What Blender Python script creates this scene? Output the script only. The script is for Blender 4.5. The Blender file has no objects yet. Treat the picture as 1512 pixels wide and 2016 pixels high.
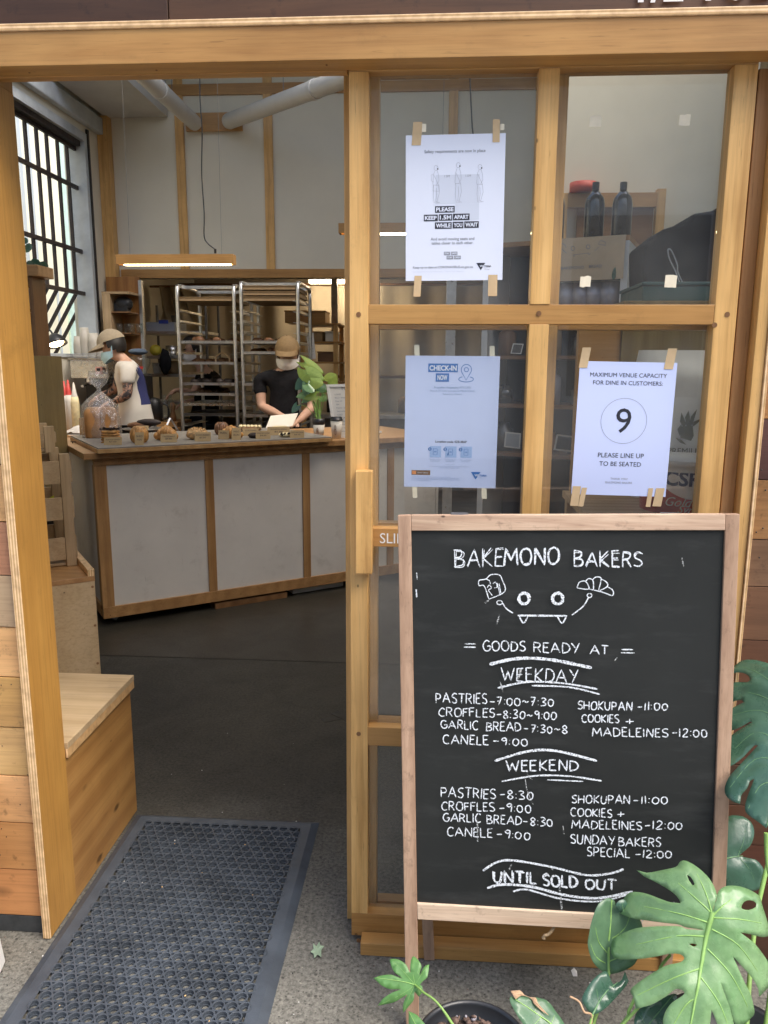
import bpy, bmesh, math, random
from mathutils import Vector, Matrix, noise
from mathutils.geometry import delaunay_2d_cdt
random.seed(7)
V = Vector
scene = bpy.context.scene
COL = scene.collection
rnd = random.uniform
# ------------------------------------------------------------------ camera
CAM = V((0.19163622, -1.72843171, 1.4566876))
YAW, PIT, ROL, FPX = math.radians(3.76987826), math.radians(10.8405787), math.radians(0.30424429), 1519.0
_fw = V((-math.sin(YAW)*math.cos(PIT), math.cos(YAW)*math.cos(PIT), -math.sin(PIT)))
_r0 = V((math.cos(YAW), math.sin(YAW), 0)); _u0 = _r0.cross(_fw)
_R = _r0*math.cos(ROL) + _u0*math.sin(ROL); _U = _u0*math.cos(ROL) - _r0*math.sin(ROL)
cd = bpy.data.cameras.new('camera'); cam = bpy.data.objects.new('camera', cd); COL.objects.link(cam)
cd.sensor_fit = 'VERTICAL'; cd.sensor_height = 36; cd.lens = 36*FPX/2016; cd.clip_start = 0.02; cd.clip_end = 500
m = Matrix((_R, _U, -_fw)).transposed().to_4x4(); m.translation = CAM
cam.matrix_world = m
scene.camera = cam
# ------------------------------------------------------------------ world, sun, exposure
SUN_EL, SUN_AZ = math.radians(58), math.radians(125)     # azimuth: clockwise from +Y (into the shop)
w = bpy.data.worlds.new('World'); scene.world = w; w.use_nodes = True
nt = w.node_tree; nt.nodes.clear()
sky = nt.nodes.new('ShaderNodeTexSky'); sky.sky_type = 'NISHITA'; sky.sun_disc = False
sky.sun_elevation = SUN_EL; sky.sun_rotation = SUN_AZ; sky.dust_density = 3.0; sky.air_density = 1.0; sky.ozone_density = 0.6
bg = nt.nodes.new('ShaderNodeBackground'); bg.inputs[1].default_value = 0.15
wo = nt.nodes.new('ShaderNodeOutputWorld')
nt.links.new(sky.outputs[0], bg.inputs[0]); nt.links.new(bg.outputs[0], wo.inputs[0])
sl = bpy.data.lights.new('sun', 'SUN'); sl.energy = 1.3; sl.angle = math.radians(35); sl.color = (1, .95, .87)
sun = bpy.data.objects.new('sun', sl); COL.objects.link(sun)
sd = V((math.sin(SUN_AZ)*math.cos(SUN_EL), math.cos(SUN_AZ)*math.cos(SUN_EL), math.sin(SUN_EL)))
sun.rotation_euler = sd.to_track_quat('Z', 'Y').to_euler()
scene.view_settings.view_transform = 'Standard'; scene.view_settings.look = 'None'
scene.view_settings.exposure = 1.16; scene.view_settings.gamma = 1
scene.render.engine = 'CYCLES'
cy = scene.cycles
cy.use_denoising = True; cy.max_bounces = 8; cy.diffuse_bounces = 5; cy.glossy_bounces = 4
cy.transmission_bounces = 6; cy.transparent_max_bounces = 24; cy.sample_clamp_indirect = 6
cy.caustics_reflective = False; cy.caustics_refractive = False

# ------------------------------------------------------------------ pixel rays of the 1512 x 2016 photograph -> points on real planes
def ray(x, y): return _R*((x-756)/FPX) - _U*((y-1008)/FPX) + _fw
def PX(x, y, v): d = ray(x, y); return CAM + d*((v-CAM.x)/d.x)
def PY(x, y, v): d = ray(x, y); return CAM + d*((v-CAM.y)/d.y)
def PZ(x, y, v): d = ray(x, y); return CAM + d*((v-CAM.z)/d.z)
def PN(x, y, p, n): d = ray(x, y); return CAM + d*((V(p)-CAM).dot(n)/d.dot(n))
def RY(x0, y0, x1, y1, Y):            # pixel rectangle on the plane Y -> x0, x1, z0, z1
    a = PY(x0, (y0+y1)/2, Y); b = PY(x1, (y0+y1)/2, Y); c = PY((x0+x1)/2, y1, Y); d = PY((x0+x1)/2, y0, Y)
    return a.x, b.x, c.z, d.z

# ------------------------------------------------------------------ materials
class NT:
    def __init__(s, name):
        s.m = bpy.data.materials.new(name); s.m.use_nodes = True; s.t = s.m.node_tree; s.t.nodes.clear()
        s.out = s.n('ShaderNodeOutputMaterial')
    def n(s, t, **k):
        o = s.t.nodes.new(t)
        for a, b in k.items(): setattr(o, a, b)
        return o
    def l(s, a, b): s.t.links.new(a, b)
    def set(s, sock, v):
        if hasattr(v, 'bl_idname') and not isinstance(v, (tuple, list, float, int)): s.l(v, sock)
        else: sock.default_value = (*v, 1) if isinstance(v, (tuple, list)) and len(v) == 3 and sock.type == 'RGBA' else v
    def coord(s, scale=(1, 1, 1), rnd_off=True):
        tc = s.n('ShaderNodeTexCoord'); mp = s.n('ShaderNodeMapping'); mp.inputs['Scale'].default_value = scale
        src = tc.outputs['Object']
        if rnd_off:
            oi = s.n('ShaderNodeObjectInfo'); mu = s.n('ShaderNodeVectorMath', operation='MULTIPLY_ADD')
            cb = s.n('ShaderNodeCombineXYZ')
            for i in range(3): s.l(oi.outputs['Random'], cb.inputs[i])
            s.l(cb.outputs[0], mu.inputs[0]); mu.inputs[1].default_value = (7, 5, 9); s.l(src, mu.inputs[2]); src = mu.outputs[0]
        s.l(src, mp.inputs[0]); return mp.outputs[0]
    def noise(s, vec, scale=5, detail=4, rough=.55, dist=0):
        o = s.n('ShaderNodeTexNoise'); s.l(vec, o.inputs['Vector'])
        o.inputs['Scale'].default_value = scale; o.inputs['Detail'].default_value = detail
        o.inputs['Roughness'].default_value = rough; o.inputs['Distortion'].default_value = dist
        return o.outputs['Fac']
    def ramp(s, fac, stops):
        o = s.n('ShaderNodeValToRGB'); s.l(fac, o.inputs[0]); e = o.color_ramp.elements
        while len(e) < len(stops): e.new(.5)
        for i, (p, c) in enumerate(stops): e[i].position = p; e[i].color = (*c, 1) if len(c) == 3 else c
        return o.outputs[0]
    def mix(s, fac, a, b, mode='MIX'):
        o = s.n('ShaderNodeMix', data_type='RGBA', blend_type=mode)
        s.set(o.inputs[0], fac); s.set(o.inputs[6], a); s.set(o.inputs[7], b); return o.outputs[2]
    def math(s, op, a, b=0.0):
        o = s.n('ShaderNodeMath', operation=op); s.set(o.inputs[0], a); s.set(o.inputs[1], b); return o.outputs[0]
    def bsdf(s, col, rough=.5, metal=0, spec=.5, bump=None, bstr=.2, bdist=.002, **k):
        b = s.n('ShaderNodeBsdfPrincipled')
        s.set(b.inputs['Base Color'], col); s.set(b.inputs['Roughness'], rough); b.inputs['Metallic'].default_value = metal
        b.inputs['Specular IOR Level'].default_value = spec
        for a, v in k.items(): s.set(b.inputs[a.replace('_', ' ')], v)
        if bump is not None:
            bp = s.n('ShaderNodeBump'); bp.inputs['Strength'].default_value = bstr; bp.inputs['Distance'].default_value = bdist
            s.l(bump, bp.inputs['Height']); s.l(bp.outputs[0], b.inputs['Normal'])
        return b
    def done(s, sh): s.l(sh.outputs[0], s.out.inputs[0]); return s.m
    def attr(s, name='tint'):
        a = s.n('ShaderNodeVertexColor', layer_name=name); return a.outputs[0]

def axsc(axis, al, ac): return tuple(al if i == axis else ac for i in range(3))
def wood(name, light, mid, dark, axis, sc=1.0, rough=.45, fig=.6, tint=False, knots=0.0, dirt=0.0, coat=0.0):
    k = NT(name)
    v = k.coord(axsc(axis, .9*sc, 11*sc))
    big = k.noise(v, 2.2, 5, .6, 1.3)
    wv = k.n('ShaderNodeTexWave', wave_type='BANDS', bands_direction=('X', 'Y', 'Z')[(axis+1) % 3])
    k.l(v, wv.inputs['Vector']); wv.inputs['Scale'].default_value = .55; wv.inputs['Distortion'].default_value = 7
    wv.inputs['Detail'].default_value = 3; wv.inputs['Detail Scale'].default_value = .9
    f = k.math('ADD', k.math('MULTIPLY', big, 1-fig*.5), k.math('MULTIPLY', wv.outputs['Fac'], fig*.5))
    c = k.ramp(f, [(.18, dark), (.5, mid), (.82, light)])
    v2 = k.coord(axsc(axis, 6*sc, 190*sc)); fine = k.noise(v2, 1.0, 3, .6)
    c = k.mix(.38, c, k.ramp(fine, [(.3, (.60, .54, .48)), (.55, (1, 1, 1))]), 'MULTIPLY')
    vp = k.coord(axsc(axis, 14*sc, 260*sc)); c = k.mix(k.ramp(k.noise(vp, 1.0, 2), [(.68, (0, 0, 0)), (.74, (.5,)*3)]), c, tuple(x*.5 for x in dark))
    v3 = k.coord((1.6, 1.6, 1.6)); blot = k.noise(v3, 2.5, 3)
    c = k.mix(.75, c, k.ramp(blot, [(.3, (.80, .76, .70)), (.7, (1.12, 1.1, 1.06))]), 'MULTIPLY')
    gr = k.noise(k.coord((4, 4, 4)), 3.0, 8, .72); c = k.mix(k.ramp(gr, [(.58, (0, 0, 0)), (.75, (.4,)*3)]), c, tuple(x*.45 for x in mid))
    vd = k.n('ShaderNodeTexVoronoi'); k.l(k.coord(axsc(axis, 5, 9)), vd.inputs['Vector']); vd.inputs['Scale'].default_value = 1.6
    c = k.mix(k.math('MULTIPLY', k.ramp(vd.outputs['Distance'], [(.02, (1, 1, 1)), (.045, (0, 0, 0))]), k.ramp(vd.outputs['Color'], [(.5, (0, 0, 0)), (.55, (1, 1, 1))])), c, tuple(x*.25 for x in dark))
    if knots:
        v4 = k.coord(axsc(axis, 2.2, 4.6)); vo = k.n('ShaderNodeTexVoronoi'); k.l(v4, vo.inputs['Vector']); vo.inputs['Scale'].default_value = knots
        c = k.mix(k.ramp(vo.outputs['Distance'], [(.05, (1, 1, 1)), (.13, (0, 0, 0))]), c, tuple(x*.35 for x in dark))
    if dirt:
        v5 = k.coord((9, 9, 9)); d = k.noise(v5, 3, 6, .7)
        c = k.mix(k.ramp(d, [(.58, (0, 0, 0)), (.72, (dirt, dirt, dirt))]), c, tuple(x*.4 for x in dark))
    if tint: c = k.mix(1.0, c, k.attr(), 'MULTIPLY')
    h = k.math('ADD', k.math('MULTIPLY', fine, .6), k.math('MULTIPLY', f, .4))
    return k.done(k.bsdf(c, rough, bump=h, bstr=.25, bdist=.0008, Coat_Weight=coat, Coat_Roughness=.25))
def plain(name, col, rough=.5, metal=0, var=.12, sc=6, spec=.5, bstr=0.0, bsc=200, **kw):
    k = NT(name); v = k.coord((1, 1, 1)); n = k.noise(v, sc, 5, .6)
    c = k.mix(1.0, col, k.ramp(n, [(.3, (1-var,)*3), (.7, (1+var,)*3)]), 'MULTIPLY')
    r = k.ramp(k.noise(v, sc*3, 3), [(.3, (max(rough-.08, .03),)*3), (.7, (min(rough+.1, 1),)*3)])
    b = k.noise(v, bsc, 2) if bstr else None
    return k.done(k.bsdf(c, r, metal, spec, bump=b, bstr=bstr, bdist=.001, **kw))
def emit(name, col, s):
    k = NT(name); e = k.n('ShaderNodeEmission'); e.inputs[0].default_value = (*col, 1); e.inputs[1].default_value = s
    return k.done(e)
def plyedge(name, light, dark, axis, per=.0035):          # laminations across one axis
    k = NT(name); v = k.coord(axsc(axis, 1/per, 2.0))
    wv = k.n('ShaderNodeTexWave', wave_type='BANDS', bands_direction='XYZ'[axis]); k.l(v, wv.inputs[0])
    wv.inputs['Scale'].default_value = .16; wv.inputs['Distortion'].default_value = .6
    c = k.ramp(wv.outputs['Fac'], [(.25, dark), (.7, light)])
    c = k.mix(.6, c, k.ramp(k.noise(k.coord((25, 25, 25)), 2, 5), [(.35, (.6, .55, .5)), (.6, (1, 1, 1))]), 'MULTIPLY')
    return k.done(k.bsdf(c, .6))
def concrete(name, base, dark, rough=.7, spk=.75, stain=.45, inner_shade=None):
    k = NT(name); v = k.coord((1, 1, 1), False)
    if inner_shade:      # darker indoor floor; daylight's fall-off across the threshold is painted as an uneven blend
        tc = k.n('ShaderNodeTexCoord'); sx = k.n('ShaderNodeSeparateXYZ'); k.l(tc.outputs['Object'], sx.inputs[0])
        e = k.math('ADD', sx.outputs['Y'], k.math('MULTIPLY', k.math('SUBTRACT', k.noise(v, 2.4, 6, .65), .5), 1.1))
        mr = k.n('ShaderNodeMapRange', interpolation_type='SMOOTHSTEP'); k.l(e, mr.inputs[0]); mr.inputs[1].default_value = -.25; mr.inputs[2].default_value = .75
        base_s = k.mix(mr.outputs[0], base, inner_shade)
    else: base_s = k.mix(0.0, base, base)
    c = k.mix(1.0, base_s, k.ramp(k.noise(v, 2.1, 6, .6), [(.3, (.70,)*3), (.7, (1.22,)*3)]), 'MULTIPLY')
    c = k.mix(.8, c, k.ramp(k.noise(v, 95, 5, .75), [(.36, (.28,)*3), (.62, (1.35,)*3)]), 'MULTIPLY')
    for sc, lo, sel_lo, amt, tone in ((120, .2, .60, spk, 0), (62, .16, .74, spk, 0), (85, .12, .78, .55, 1)):
        vo = k.n('ShaderNodeTexVoronoi'); k.l(v, vo.inputs[0]); vo.inputs['Scale'].default_value = sc
        sel = k.math('MULTIPLY', k.ramp(vo.outputs['Distance'], [(lo, (1, 1, 1)), (lo+.14, (0, 0, 0))]), k.ramp(vo.outputs['Color'], [(sel_lo, (0, 0, 0)), (sel_lo+.04, (1, 1, 1))]))
        c = k.mix(k.math('MULTIPLY', sel, amt), c, k.mix(1.0, c, (.22,)*3 if not tone else (1.9, 1.85, 1.7), 'MULTIPLY'))
    st = k.noise(v, 3.4, 5, .65, .6)
    c = k.mix(k.ramp(st, [(.55, (0, 0, 0)), (.70, (stain,)*3)]), c, k.mix(1.0, c, (.35,)*3, 'MULTIPLY'))
    s2 = k.noise(v, 9, 3, .5); c = k.mix(k.ramp(s2, [(.68, (0, 0, 0)), (.73, (.6,)*3)]), c, k.mix(1.0, c, (.4,)*3, 'MULTIPLY'))
    b = k.noise(v, 240, 3)
    return k.done(k.bsdf(c, k.ramp(st, [(.4, (rough,)*3), (.7, (rough*.7,)*3)]), bump=b, bstr=.4, bdist=.0018))
def glassmat(name, tint=(1, 1, 1), haze=0.0, ior=1.5):
    k = NT(name); tr = k.n('ShaderNodeBsdfTransparent'); tr.inputs[0].default_value = (*tint, 1)
    gl = k.n('ShaderNodeBsdfGlossy'); gl.inputs['Roughness'].default_value = .012
    lw = k.n('ShaderNodeLayerWeight'); lw.inputs[0].default_value = .5
    f0 = ((ior-1)/(ior+1))**2; fr = k.math('ADD', k.math('MULTIPLY', k.math('POWER', lw.outputs['Facing'], 5.0), 1-f0), f0)
    mx = k.n('ShaderNodeMixShader'); k.l(fr, mx.inputs[0]); k.l(tr.outputs[0], mx.inputs[1]); k.l(gl.outputs[0], mx.inputs[2])
    if haze:
        df = k.n('ShaderNodeBsdfDiffuse'); df.inputs[0].default_value = (.8, .8, .78, 1)
        v = k.coord((1, 1, 1), False); f = k.math('MULTIPLY', k.ramp(k.noise(v, 3.5, 6, .65), [(.32, (.2,)*3), (.72, (1.25,)*3)]), haze)
        m2 = k.n('ShaderNodeMixShader'); k.l(f, m2.inputs[0]); k.l(mx.outputs[0], m2.inputs[1]); k.l(df.outputs[0], m2.inputs[2]); mx = m2
    return k.done(mx)
def leafmat(name, a, b, rough=.32, trans=.25):
    k = NT(name); v = k.coord((1, 1, 1)); n = k.noise(v, 14, 5, .6)
    c = k.ramp(n, [(.3, b), (.7, a)])
    c = k.mix(.4, c, k.ramp(k.noise(v, 60, 3), [(.35, (.75,)*3), (.65, (1.1,)*3)]), 'MULTIPLY')
    vo = k.n('ShaderNodeTexVoronoi'); k.l(v, vo.inputs[0]); vo.inputs['Scale'].default_value = 55
    c = k.mix(k.math('MULTIPLY', k.ramp(vo.outputs['Distance'], [(.05, (.7,)*3), (.11, (0,)*3)]), k.ramp(vo.outputs['Color'], [(.86, (0,)*3), (.9, (1,)*3)])), c, (.55, .55, .40))
    c = k.mix(k.ramp(k.noise(v, 5, 3), [(.45, (0,)*3), (.75, (.45,)*3)]), c, tuple(q*.62 for q in b))
    rough = k.ramp(k.noise(v, 20, 5, .7), [(.3, (rough-.08,)*3), (.7, (rough+.16,)*3)])
    p = k.bsdf(c, rough, spec=.65, bump=k.math('ADD', k.noise(v, 26, 5), k.math('MULTIPLY', k.noise(v, 190, 2), .25)), bstr=.22, bdist=.004)
    t = k.n('ShaderNodeBsdfTranslucent'); k.l(c, t.inputs[0])
    mx = k.n('ShaderNodeMixShader'); mx.inputs[0].default_value = trans; k.l(p.outputs[0], mx.inputs[1]); k.l(t.outputs[0], mx.inputs[2])
    return k.done(mx)
def chalkmat(name, col=(.82, .87, .92), hole=.43, sc=300):
    k = NT(name); v = k.coord((1, 1, 1), False); n = k.noise(v, sc, 4, .75)
    d = k.n('ShaderNodeBsdfDiffuse'); d.inputs[0].default_value = (*col, 1); t = k.n('ShaderNodeBsdfTransparent')
    mx = k.n('ShaderNodeMixShader'); k.l(k.ramp(n, [(hole-.05, (.12,)*3), (hole+.07, (1,)*3)]), mx.inputs[0])
    k.l(t.outputs[0], mx.inputs[1]); k.l(d.outputs[0], mx.inputs[2]); return k.done(mx)

M = {}
for ax, nm in enumerate('xyz'):
    M['oak_'+nm] = wood('oak_'+nm, ((.54, .31, .105), (.47, .255, .082), (.37, .18, .05))[0] if nm != 'z' else (.80, .51, .205), (.47, .255, .082) if nm != 'z' else (.70, .425, .155), (.37, .18, .05) if nm != 'z' else (.47, .25, .075), ax, 1.0, .42, .35)
    M['teak_'+nm] = wood('teak_'+nm, (.52, .30, .13), (.43, .235, .095), (.31, .155, .058), ax, 1.0, .45, .45)
    M['pine_'+nm] = wood('pine_'+nm, (.60, .37, .165), (.53, .31, .125), (.43, .23, .085), ax, 1.0, .5, .45)
    M['brown_'+nm] = wood('brown_'+nm, (.30, .155, .065), (.22, .11, .045), (.14, .065, .025), ax, 1.0, .5, .5)
    M['pale_'+nm] = wood('pale_'+nm, (.58, .43, .27), (.50, .36, .21), (.40, .27, .14), ax, 1.0, .6, .5)
    M['weather_'+nm] = wood('weather_'+nm, ((.80, .65, .50) if nm != 'z' else (.56, .39, .28)), ((.70, .53, .39) if nm != 'z' else (.46, .305, .21)), ((.42, .26, .18) if nm != 'z' else (.30, .18, .12)), ax, 1.3, .65, .5, dirt=.6)
M['ply_side'] = wood('ply_side', (.50, .275, .09), (.44, .23, .072), (.345, .165, .048), 1, .55, .4, .7, knots=2.2)
M['ply_jamb'] = wood('ply_jamb', (.56, .30, .075), (.50, .255, .06), (.38, .175, .035), 2, .8, .42, .5)
M['ply_pale'] = wood('ply_pale', (.60, .46, .29), (.55, .41, .245), (.49, .35, .195), 0, .7, .5, .6, knots=1.2)
M['ply_orange'] = wood('ply_orange', (.40, .20, .06), (.33, .155, .045), (.24, .10, .028), 2, .6, .45, .8)
M['ply_olive'] = wood('ply_olive', (.27, .205, .09), (.23, .17, .07), (.18, .125, .05), 2, .8, .5, .5)
M['plank'] = wood('plank', (.92, .90, .86), (.78, .74, .70), (.50, .45, .40), 0, 1.0, .5, .6, tint=True, knots=1.1, dirt=.7)
M['edge_z'] = plyedge('edge_z', (.92, .66, .38), (.62, .38, .17), 2)
M['edge_x'] = plyedge('edge_x', (.92, .66, .38), (.62, .38, .17), 0)
M['concrete'] = concrete('concrete', (.20, .193, .165), None, inner_shade=(.052, .046, .034))
M['lane_bounce'] = concrete('lane_bounce', (.44, .43, .40), None, .8, .3, .2); M['floor_in'] = concrete('floor_in', (.052, .046, .034), None, .42)
M['rubber'] = plain('rubber', (.062, .074, .090), .42, var=.3, sc=9, bstr=.25, bsc=350)
M['base_rubber'] = plain('base_rubber', (.05, .055, .058), .6, var=.35, sc=20)
M['wall'] = plain('wall', (.73, .685, .56), .8, var=.05, sc=1.5)
k = NT('panel'); v = k.coord((1, 1, 1)); c = k.mix(1.0, (.74, .69, .63), k.ramp(k.noise(v, 2.2, 5, .6), [(.3, (.90,)*3), (.7, (1.06,)*3)]), 'MULTIPLY')
c = k.mix(k.ramp(k.noise(v, 7, 6, .72), [(.56, (0,)*3), (.74, (.28,)*3)]), c, (.28, .22, .16)); c = k.mix(k.ramp(k.noise(k.coord((30, 30, 4)), 1.6, 4, .7), [(.66, (0,)*3), (.74, (.22,)*3)]), c, (.22, .18, .14))
M['panel'] = k.done(k.bsdf(c, k.ramp(k.noise(v, 5, 4), [(.3, (.34,)*3), (.7, (.6,)*3)])))
M['ceil'] = plain('ceil', (.55, .55, .52), .9, var=.06)
M['duct'] = plain('duct', (.62, .61, .57), .45, var=.06, sc=4)
M['steel'] = plain('steel', (.62, .61, .58), .28, 1, var=.15, sc=14)
M['alu'] = plain('alu', (.70, .69, .66), .35, 1, var=.15, sc=20)
M['dsteel'] = plain('dsteel', (.20, .19, .18), .4, .8, var=.3, sc=12)
M['chrome'] = plain('chrome', (.8, .8, .8), .1, 1, var=.05)
M['black'] = plain('black', (.014, .014, .015), .45, var=.3)
M['blackcloth'] = plain('blackcloth', (.012, .012, .014), .9, var=.3, sc=25, spec=.15)
M['barpaint'] = plain('barpaint', (.030, .021, .018), .5, var=.3, sc=20)
M['frame_blue'] = plain('frame_blue', (.50, .54, .56), .55, var=.15, sc=6)
M['blue_grey'] = plain('blue_grey', (.12, .16, .22), .9); M['cream'] = plain('cream', (.92, .87, .66), .8, var=.12, sc=1.2)
M['green_paint'] = plain('green_paint', (.62, .80, .68), .6)
M['pinkpier'] = plain('pinkpier', (.42, .31, .28), .9, var=.25, sc=5, bstr=.3, bsc=30)
M['greywall'] = plain('greywall', (.55, .60, .62), .8, var=.1, sc=1)
M['paper'] = plain('paper', (.76, .81, .93), .75, var=.02, sc=3, spec=.2)
M['paper_blue'] = plain('paper_blue', (.60, .68, .96), .75, var=.02, sc=3, spec=.2); M['paper_plain'] = plain('paper_plain', (.72, .70, .66), .8, var=.04, sc=6, spec=.2)
M['tape'] = plain('tape', (.62, .46, .27), .7, var=.08, sc=40, spec=.3)
M['tape2'] = plain('tape2', (.85, .78, .60), .7, var=.08, sc=40, spec=.3)
M['ink'] = plain('ink', (.018, .02, .035), .6, var=.1)
M['inkgrey'] = plain('inkgrey', (.25, .27, .32), .7, var=.1)
M['inkpale'] = plain('inkpale', (.64, .69, .80), .7, var=.03)
M['inkblue'] = plain('inkblue', (.015, .15, .50), .6, var=.05)
M['inksky'] = plain('inksky', (.33, .48, .80), .7, var=.05)
M['inkmid'] = plain('inkmid', (.24, .35, .55), .7, var=.05)
M['orange'] = plain('orange', (.75, .26, .06), .5)
M['slate'] = None
k = NT('slate'); v = k.coord((1, 1, 1), False)
c = k.ramp(k.noise(v, 3, 5, .6), [(.3, (.015, .017, .0165)), (.7, (.022, .0245, .0235))])
c = k.mix(k.ramp(k.noise(k.coord((2, 2, 9), False), 2.6, 6, .7), [(.52, (0,)*3), (.8, (.16,)*3)]), c, (.16, .165, .165))
M['slate'] = k.done(k.bsdf(c, .55, spec=.35, bump=k.noise(v, 220, 2), bstr=.08, bdist=.0006))
M['chalk'] = chalkmat('chalk'); M['chalk_ghost'] = chalkmat('chalk_ghost', (.13, .135, .135), .60, 45); M['chalk_faint'] = chalkmat('chalk_faint', (.5, .52, .52), .52, 160)
M['glass'] = glassmat('glass', (.975, .985, .975), .045)
M['glassware'] = glassmat('glassware', (.9, .93, .92), .04, 1.4)
M['bag'] = None
k = NT('bag'); v = k.coord((1, 1, 1), False)
tr = k.n('ShaderNodeBsdfTransparent'); gl = k.n('ShaderNodeBsdfGlossy'); gl.inputs['Roughness'].default_value = .1
bp = k.n('ShaderNodeBump'); bp.inputs['Strength'].default_value = .9; bp.inputs['Distance'].default_value = .02
k.l(k.noise(v, 26, 4, .6, 1.0), bp.inputs['Height']); k.l(bp.outputs[0], gl.inputs['Normal'])
df = k.n('ShaderNodeBsdfDiffuse'); df.inputs[0].default_value = (.8, .8, .78, 1)
m1 = k.n('ShaderNodeMixShader'); m1.inputs[0].default_value = .26; k.l(tr.outputs[0], m1.inputs[1]); k.l(gl.outputs[0], m1.inputs[2])
m2 = k.n('ShaderNodeMixShader'); m2.inputs[0].default_value = .10; k.l(m1.outputs[0], m2.inputs[1]); k.l(df.outputs[0], m2.inputs[2])
M['bag'] = k.done(m2)
M['leaf'] = leafmat('leaf', (.31, .51, .24), (.20, .39, .16), .24, .3)
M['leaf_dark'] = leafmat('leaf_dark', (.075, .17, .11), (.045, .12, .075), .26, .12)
M['leaf_mid'] = leafmat('leaf_mid', (.17, .31, .17), (.11, .23, .12), .30)
M['leaf_bright'] = leafmat('leaf_bright', (.17, .38, .11), (.12, .30, .085), .42)
M['leaf_lime'] = leafmat('leaf_lime', (.42, .55, .13), (.24, .38, .08), .4)
M['vein'] = plain('vein', (.30, .52, .15), .5); M['vein_dark'] = plain('vein_dark', (.15, .30, .14), .5)
M['stem'] = plain('stem', (.28, .48, .12), .5)
M['deadleaf'] = plain('deadleaf', (.50, .33, .20), .8, var=.3, sc=40)
M['fallen'] = plain('fallen', (.30, .40, .27), .7, var=.2, sc=40)
M['soil'] = plain('soil', (.09, .06, .045), .95, var=.5, sc=80)
M['bark'] = plain('bark', (.17, .11, .085), .9, var=.5, sc=60)
M['potplastic'] = plain('potplastic', (.02, .022, .026), .38, var=.2)
M['skin'] = plain('skin', (.50, .30, .21), .5, var=.08, sc=12)
k = NT('skin_tattoo'); v = k.coord((1, 1, 1), False)
c = k.mix(k.ramp(k.noise(v, 22, 4, .6, 1.5), [(.44, (0,)*3), (.52, (1,)*3)]), (.42, .25, .18), (.05, .045, .05)); M['skin_tattoo'] = k.done(k.bsdf(c, .5))
M['hair'] = plain('hair', (.012, .010, .009), .5, var=.3, sc=60); M['hair_brown'] = plain('hair_brown', (.16, .085, .04), .55, var=.3, sc=60)
M['cap_tan'] = plain('cap_tan', (.27, .22, .15), .85, var=.12, sc=50, bstr=.2); M['cap_olive'] = plain('cap_olive', (.21, .135, .06), .85, var=.12, sc=50, bstr=.2)
M['mask_blue'] = plain('mask_blue', (.33, .52, .62), .8); M['mask_white'] = plain('mask_white', (.78, .76, .72), .8)
M['tee_white'] = plain('tee_white', (.56, .53, .48), .9, var=.05, sc=9, spec=.2); M['navy'] = plain('navy', (.035, .04, .12), .9, spec=.2)
M['bread'] = plain('bread', (.50, .24, .08), .55, var=.35, sc=9, bstr=.2, bsc=60); M['crumb'] = plain('crumb', (.62, .40, .18), .8, var=.2, sc=30)
M['pastry'] = plain('pastry', (.52, .26, .075), .45, var=.5, sc=28, bstr=.4, bsc=90); M['pastry_dark'] = plain('pastry_dark', (.17, .075, .03), .45, var=.5, sc=28, bstr=.4, bsc=90)
M['choc'] = plain('choc', (.022, .013, .010), .6, var=.4, sc=60, bstr=.4); M['icing'] = plain('icing', (.78, .66, .38), .5, var=.15, sc=30)
M['almond'] = plain('almond', (.60, .38, .17), .7, var=.4, sc=70, bstr=.6, bsc=120)
M['kraft'] = plain('kraft', (.42, .29, .16), .8, var=.08, sc=30, spec=.2); M['card'] = plain('card', (.50, .36, .19), .8, var=.06, sc=20, spec=.2)
M['slab'] = plain('slab', (.25, .23, .20), .45, var=.12, sc=30)
M['white'] = plain('white', (.74, .73, .70), .4, var=.05); M['cup'] = plain('cup', (.68, .64, .56), .6, var=.04); M['cuptrans'] = plain('cuptrans', (.62, .58, .50), .5, var=.05, Transmission_Weight=.35)
M['led'] = emit('led', (1, .78, .42), 12); M['led_k'] = emit('led_k', (1, .80, .55), 24); M['bulb'] = emit('bulb', (1, .72, .40), 14)
M['red'] = plain('red', (.60, .06, .05), .45); M['yellow'] = plain('yellow', (.72, .60, .06), .5); M['mustard'] = plain('mustard', (.45, .27, .05), .6)
M['sticker'] = plain('sticker', (.62, .62, .05), .6); M['blue'] = plain('blue', (.04, .08, .42), .5); M['tub'] = plain('tub', (.42, .45, .50), .35, var=.06)
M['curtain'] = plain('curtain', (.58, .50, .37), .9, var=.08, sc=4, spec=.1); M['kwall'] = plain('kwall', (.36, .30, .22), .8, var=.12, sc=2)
M['canvas'] = plain('canvas', (.45, .38, .28), .9, var=.12, sc=5, spec=.1)
M['bottle'] = plain('bottle', (.012, .009, .008), .12, var=.1, Coat_Weight=.6); M['teal'] = plain('teal', (.02, .085, .09), .5)
M['redtape'] = plain('redtape', (.62, .09, .05), .45); M['tin'] = plain('tin', (.42, .40, .44), .4, .2, var=.1, sc=20)
M['sackgreen'] = plain('sackgreen', (.10, .10, .055), .6); M['pale_brick'] = plain('pale_brick', (.62, .60, .56), .85, var=.15, sc=2); M['label_white'] = plain('label_white', (.90, .89, .87), .35, var=.03); M['pailgrey'] = plain('pailgrey', (.80, .81, .80), .4)
M['brick'] = None
k = NT('brick'); v = k.coord((1, 1, 1), False); tc = k.n('ShaderNodeMapping'); k.l(v, tc.inputs[0]); tc.inputs['Rotation'].default_value = (math.radians(90), 0, 0)
bt = k.n('ShaderNodeTexBrick'); k.l(tc.outputs[0], bt.inputs[0]); bt.inputs['Scale'].default_value = 4.2
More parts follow.
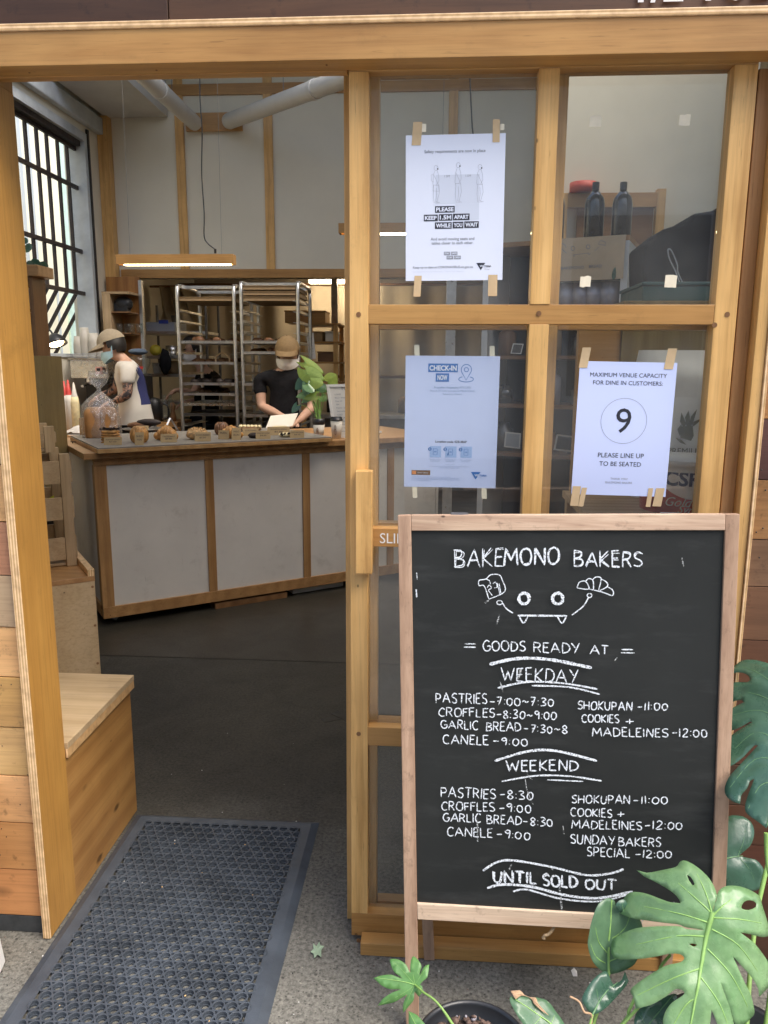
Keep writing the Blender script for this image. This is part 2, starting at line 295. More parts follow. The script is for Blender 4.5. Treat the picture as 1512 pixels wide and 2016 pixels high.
bt.inputs['Color1'].default_value = (.23, .12, .08, 1); bt.inputs['Color2'].default_value = (.30, .18, .12, 1); bt.inputs['Mortar'].default_value = (.34, .31, .28, 1)
M['brick'] = k.done(k.bsdf(bt.outputs[0], .85))
M['denim'] = plain('denim', (.035, .05, .07), .9)
M['steel_w'] = M['steel']

# ------------------------------------------------------------------ mesh builder and object helpers
class MB:
    def __init__(s): s.v = []; s.f = []; s.mi = []; s.sm = []; s.col = []; s.X = None; s.c = (1, 1, 1)
    def add(s, vs, fs, m=0, smooth=False):
        o = len(s.v)
        for p in vs:
            p = V(p); s.v.append(s.X @ p if s.X else p)
        for f in fs: s.f.append([o+i for i in f]); s.mi.append(m); s.sm.append(smooth); s.col.append(s.c)
        return s
    def box(s, x0, x1, y0, y1, z0, z1, m=0):
        x0, x1 = min(x0, x1), max(x0, x1); y0, y1 = min(y0, y1), max(y0, y1); z0, z1 = min(z0, z1), max(z0, z1)
        return s.add([(x, y, z) for x in (x0, x1) for y in (y0, y1) for z in (z0, z1)],
                     [(0, 1, 3, 2), (4, 6, 7, 5), (0, 4, 5, 1), (2, 3, 7, 6), (0, 2, 6, 4), (1, 5, 7, 3)], m)
    def hexa(s, a, b, m=0):             # two quads (bottom a, top b) joined
        return s.add(list(a)+list(b), [(3, 2, 1, 0), (4, 5, 6, 7), (0, 1, 5, 4), (1, 2, 6, 5), (2, 3, 7, 6), (3, 0, 4, 7)], m)
    def bar(s, p, q, w, d, up=(0, 0, 1), m=0):   # square bar between two points
        p, q = V(p), V(q); t = (q-p).normalized(); a = t.cross(V(up))
        if a.length < 1e-4: a = t.cross(V((1, 0, 0)))
        a.normalize(); b = a.cross(t).normalized(); a *= w/2; b *= d/2
        return s.hexa([p-a-b, p+a-b, p+a+b, p-a+b], [q-a-b, q+a-b, q+a+b, q-a+b], m)
    def tube(s, pts, r, n=8, m=0, cap=True, smooth=True):
        pts = [V(p) for p in pts]; rs = r if isinstance(r, (list, tuple)) else [r]*len(pts); vs = []; up = None
        for i, p in enumerate(pts):
            t = (pts[min(i+1, len(pts)-1)]-pts[max(i-1, 0)]).normalized()
            if up is None: up = t.orthogonal().normalized()
            up = (up-t*up.dot(t)).normalized(); b = t.cross(up)
            vs += [p+(up*math.cos(2*math.pi*k/n)+b*math.sin(2*math.pi*k/n))*rs[i] for k in range(n)]
        fs = [(i*n+k, i*n+(k+1) % n, (i+1)*n+(k+1) % n, (i+1)*n+k) for i in range(len(pts)-1) for k in range(n)]
        s.add(vs, fs, m, smooth)
        if cap:
            o = len(pts)-1; s.add(vs[:n], [tuple(range(n))[::-1]], m); s.add(vs[o*n:], [tuple(range(n))], m)
        return s
    def cyl(s, p, q, r, r2=None, n=20, m=0, cap=True): return s.tube([p, q], [r, r if r2 is None else r2], n, m, cap)
    def lathe(s, prof, c=(0, 0, 0), n=24, m=0, smooth=True, fn=None):
        c = V(c); vs = []
        for r, z in prof:
            for k in range(n):
                a = 2*math.pi*k/n; rr = r*(fn(a, z) if fn else 1); vs.append(c+V((rr*math.cos(a), rr*math.sin(a), z)))
        fs = [(i*n+k, i*n+(k+1) % n, (i+1)*n+(k+1) % n, (i+1)*n+k) for i in range(len(prof)-1) for k in range(n)]
        s.add(vs, fs, m, smooth)
        if prof[0][0] > 1e-4: s.add(vs[:n], [tuple(range(n))[::-1]], m)
        if prof[-1][0] > 1e-4: s.add(vs[-n:], [tuple(range(n))], m)
        return s
    def ell(s, c, r, nu=20, nv=12, m=0, fn=None, rot=None):
        c = V(c); vs = []
        for j in range(nv+1):
            ph = -math.pi/2+math.pi*j/nv
            for i in range(nu):
                a = 2*math.pi*i/nu; d = V((math.cos(ph)*math.cos(a), math.cos(ph)*math.sin(a), math.sin(ph)))
                k = fn(d) if fn else 1; p = V((d.x*r[0], d.y*r[1], d.z*r[2]))*k
                vs.append(c+(rot @ p if rot else p))
        fs = [(j*nu+i, j*nu+(i+1) % nu, (j+1)*nu+(i+1) % nu, (j+1)*nu+i) for j in range(nv) for i in range(nu)]
        return s.add(vs, fs, m, True)
    def grid(s, fn, nu, nv, m=0, smooth=True):
        vs = [fn(i/nu, j/nv) for j in range(nv+1) for i in range(nu+1)]
        fs = [(j*(nu+1)+i, j*(nu+1)+i+1, (j+1)*(nu+1)+i+1, (j+1)*(nu+1)+i) for j in range(nv) for i in range(nu)]
        return s.add(vs, fs, m, smooth)
    def poly(s, pts, m=0): return s.add(pts, [tuple(range(len(pts)))], m)
    def prism(s, pts, d, m=0):          # polygon extruded along vector d
        n = len(pts); d = V(d); pts = [V(p) for p in pts]
        s.add(pts+[p+d for p in pts], [tuple(range(n))[::-1], tuple(range(n, 2*n))]+[(i, (i+1) % n, n+(i+1) % n, n+i) for i in range(n)], m); return s
    def ribbon(s, pts, wd, nrm, off=0.0006, m=0, jit=0.0, taper=True):
        pts = [V(p) for p in pts]; nrm = V(nrm); vs = []
        n = len(pts)
        for i, p in enumerate(pts):
            t = (pts[min(i+1, n-1)]-pts[max(i-1, 0)])
            if t.length < 1e-7: t = V((1, 0, 0))
            a = nrm.cross(t.normalized()); h = wd/2*(1+rnd(-jit, jit))
            if taper and i in (0, n-1): h *= .55
            vs += [p+nrm*off-a*h, p+nrm*off+a*h]
        return s.add(vs, [(2*i, 2*i+2, 2*i+3, 2*i+1) for i in range(n-1)], m)
    def build(s, name, mat, parent=None, bevel=0.0, tint=False, loc=None, flat=None):
        org = V(loc) if loc is not None else (parent['_o'] if False else ORG.get(parent, V((0, 0, 0))))
        me = bpy.data.meshes.new(name); me.from_pydata([tuple(p-org) for p in s.v], [], s.f)
        mats = mat if isinstance(mat, (list, tuple)) else [mat]
        for q in mats: me.materials.append(M[q] if isinstance(q, str) else q)
        me.polygons.foreach_set('material_index', s.mi); me.polygons.foreach_set('use_smooth', s.sm)
        if tint:
            at = me.color_attributes.new('tint', 'FLOAT_COLOR', 'CORNER')
            for p in me.polygons:
                for li in p.loop_indices: at.data[li].color = (*s.col[p.index], 1)
        me.update()
        o = bpy.data.objects.new(name, me); COL.objects.link(o)
        if parent is not None: o.parent = parent; ORG[o] = org
        else: o.location = org; ORG[o] = org
        if bevel:
            b = o.modifiers.new('bevel', 'BEVEL'); b.width = bevel; b.segments = 2; b.limit_method = 'ANGLE'; b.angle_limit = math.radians(50)
        return o
ORG = {None: V((0, 0, 0))}
def tag(o, label=None, cat=None, group=None, kind=None):
    if label: o['label'] = label
    if cat: o['category'] = cat
    if group: o['group'] = group
    if kind: o['kind'] = kind
    return o
def T(name, label, cat, loc, group=None):
    o = bpy.data.objects.new(name, None); o.empty_display_size = .05; COL.objects.link(o); o.location = loc; ORG[o] = V(loc)
    return tag(o, label, cat, group)
def kids(o): return [c for c in bpy.data.objects if c.parent == o]
def dup(o, loc, label, rotz=0, scale=None):
    r = o.copy(); COL.objects.link(r); r.location = loc; r.rotation_euler.z = rotz; r['label'] = label
    if scale: r.scale = scale
    for c in kids(o):
        d = c.copy(); COL.objects.link(d); d.parent = r
        for g in kids(c): e = g.copy(); COL.objects.link(e); e.parent = d
    return r
def bx(name, mat, parent, *b, bevel=.0012):
    mb = MB(); mb.box(*b); return mb.build(name, mat, parent, bevel)
def text_mesh(s, width=None, height=None, align='CENTER', bold=0.0, shear=0.0):   # verts in a flat local frame, fitted to a width or cap height
    cu = bpy.data.curves.new('t', 'FONT'); cu.body = s; cu.align_x = 'LEFT'; cu.size = 1; cu.offset = bold; cu.shear = shear; cu.resolution_u = 3
    ob = bpy.data.objects.new('t', cu); me = ob.to_mesh()
    vs = [v.co.copy() for v in me.vertices]; fs = [tuple(p.vertices) for p in me.polygons]
    ob.to_mesh_clear(); bpy.data.objects.remove(ob); bpy.data.curves.remove(cu)
    x0 = min(v.x for v in vs); x1 = max(v.x for v in vs); y1 = max(v.y for v in vs)
    k = width/(x1-x0) if width else height/y1
    ky = k if not (width and height) else height/y1
    ax = {'LEFT': x0, 'CENTER': (x0+x1)/2, 'RIGHT': x1}[align]
    return [((v.x-ax)*k, v.y*ky) for v in vs], fs
def skin_mesh(verts, edges, root=0, sub=1):        # verts: (co, r) or (co, rx, ry)
    me = bpy.data.meshes.new('s'); me.from_pydata([tuple(v[0]) for v in verts], edges, [])
    o = bpy.data.objects.new('s', me); COL.objects.link(o)
    o.modifiers.new('skin', 'SKIN').branch_smoothing = .6
    for i, v in enumerate(verts):
        sv = me.skin_vertices[0].data[i]; sv.radius = (v[1], v[2] if len(v) > 2 else v[1]); sv.use_root = (i == root)
    if sub: o.modifiers.new('sub', 'SUBSURF').levels = sub
    dg = bpy.context.evaluated_depsgraph_get(); dg.update()
    nm = bpy.data.meshes.new_from_object(o.evaluated_get(dg))
    vs = [v.co.copy() for v in nm.vertices]; fs = [tuple(p.vertices) for p in nm.polygons]
    bpy.data.objects.remove(o); bpy.data.meshes.remove(me); bpy.data.meshes.remove(nm)
    return vs, fs
def smooth_pts(pts, n=6):
    pts = [V(p) for p in pts]; out = []
    for i in range(len(pts)-1):
        p0, p1, p2, p3 = pts[max(i-1, 0)], pts[i], pts[i+1], pts[min(i+2, len(pts)-1)]
        for k in range(n):
            t = k/n
            out.append(.5*((2*p1)+(p2-p0)*t+(2*p0-5*p1+4*p2-p3)*t*t+(3*p1-p0-3*p2+p3)*t**3))
    return out+[pts[-1]]
# ================================================================== GROUND AND STREET
def sheet(name, mat, x0, x1, y0, y1, z): return tag(MB().poly([(x0, y0, z), (x1, y0, z), (x1, y1, z), (x0, y1, z)]).build(name, mat), kind='structure')
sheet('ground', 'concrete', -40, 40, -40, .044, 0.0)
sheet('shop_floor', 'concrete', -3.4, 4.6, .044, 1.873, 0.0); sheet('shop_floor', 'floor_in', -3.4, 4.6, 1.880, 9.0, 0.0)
sheet('floor_bed', 'black', -3.4, 4.6, 1.8, 1.95, -0.006)
sheet('laneway', 'lane_bounce', -40, 40, -40, -1.25, 0.004)  # pale overlay behind the camera, added to brighten reflections and bounce light
sheet('side_lane', 'concrete', -40, -3.4, .044, 40, 0.0)

# laneway building across the street (mirrored in the panes)
t = T('laneway_building', 'pale laneway building across from the bakery, seen mirrored in the door glass', 'building', (0, -7.5, 0))
mb = MB(); mb.box(-14, 14, -8.3, -7.5, .35, 5.6); mb.build('wall', 'pale_brick', t)
MB().box(-14, 14, -8.32, -7.46, 0, .35).build('plinth', 'base_rubber', t)
for xx in (-6, -2.2, 1.6, 5.4):
    f = MB().box(xx, xx+1.7, -7.56, -7.45, 1.0, 3.2).build('window', 'white', t, .01); MB().box(xx+.1, xx+1.6, -7.44, -7.43, 1.1, 3.1).build('pane', 'bottle', f)

# ================================================================== FACADE
WT = [(.46, .30, .17), (.50, .30, .14), (.30, .15, .09), (.33, .23, .15), (.52, .32, .15), (.36, .20, .075), (.38, .24, .11), (.48, .29, .15), (.40, .20, .09), (.44, .22, .09)]
t = T('timber_wall', 'wall of reclaimed planks in mixed browns left of the open doorway', 'wall', (-1.2, -.03, 0))
mb = MB(); ys = [PY(30, y, -.03).z for y in (1803, 1712, 1620, 1528, 1433, 1334, 1235, 1133, 1028, 915)]
while ys[-1] < 2.1: ys.append(ys[-1]+rnd(.1, .115))
for i in range(len(ys)-1):
    x = -.795
    while x > -2.4:
        L = rnd(.5, 1.1); tt = WT[(9-i) % 10 if i < 10 else random.randrange(10)]
        if x < -.8: tt = WT[random.randrange(10)]
        mb.c = tuple(min(q*1.55, .95)*rnd(.92, 1.06)/.8 for q in tt)  # tints lightened to paint in the stronger daylight on this wall
        mb.box(max(x-L, -2.4), x-.001, -.03+rnd(-.003, .003), .06, ys[i]+.0012, ys[i+1]-.0012); x -= L
mb.build('planks', 'plank', t, .0015, tint=True)
mb = MB(); mb.box(-2.4, -.793, -.027, .06, 0, ys[0]-.001); mb.build('skirting', 'base_rubber', t, .002)
mb = MB()
for i in range(60):
    zz = rnd(.2, 2.0); xx = rnd(-1.05, -.80); mb.ell((xx, -.034, zz), (.0016, .0012, .0016), 6, 4)
mb.build('nail', 'black', t); tag(kids(t)[-1], kind='stuff')

t = T('door_jamb', 'tall plywood jamb board on the left side of the open doorway', 'door jamb', (-.78, .02, 0))
bx('board', 'ply_jamb', t, -.7885, -.77, -.048, .095, 0.004, 2.0495, bevel=.001)
bx('top_block', 'ply_jamb', t, -.7885, -.7705, .0245, .095, 2.0497, 2.15, bevel=.001)
bx('front_edge', 'edge_x', t, -.7900, -.7698, -.0502, -.0478, 0.004, 2.0492, bevel=.0004)

t = T('lintel', 'long pale timber lintel beam above the doorway and sliding door', 'lintel', (0, -.03, 2.05))
bx('beam', 'oak_x', t, -2.4, 2.4, -.06, -.003, 2.052, 2.1165)
bx('top_strip', 'edge_z', t, -2.4, 2.4, -.064, .02, 2.1168, 2.1300)
bx('soffit_board', 'oak_x', t, -.795, -.0035, -.0028, .024, 2.050, 2.10)
mb = MB()
for p in ((58, 143), (308, 138), (221, 152), (643, 128)):
    q = PZ(*p, 2.0515); mb.ell((q.x, q.y, 2.051), (.0025, .0025, .001), 8, 4)
mb.build('screw_head', 'brown_x', t)
t = T('upper_cladding', 'dark stained plank cladding with white lettering above the lintel', 'cladding', (0, -.02, 2.13))
mb = MB(); z = 2.131; i = 0
for L, c in ((-2.4, 0), (-1.1, 1), (-.29, 2), (.9, 2), (2.4, 0)):
    pass
for zz in (2.131, 2.30):
    x = -2.4
    for x1 in ((-.36, .95, 2.4) if zz == 2.131 else (rnd(-1.8, -.8), rnd(-.4, .4), rnd(.8, 1.6), 2.4)):
        mb.c = random.choice([(.115, .058, .028), (.085, .042, .02), (.13, .066, .03)]); mb.box(x, x1-.002, -.045+rnd(-.003, .003), .02, zz, min(zz+.166, 4.24+.16)-.003); x = x1
mb.build('planks', 'plank', t, .0015, tint=True)
CW_ = T('added_clerestory', 'unseen row of clerestory panes added above the cladding to let in daylight', 'window', (0, .05, 2.47))  # unseen window band added so daylight reaches the interior
bx('sill', 'brown_x', CW_, -2.4, 2.4, -.04, .15, 2.466, 2.50); bx('head', 'brown_x', CW_, -2.4, 2.4, -.04, .15, 4.19, 4.235)
for x in (-2.4, -1.2, 0, 1.2, 2.36): bx('mullion', 'brown_z', CW_, x, x+.04, .0, .10, 2.5005, 4.1895)
for x in (-2.36, -1.16, .04, 1.24): MB().box(x+.0005, x+(1.1595 if x < 1 else 1.1195), .048, .052, 2.501, 4.189).build('pane', 'glass', CW_)
vs, fs = text_mesh('1/2 TUBE BAKERY', height=.075, align='LEFT', bold=.02)
q = PY(1256, 6, -.05); MB().add([(q.x+a*.75, -.0485, q.z+.004+b) for a, b in vs], fs).build('lettering', 'white', t)

# right hand side trims and planks
t = T('right_frame', 'stained timber frame trim right of the sliding door', 'door frame', (.86, 0, 0))
bx('back_post', 'teak_z', t, .834, .862, .022, .09, 0, 2.049); bx('trim', 'oak_z', t, .8625, .8850, -.012, .06, 0, 2.049); bx('trim_edge', 'edge_x', t, .8855, .8935, -.018, .03, 0, 2.049)
bx('post_gap_shade', 'black', t, .8245, .8335, .043, .09, 0, 2.049)  # black strip painted in where the gap beside the stile is in shade
t = T('timber_wall', 'darker reclaimed plank wall right of the sliding door behind the plants', 'wall', (1.4, -.005, 0))
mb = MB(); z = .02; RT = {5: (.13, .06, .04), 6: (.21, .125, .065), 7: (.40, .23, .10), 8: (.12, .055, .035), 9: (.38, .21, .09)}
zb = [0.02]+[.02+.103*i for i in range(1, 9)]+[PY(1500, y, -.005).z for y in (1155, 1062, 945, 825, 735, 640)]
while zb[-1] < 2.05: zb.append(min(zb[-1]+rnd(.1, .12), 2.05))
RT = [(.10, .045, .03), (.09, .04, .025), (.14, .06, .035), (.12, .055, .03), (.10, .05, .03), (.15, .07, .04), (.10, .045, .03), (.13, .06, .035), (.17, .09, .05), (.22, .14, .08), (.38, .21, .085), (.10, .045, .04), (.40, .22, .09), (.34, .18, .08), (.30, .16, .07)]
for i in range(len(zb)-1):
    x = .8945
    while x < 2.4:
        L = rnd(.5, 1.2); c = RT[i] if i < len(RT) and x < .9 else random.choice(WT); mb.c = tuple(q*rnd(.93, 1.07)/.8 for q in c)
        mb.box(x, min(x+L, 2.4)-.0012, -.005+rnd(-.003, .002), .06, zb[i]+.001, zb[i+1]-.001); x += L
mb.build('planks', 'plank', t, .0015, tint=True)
mb = MB()
for p in ((1499, 925), (1507, 965), (1502, 1040), (1489, 1048), (1495, 1098), (1504, 760)):
    q = PY(*p, -.009); mb.ell(q, (.002, .0015, .002), 6, 4)
mb.build('nail', 'black', t)

# ================================================================== SLIDING DOOR
D = T('sliding_door', 'glazed sliding door of honey timber slid open, holding the taped notices', 'door', (.41, .02, 0))
Z_ = dict(bot=.02, b1=.0842, r4b=.5463, r4=.594, r3b=1.0431, r3=1.0863, m1b=1.5432, m1=1.5843, tr=2.0501, top=2.0712)
TH = .042
bx('stile', 'oak_z', D, 0, .0413, 0, TH, .0842, 2.05); bx('stile', 'oak_z', D, .7776, .8237, 0, TH, .0842, 2.05)
bx('top_rail', 'oak_x', D, 0, .8237, 0, TH, 2.0503, 2.0712); bx('bottom_rail', 'oak_x', D, 0, .8237, 0, TH, .02, .084)
for a, b in (('r4b', 'r4'), ('r3b', 'r3'), ('m1b', 'm1')): bx('rail', 'oak_x', D, .0415, .7774, .0008, TH, Z_[a], Z_[b])
rows = [('b1', 'r4b'), ('r4', 'r3b'), ('r3', 'm1b'), ('m1', 'tr')]
for a, b in rows:
    bx('mullion', 'oak_z', D, .3896, .4319, -.0008, TH-.002, Z_[a]+.0003, Z_[b]-.0003)
    for x0, x1 in ((.0418, .3893), (.4322, .7772)):
        MB().box(x0, x1, .0270, .0310, Z_[a]+.0005, Z_[b]-.0005).build('pane', 'glass', D)
    
a = RY(700, 927, 733, 1130, -.024)
bx('handle', 'oak_z', D, a[0], a[1], -.026, -.0012, a[2], a[3], bevel=.002)
mb = MB()
for p in ((706, 619), (1061, 617), (1432, 619), (706, 1445), (706, 1852), (1407, 640)):
    q = PY(*p, -.001); mb.cyl((q.x, .0002, q.z), (q.x, -.0011, q.z), .0055, n=12)
mb.build('dowel_plug', 'brown_z', D)
vs, fs = text_mesh('SLIDE', height=.0235, align='LEFT', bold=.0)
q = PY(748, 1069, .0005); MB().add([(q.x+a*.95, -.0002, q.z+b) for a, b in vs], fs).build('lettering', 'white', D)

W_ = T('fixed_frame', 'inner fixed timber frame standing close behind the sliding door', 'window frame', (.42, .1, 0))
yb = .078; xl = PY(747, 300, yb).x; xm = PY(1114, 300, yb).x; xr = PY(1438, 300, yb).x
bx('stile', 'oak_z', W_, -.02, xl, yb, yb+.035, .004, 2.105); bx('stile', 'oak_z', W_, xr, .85, yb, yb+.035, .004, 2.105)
bx('mullion', 'oak_z', W_, xm-.05, xm, yb, yb+.035, .004, 2.105)
for z0, z1 in ((.004, PY(740, 1774, yb).z), (PY(740, 1448, yb).z, PY(740, 1419, yb).z), (PY(740, 1050, yb).z, PY(740, 1029, yb).z), (1.535, 1.572), (2.070, 2.10)):
    for x0, x1 in ((xl+.0005, xm-.0505), (xm+.0005, xr-.0005)): bx('rail', 'oak_x', W_, x0, x1, yb+.001, yb+.034, z0, z1)

t = T('floor_track', 'timber floor track block lying along the foot of the sliding door', 'track', (.4, -.03, 0))
a = PZ(712, 1862, .0); b = PY(712, 1828, -.013)
bx('block', 'oak_x', t, a.x, .93, -.045, -.004, .001, .036, bevel=.002); bx('rear_block', 'brown_x', t, a.x+.02, .93, -.0035, .043, .001, .017, bevel=.001)

# ---- taped notices
class Sheet:
    def __init__(s, x, y, z, t): s.o = V((x, y, z)); s.e1 = V((math.cos(t), 0, math.sin(t))); s.e2 = V((math.sin(t), 0, -math.cos(t)))
    def P(s, a, b, off=0.0): return s.o+s.e1*(a/1000)+s.e2*(b/1000)+V((0, -off, 0))
    def page(s, parent, w=210, h=297, mat='paper'):
        nx, ny = 8, 12
        s.bow = lambda a, b: .0008*math.sin(a/210*math.pi)*math.sin(b/297*math.pi)
        mb = MB(); mb.grid(lambda u, v: s.P(u*w, (1-v)*h, 0), nx, ny)
        mb.grid(lambda u, v: s.P((1-u)*w, (1-v)*h, -.00025), nx, ny)
        return mb.build('page', mat, parent)
    def rect(s, mb, a0, b0, a1, b1, off, m=0): mb.poly([s.P(a0, b1, off), s.P(a1, b1, off), s.P(a1, b0, off), s.P(a0, b0, off)], m)
    def text(s, mb, txt, a, b, width=None, height=None, off=.0004, m=0, align='CENTER', bold=0.0):
        vs, fs = text_mesh(txt, width and width/1000, height and height/1000, align, bold)
        mb.add([s.P(a+x*1000, b-y*1000, off) for x, y in vs], fs, m)
    def line(s, mb, pts, wd, off=.0004, m=0):
        mb.ribbon([s.P(*p) for p in pts], wd/1000, (0, -1, 0), off, m, 0, False)
    def circ(s, mb, a, b, ra, rb, wd, off=.0004, m=0, n=40): s.line(mb, [(a+ra*math.cos(i/n*6.2832), b+rb*math.sin(i/n*6.2832)) for i in range(n+1)], wd, off, m)
    def disc(s, mb, a, b, r, off=.0004, m=0, n=24): mb.poly([s.P(a+r*math.cos(-i/n*6.2832), b+r*math.sin(-i/n*6.2832), off) for i in range(n)][::-1], m)
def tape(parent, x0, y0, x1, y1, Y, lean=0.0, mat='tape', name='tape', rag=0.0):
    a = RY(x0, y0, x1, y1, Y); n = 6; w_ = (a[1]-a[0])
    def f(u, v):
        e = rag*rnd(-1, 1) if v in (0, 1) else 0
        return V((a[0]+u*w_+lean*(v-.5), Y-.0003, a[2]+v*(a[3]-a[2])+e))
    mb = MB(); mb.grid(f, 3, n, smooth=False)
    mb.grid(lambda u, v: f(1-u, v)+V((0, .0002, 0)), 3, n, smooth=False)
    return mb.build(name, mat, parent)
def vic(s, mb, a, b, k, m):      # triangle with the state wordmark
    mb.poly([s.P(a, b+15*k, .0004), s.P(a+9.5*k, b, .0004), s.P(a-9.5*k, b, .0004)], m)
    s.text(mb, 'VIC', a+2.2*k, b+8.6*k, width=9.5*k, off=.0007, m=3, bold=.03)
    s.text(mb, 'TORIA', a+7.2*k, b+8.6*k, width=15*k, off=.0006, m=m, align='LEFT', bold=.03)
    s.text(mb, 'State', a+8*k, b+11.6*k, height=1.5*k, m=1, align='LEFT'); s.text(mb, 'Government', a+8*k, b+14.2*k, height=1.5*k, m=1, align='LEFT')

t = T('distancing_notice', 'white notice PLEASE KEEP 1.5M APART taped in the upper left pane', 'notice', (.22, .0262, 1.80))
s1 = Sheet(.11809, .0262, 1.93297, .0098); s1.page(t)
mb = MB()
s1.text(mb, 'Safety requirements are now in place', 104, 36, width=129, m=1, bold=.012)
s1.rect(mb, 64, 80, 157, 139, .00025, 2); s1.rect(mb, 106, 139.2, 157, 172, .00025, 2)
for a, kx, skirt in ((64, 1, True), (111, 1, False), (157, 1, False)):
    o = 1.0 if a != 111 else 1.06; hh = 138-78*o
    L = lambda pts: s1.line(mb, [(a+x, 138-(78-y)*o) for x, y in pts], .45, .0005, 1)
    s1.circ(mb, a+.5, hh+6, 4.2, 5.2, .45, .0005, 1, 20); s1.disc(mb, a+4, hh+8, 1.5, .0006, 0)
    L([(-2, 12), (-5, 20), (-6, 38), (-4, 44)]); L([(3, 12), (6, 20), (7, 32), (2, 40)]); L([(-4, 20), (4, 36), (6, 40)])
    L([(-4, 44), (-5, 60), (-3, 76), (6, 76), (1, 73)]); L([(6, 40), (8, 56), (3, 74), (9, 76)]); L([(1, 46), (2, 60), (0, 74)])
    L([(-5, 40), (6, 41)])
    if skirt: L([(-5, 40), (-6, 52), (8, 53), (7, 40)]); L([(-5, 18), (-10, 20), (-9, 32), (-4, 34)])
s1.text(mb, '1.5M', 88, 85, width=11, m=1); s1.text(mb, '1.5M', 133, 85, width=11, m=1)
for txt, a0, a1, b0 in (('PLEASE', 63, 105, 143), ('KEEP', 39, 69, 160), ('1.5M', 71, 100, 159.5), ('APART', 101.5, 137, 159), ('WHILE', 63, 99, 176), ('YOU', 101, 124, 175.5), ('WAIT', 126, 157, 175)):
    s1.rect(mb, a0, b0, a1, b0+13.4, .0004, 0); s1.text(mb, txt, (a0+a1)/2, b0+10.6, width=a1-a0-4.5, height=8, off=.0007, m=3, bold=.035)
s1.text(mb, 'And avoid moving seats and', 101, 213, width=94, m=1, bold=.01); s1.text(mb, 'tables closer to each other.', 101, 221.5, width=90, m=1, bold=.01)
for txt, a0, a1, b0 in (('STAY', 83, 96, 237), ('SAFE', 98, 112, 237), ('STAY', 89, 103, 245.5), ('OPEN', 105, 119.5, 245.5)):
    s1.rect(mb, a0, b0, a1, b0+7, .0004, 1); s1.text(mb, txt, (a0+a1)/2, b0+5.4, width=a1-a0-2.4, height=4, off=.0007, m=3, bold=.03)
s1.text(mb, 'Keep up to date at CORONAVIRUS.vic.gov.au', 81, 271, width=130, m=1, bold=.012)
s1.text(mb, 'Authorised by the Victorian Government, 1 Treasury Place, Melbourne', 71, 279, width=111, m=4)
vic(s1, mb, 163, 261, 1.0, 0)
mb.build('print', ['ink', 'inkgrey', 'inkpale', 'paper', 'inkpale'], t)
for a in ((812, 240, 830, 286), (970, 235, 984, 280), (815, 543, 829, 584), (961, 541, 979, 583)): tape(t, *a, .0255, rnd(-.002, .003))
for a in ((830, 244, 839, 260), (985, 244, 993, 256)): tape(t, *a, .0262, 0, 'tape2', 'tape_scrap')

t = T('capacity_notice', 'white notice with a large 9 in a circle taped in the middle right pane', 'notice', (.6, .0262, 1.32))
s3 = Sheet(.50646, .0262, 1.46607, -.0147); s3.page(t, mat='paper_blue')
mb = MB()
s3.text(mb, 'MAXIMUM VENUE CAPACITY', 107, 33, width=166); s3.text(mb, 'FOR DINE IN CUSTOMERS:', 107, 50, width=151)
s3.circ(mb, 104.5, 129, 50, 50, .5, n=60); s3.text(mb, '9', 104, 155, height=54, bold=.0)
s3.text(mb, 'PLEASE LINE UP', 104, 211, width=101); s3.text(mb, 'TO BE SEATED', 104, 230, width=92)
s3.text(mb, 'THANK YOU!', 104, 261, width=38, m=1); s3.text(mb, 'BAKEMONO BAKERS', 104, 269.5, width=59, m=1)
mb.build('print', ['ink', 'inkgrey'], t)
for a in ((1143, 684, 1160, 724), (1311, 686, 1329, 727), (1125, 957, 1141, 996), (1142, 960, 1152, 997), (1274, 961, 1283, 998), (1288, 961, 1305, 997)): tape(t, *a, .0255, rnd(.003, .007))

t = T('check_in_notice', 'white and blue CHECK-IN NOW notice behind the middle left pane', 'notice', (.23, .0335, 1.33))
s2 = Sheet(.1224, .0335, 1.4762, -.0035); s2.page(t, mat='paper_blue')
mb = MB()
s2.rect(mb, 51, 17, 117, 36, .0004, 0); s2.text(mb, 'CHECK-IN', 84, 32, width=61, height=11, off=.0007, m=3, bold=.035)
s2.rect(mb, 68, 38.5, 98, 57, .0004, 0); s2.text(mb, 'NOW', 83, 53, width=22, height=11, off=.0007, m=3, bold=.035)
pin = [(136+11.5*math.cos(a), 30+11.5*math.sin(a)) for a in [math.radians(d) for d in range(150, 391, 15)]]
s2.line(mb, pin+[(136, 53), pin[0]], 1.5, m=0); s2.circ(mb, 136, 30, 4.6, 4.6, 1.5); s2.line(mb, [(136+16.5*math.cos(a), 51+6*math.sin(a)) for a in [math.radians(d) for d in range(-60, 241, 15)]], 1.5, m=0)
s2.text(mb, 'Propeller Hospitality PTY LTD', 106, 72, width=82, m=1, bold=.012); s2.text(mb, 'Shop 8 272 Little Lonsdale St MELBOURNE', 106, 79, width=100, m=1); s2.text(mb, 'Bakemono Bakers', 106, 86, width=42, m=1)
s2.text(mb, 'Location code 4ZB MAP', 106, 194, width=71, m=2, bold=.02)
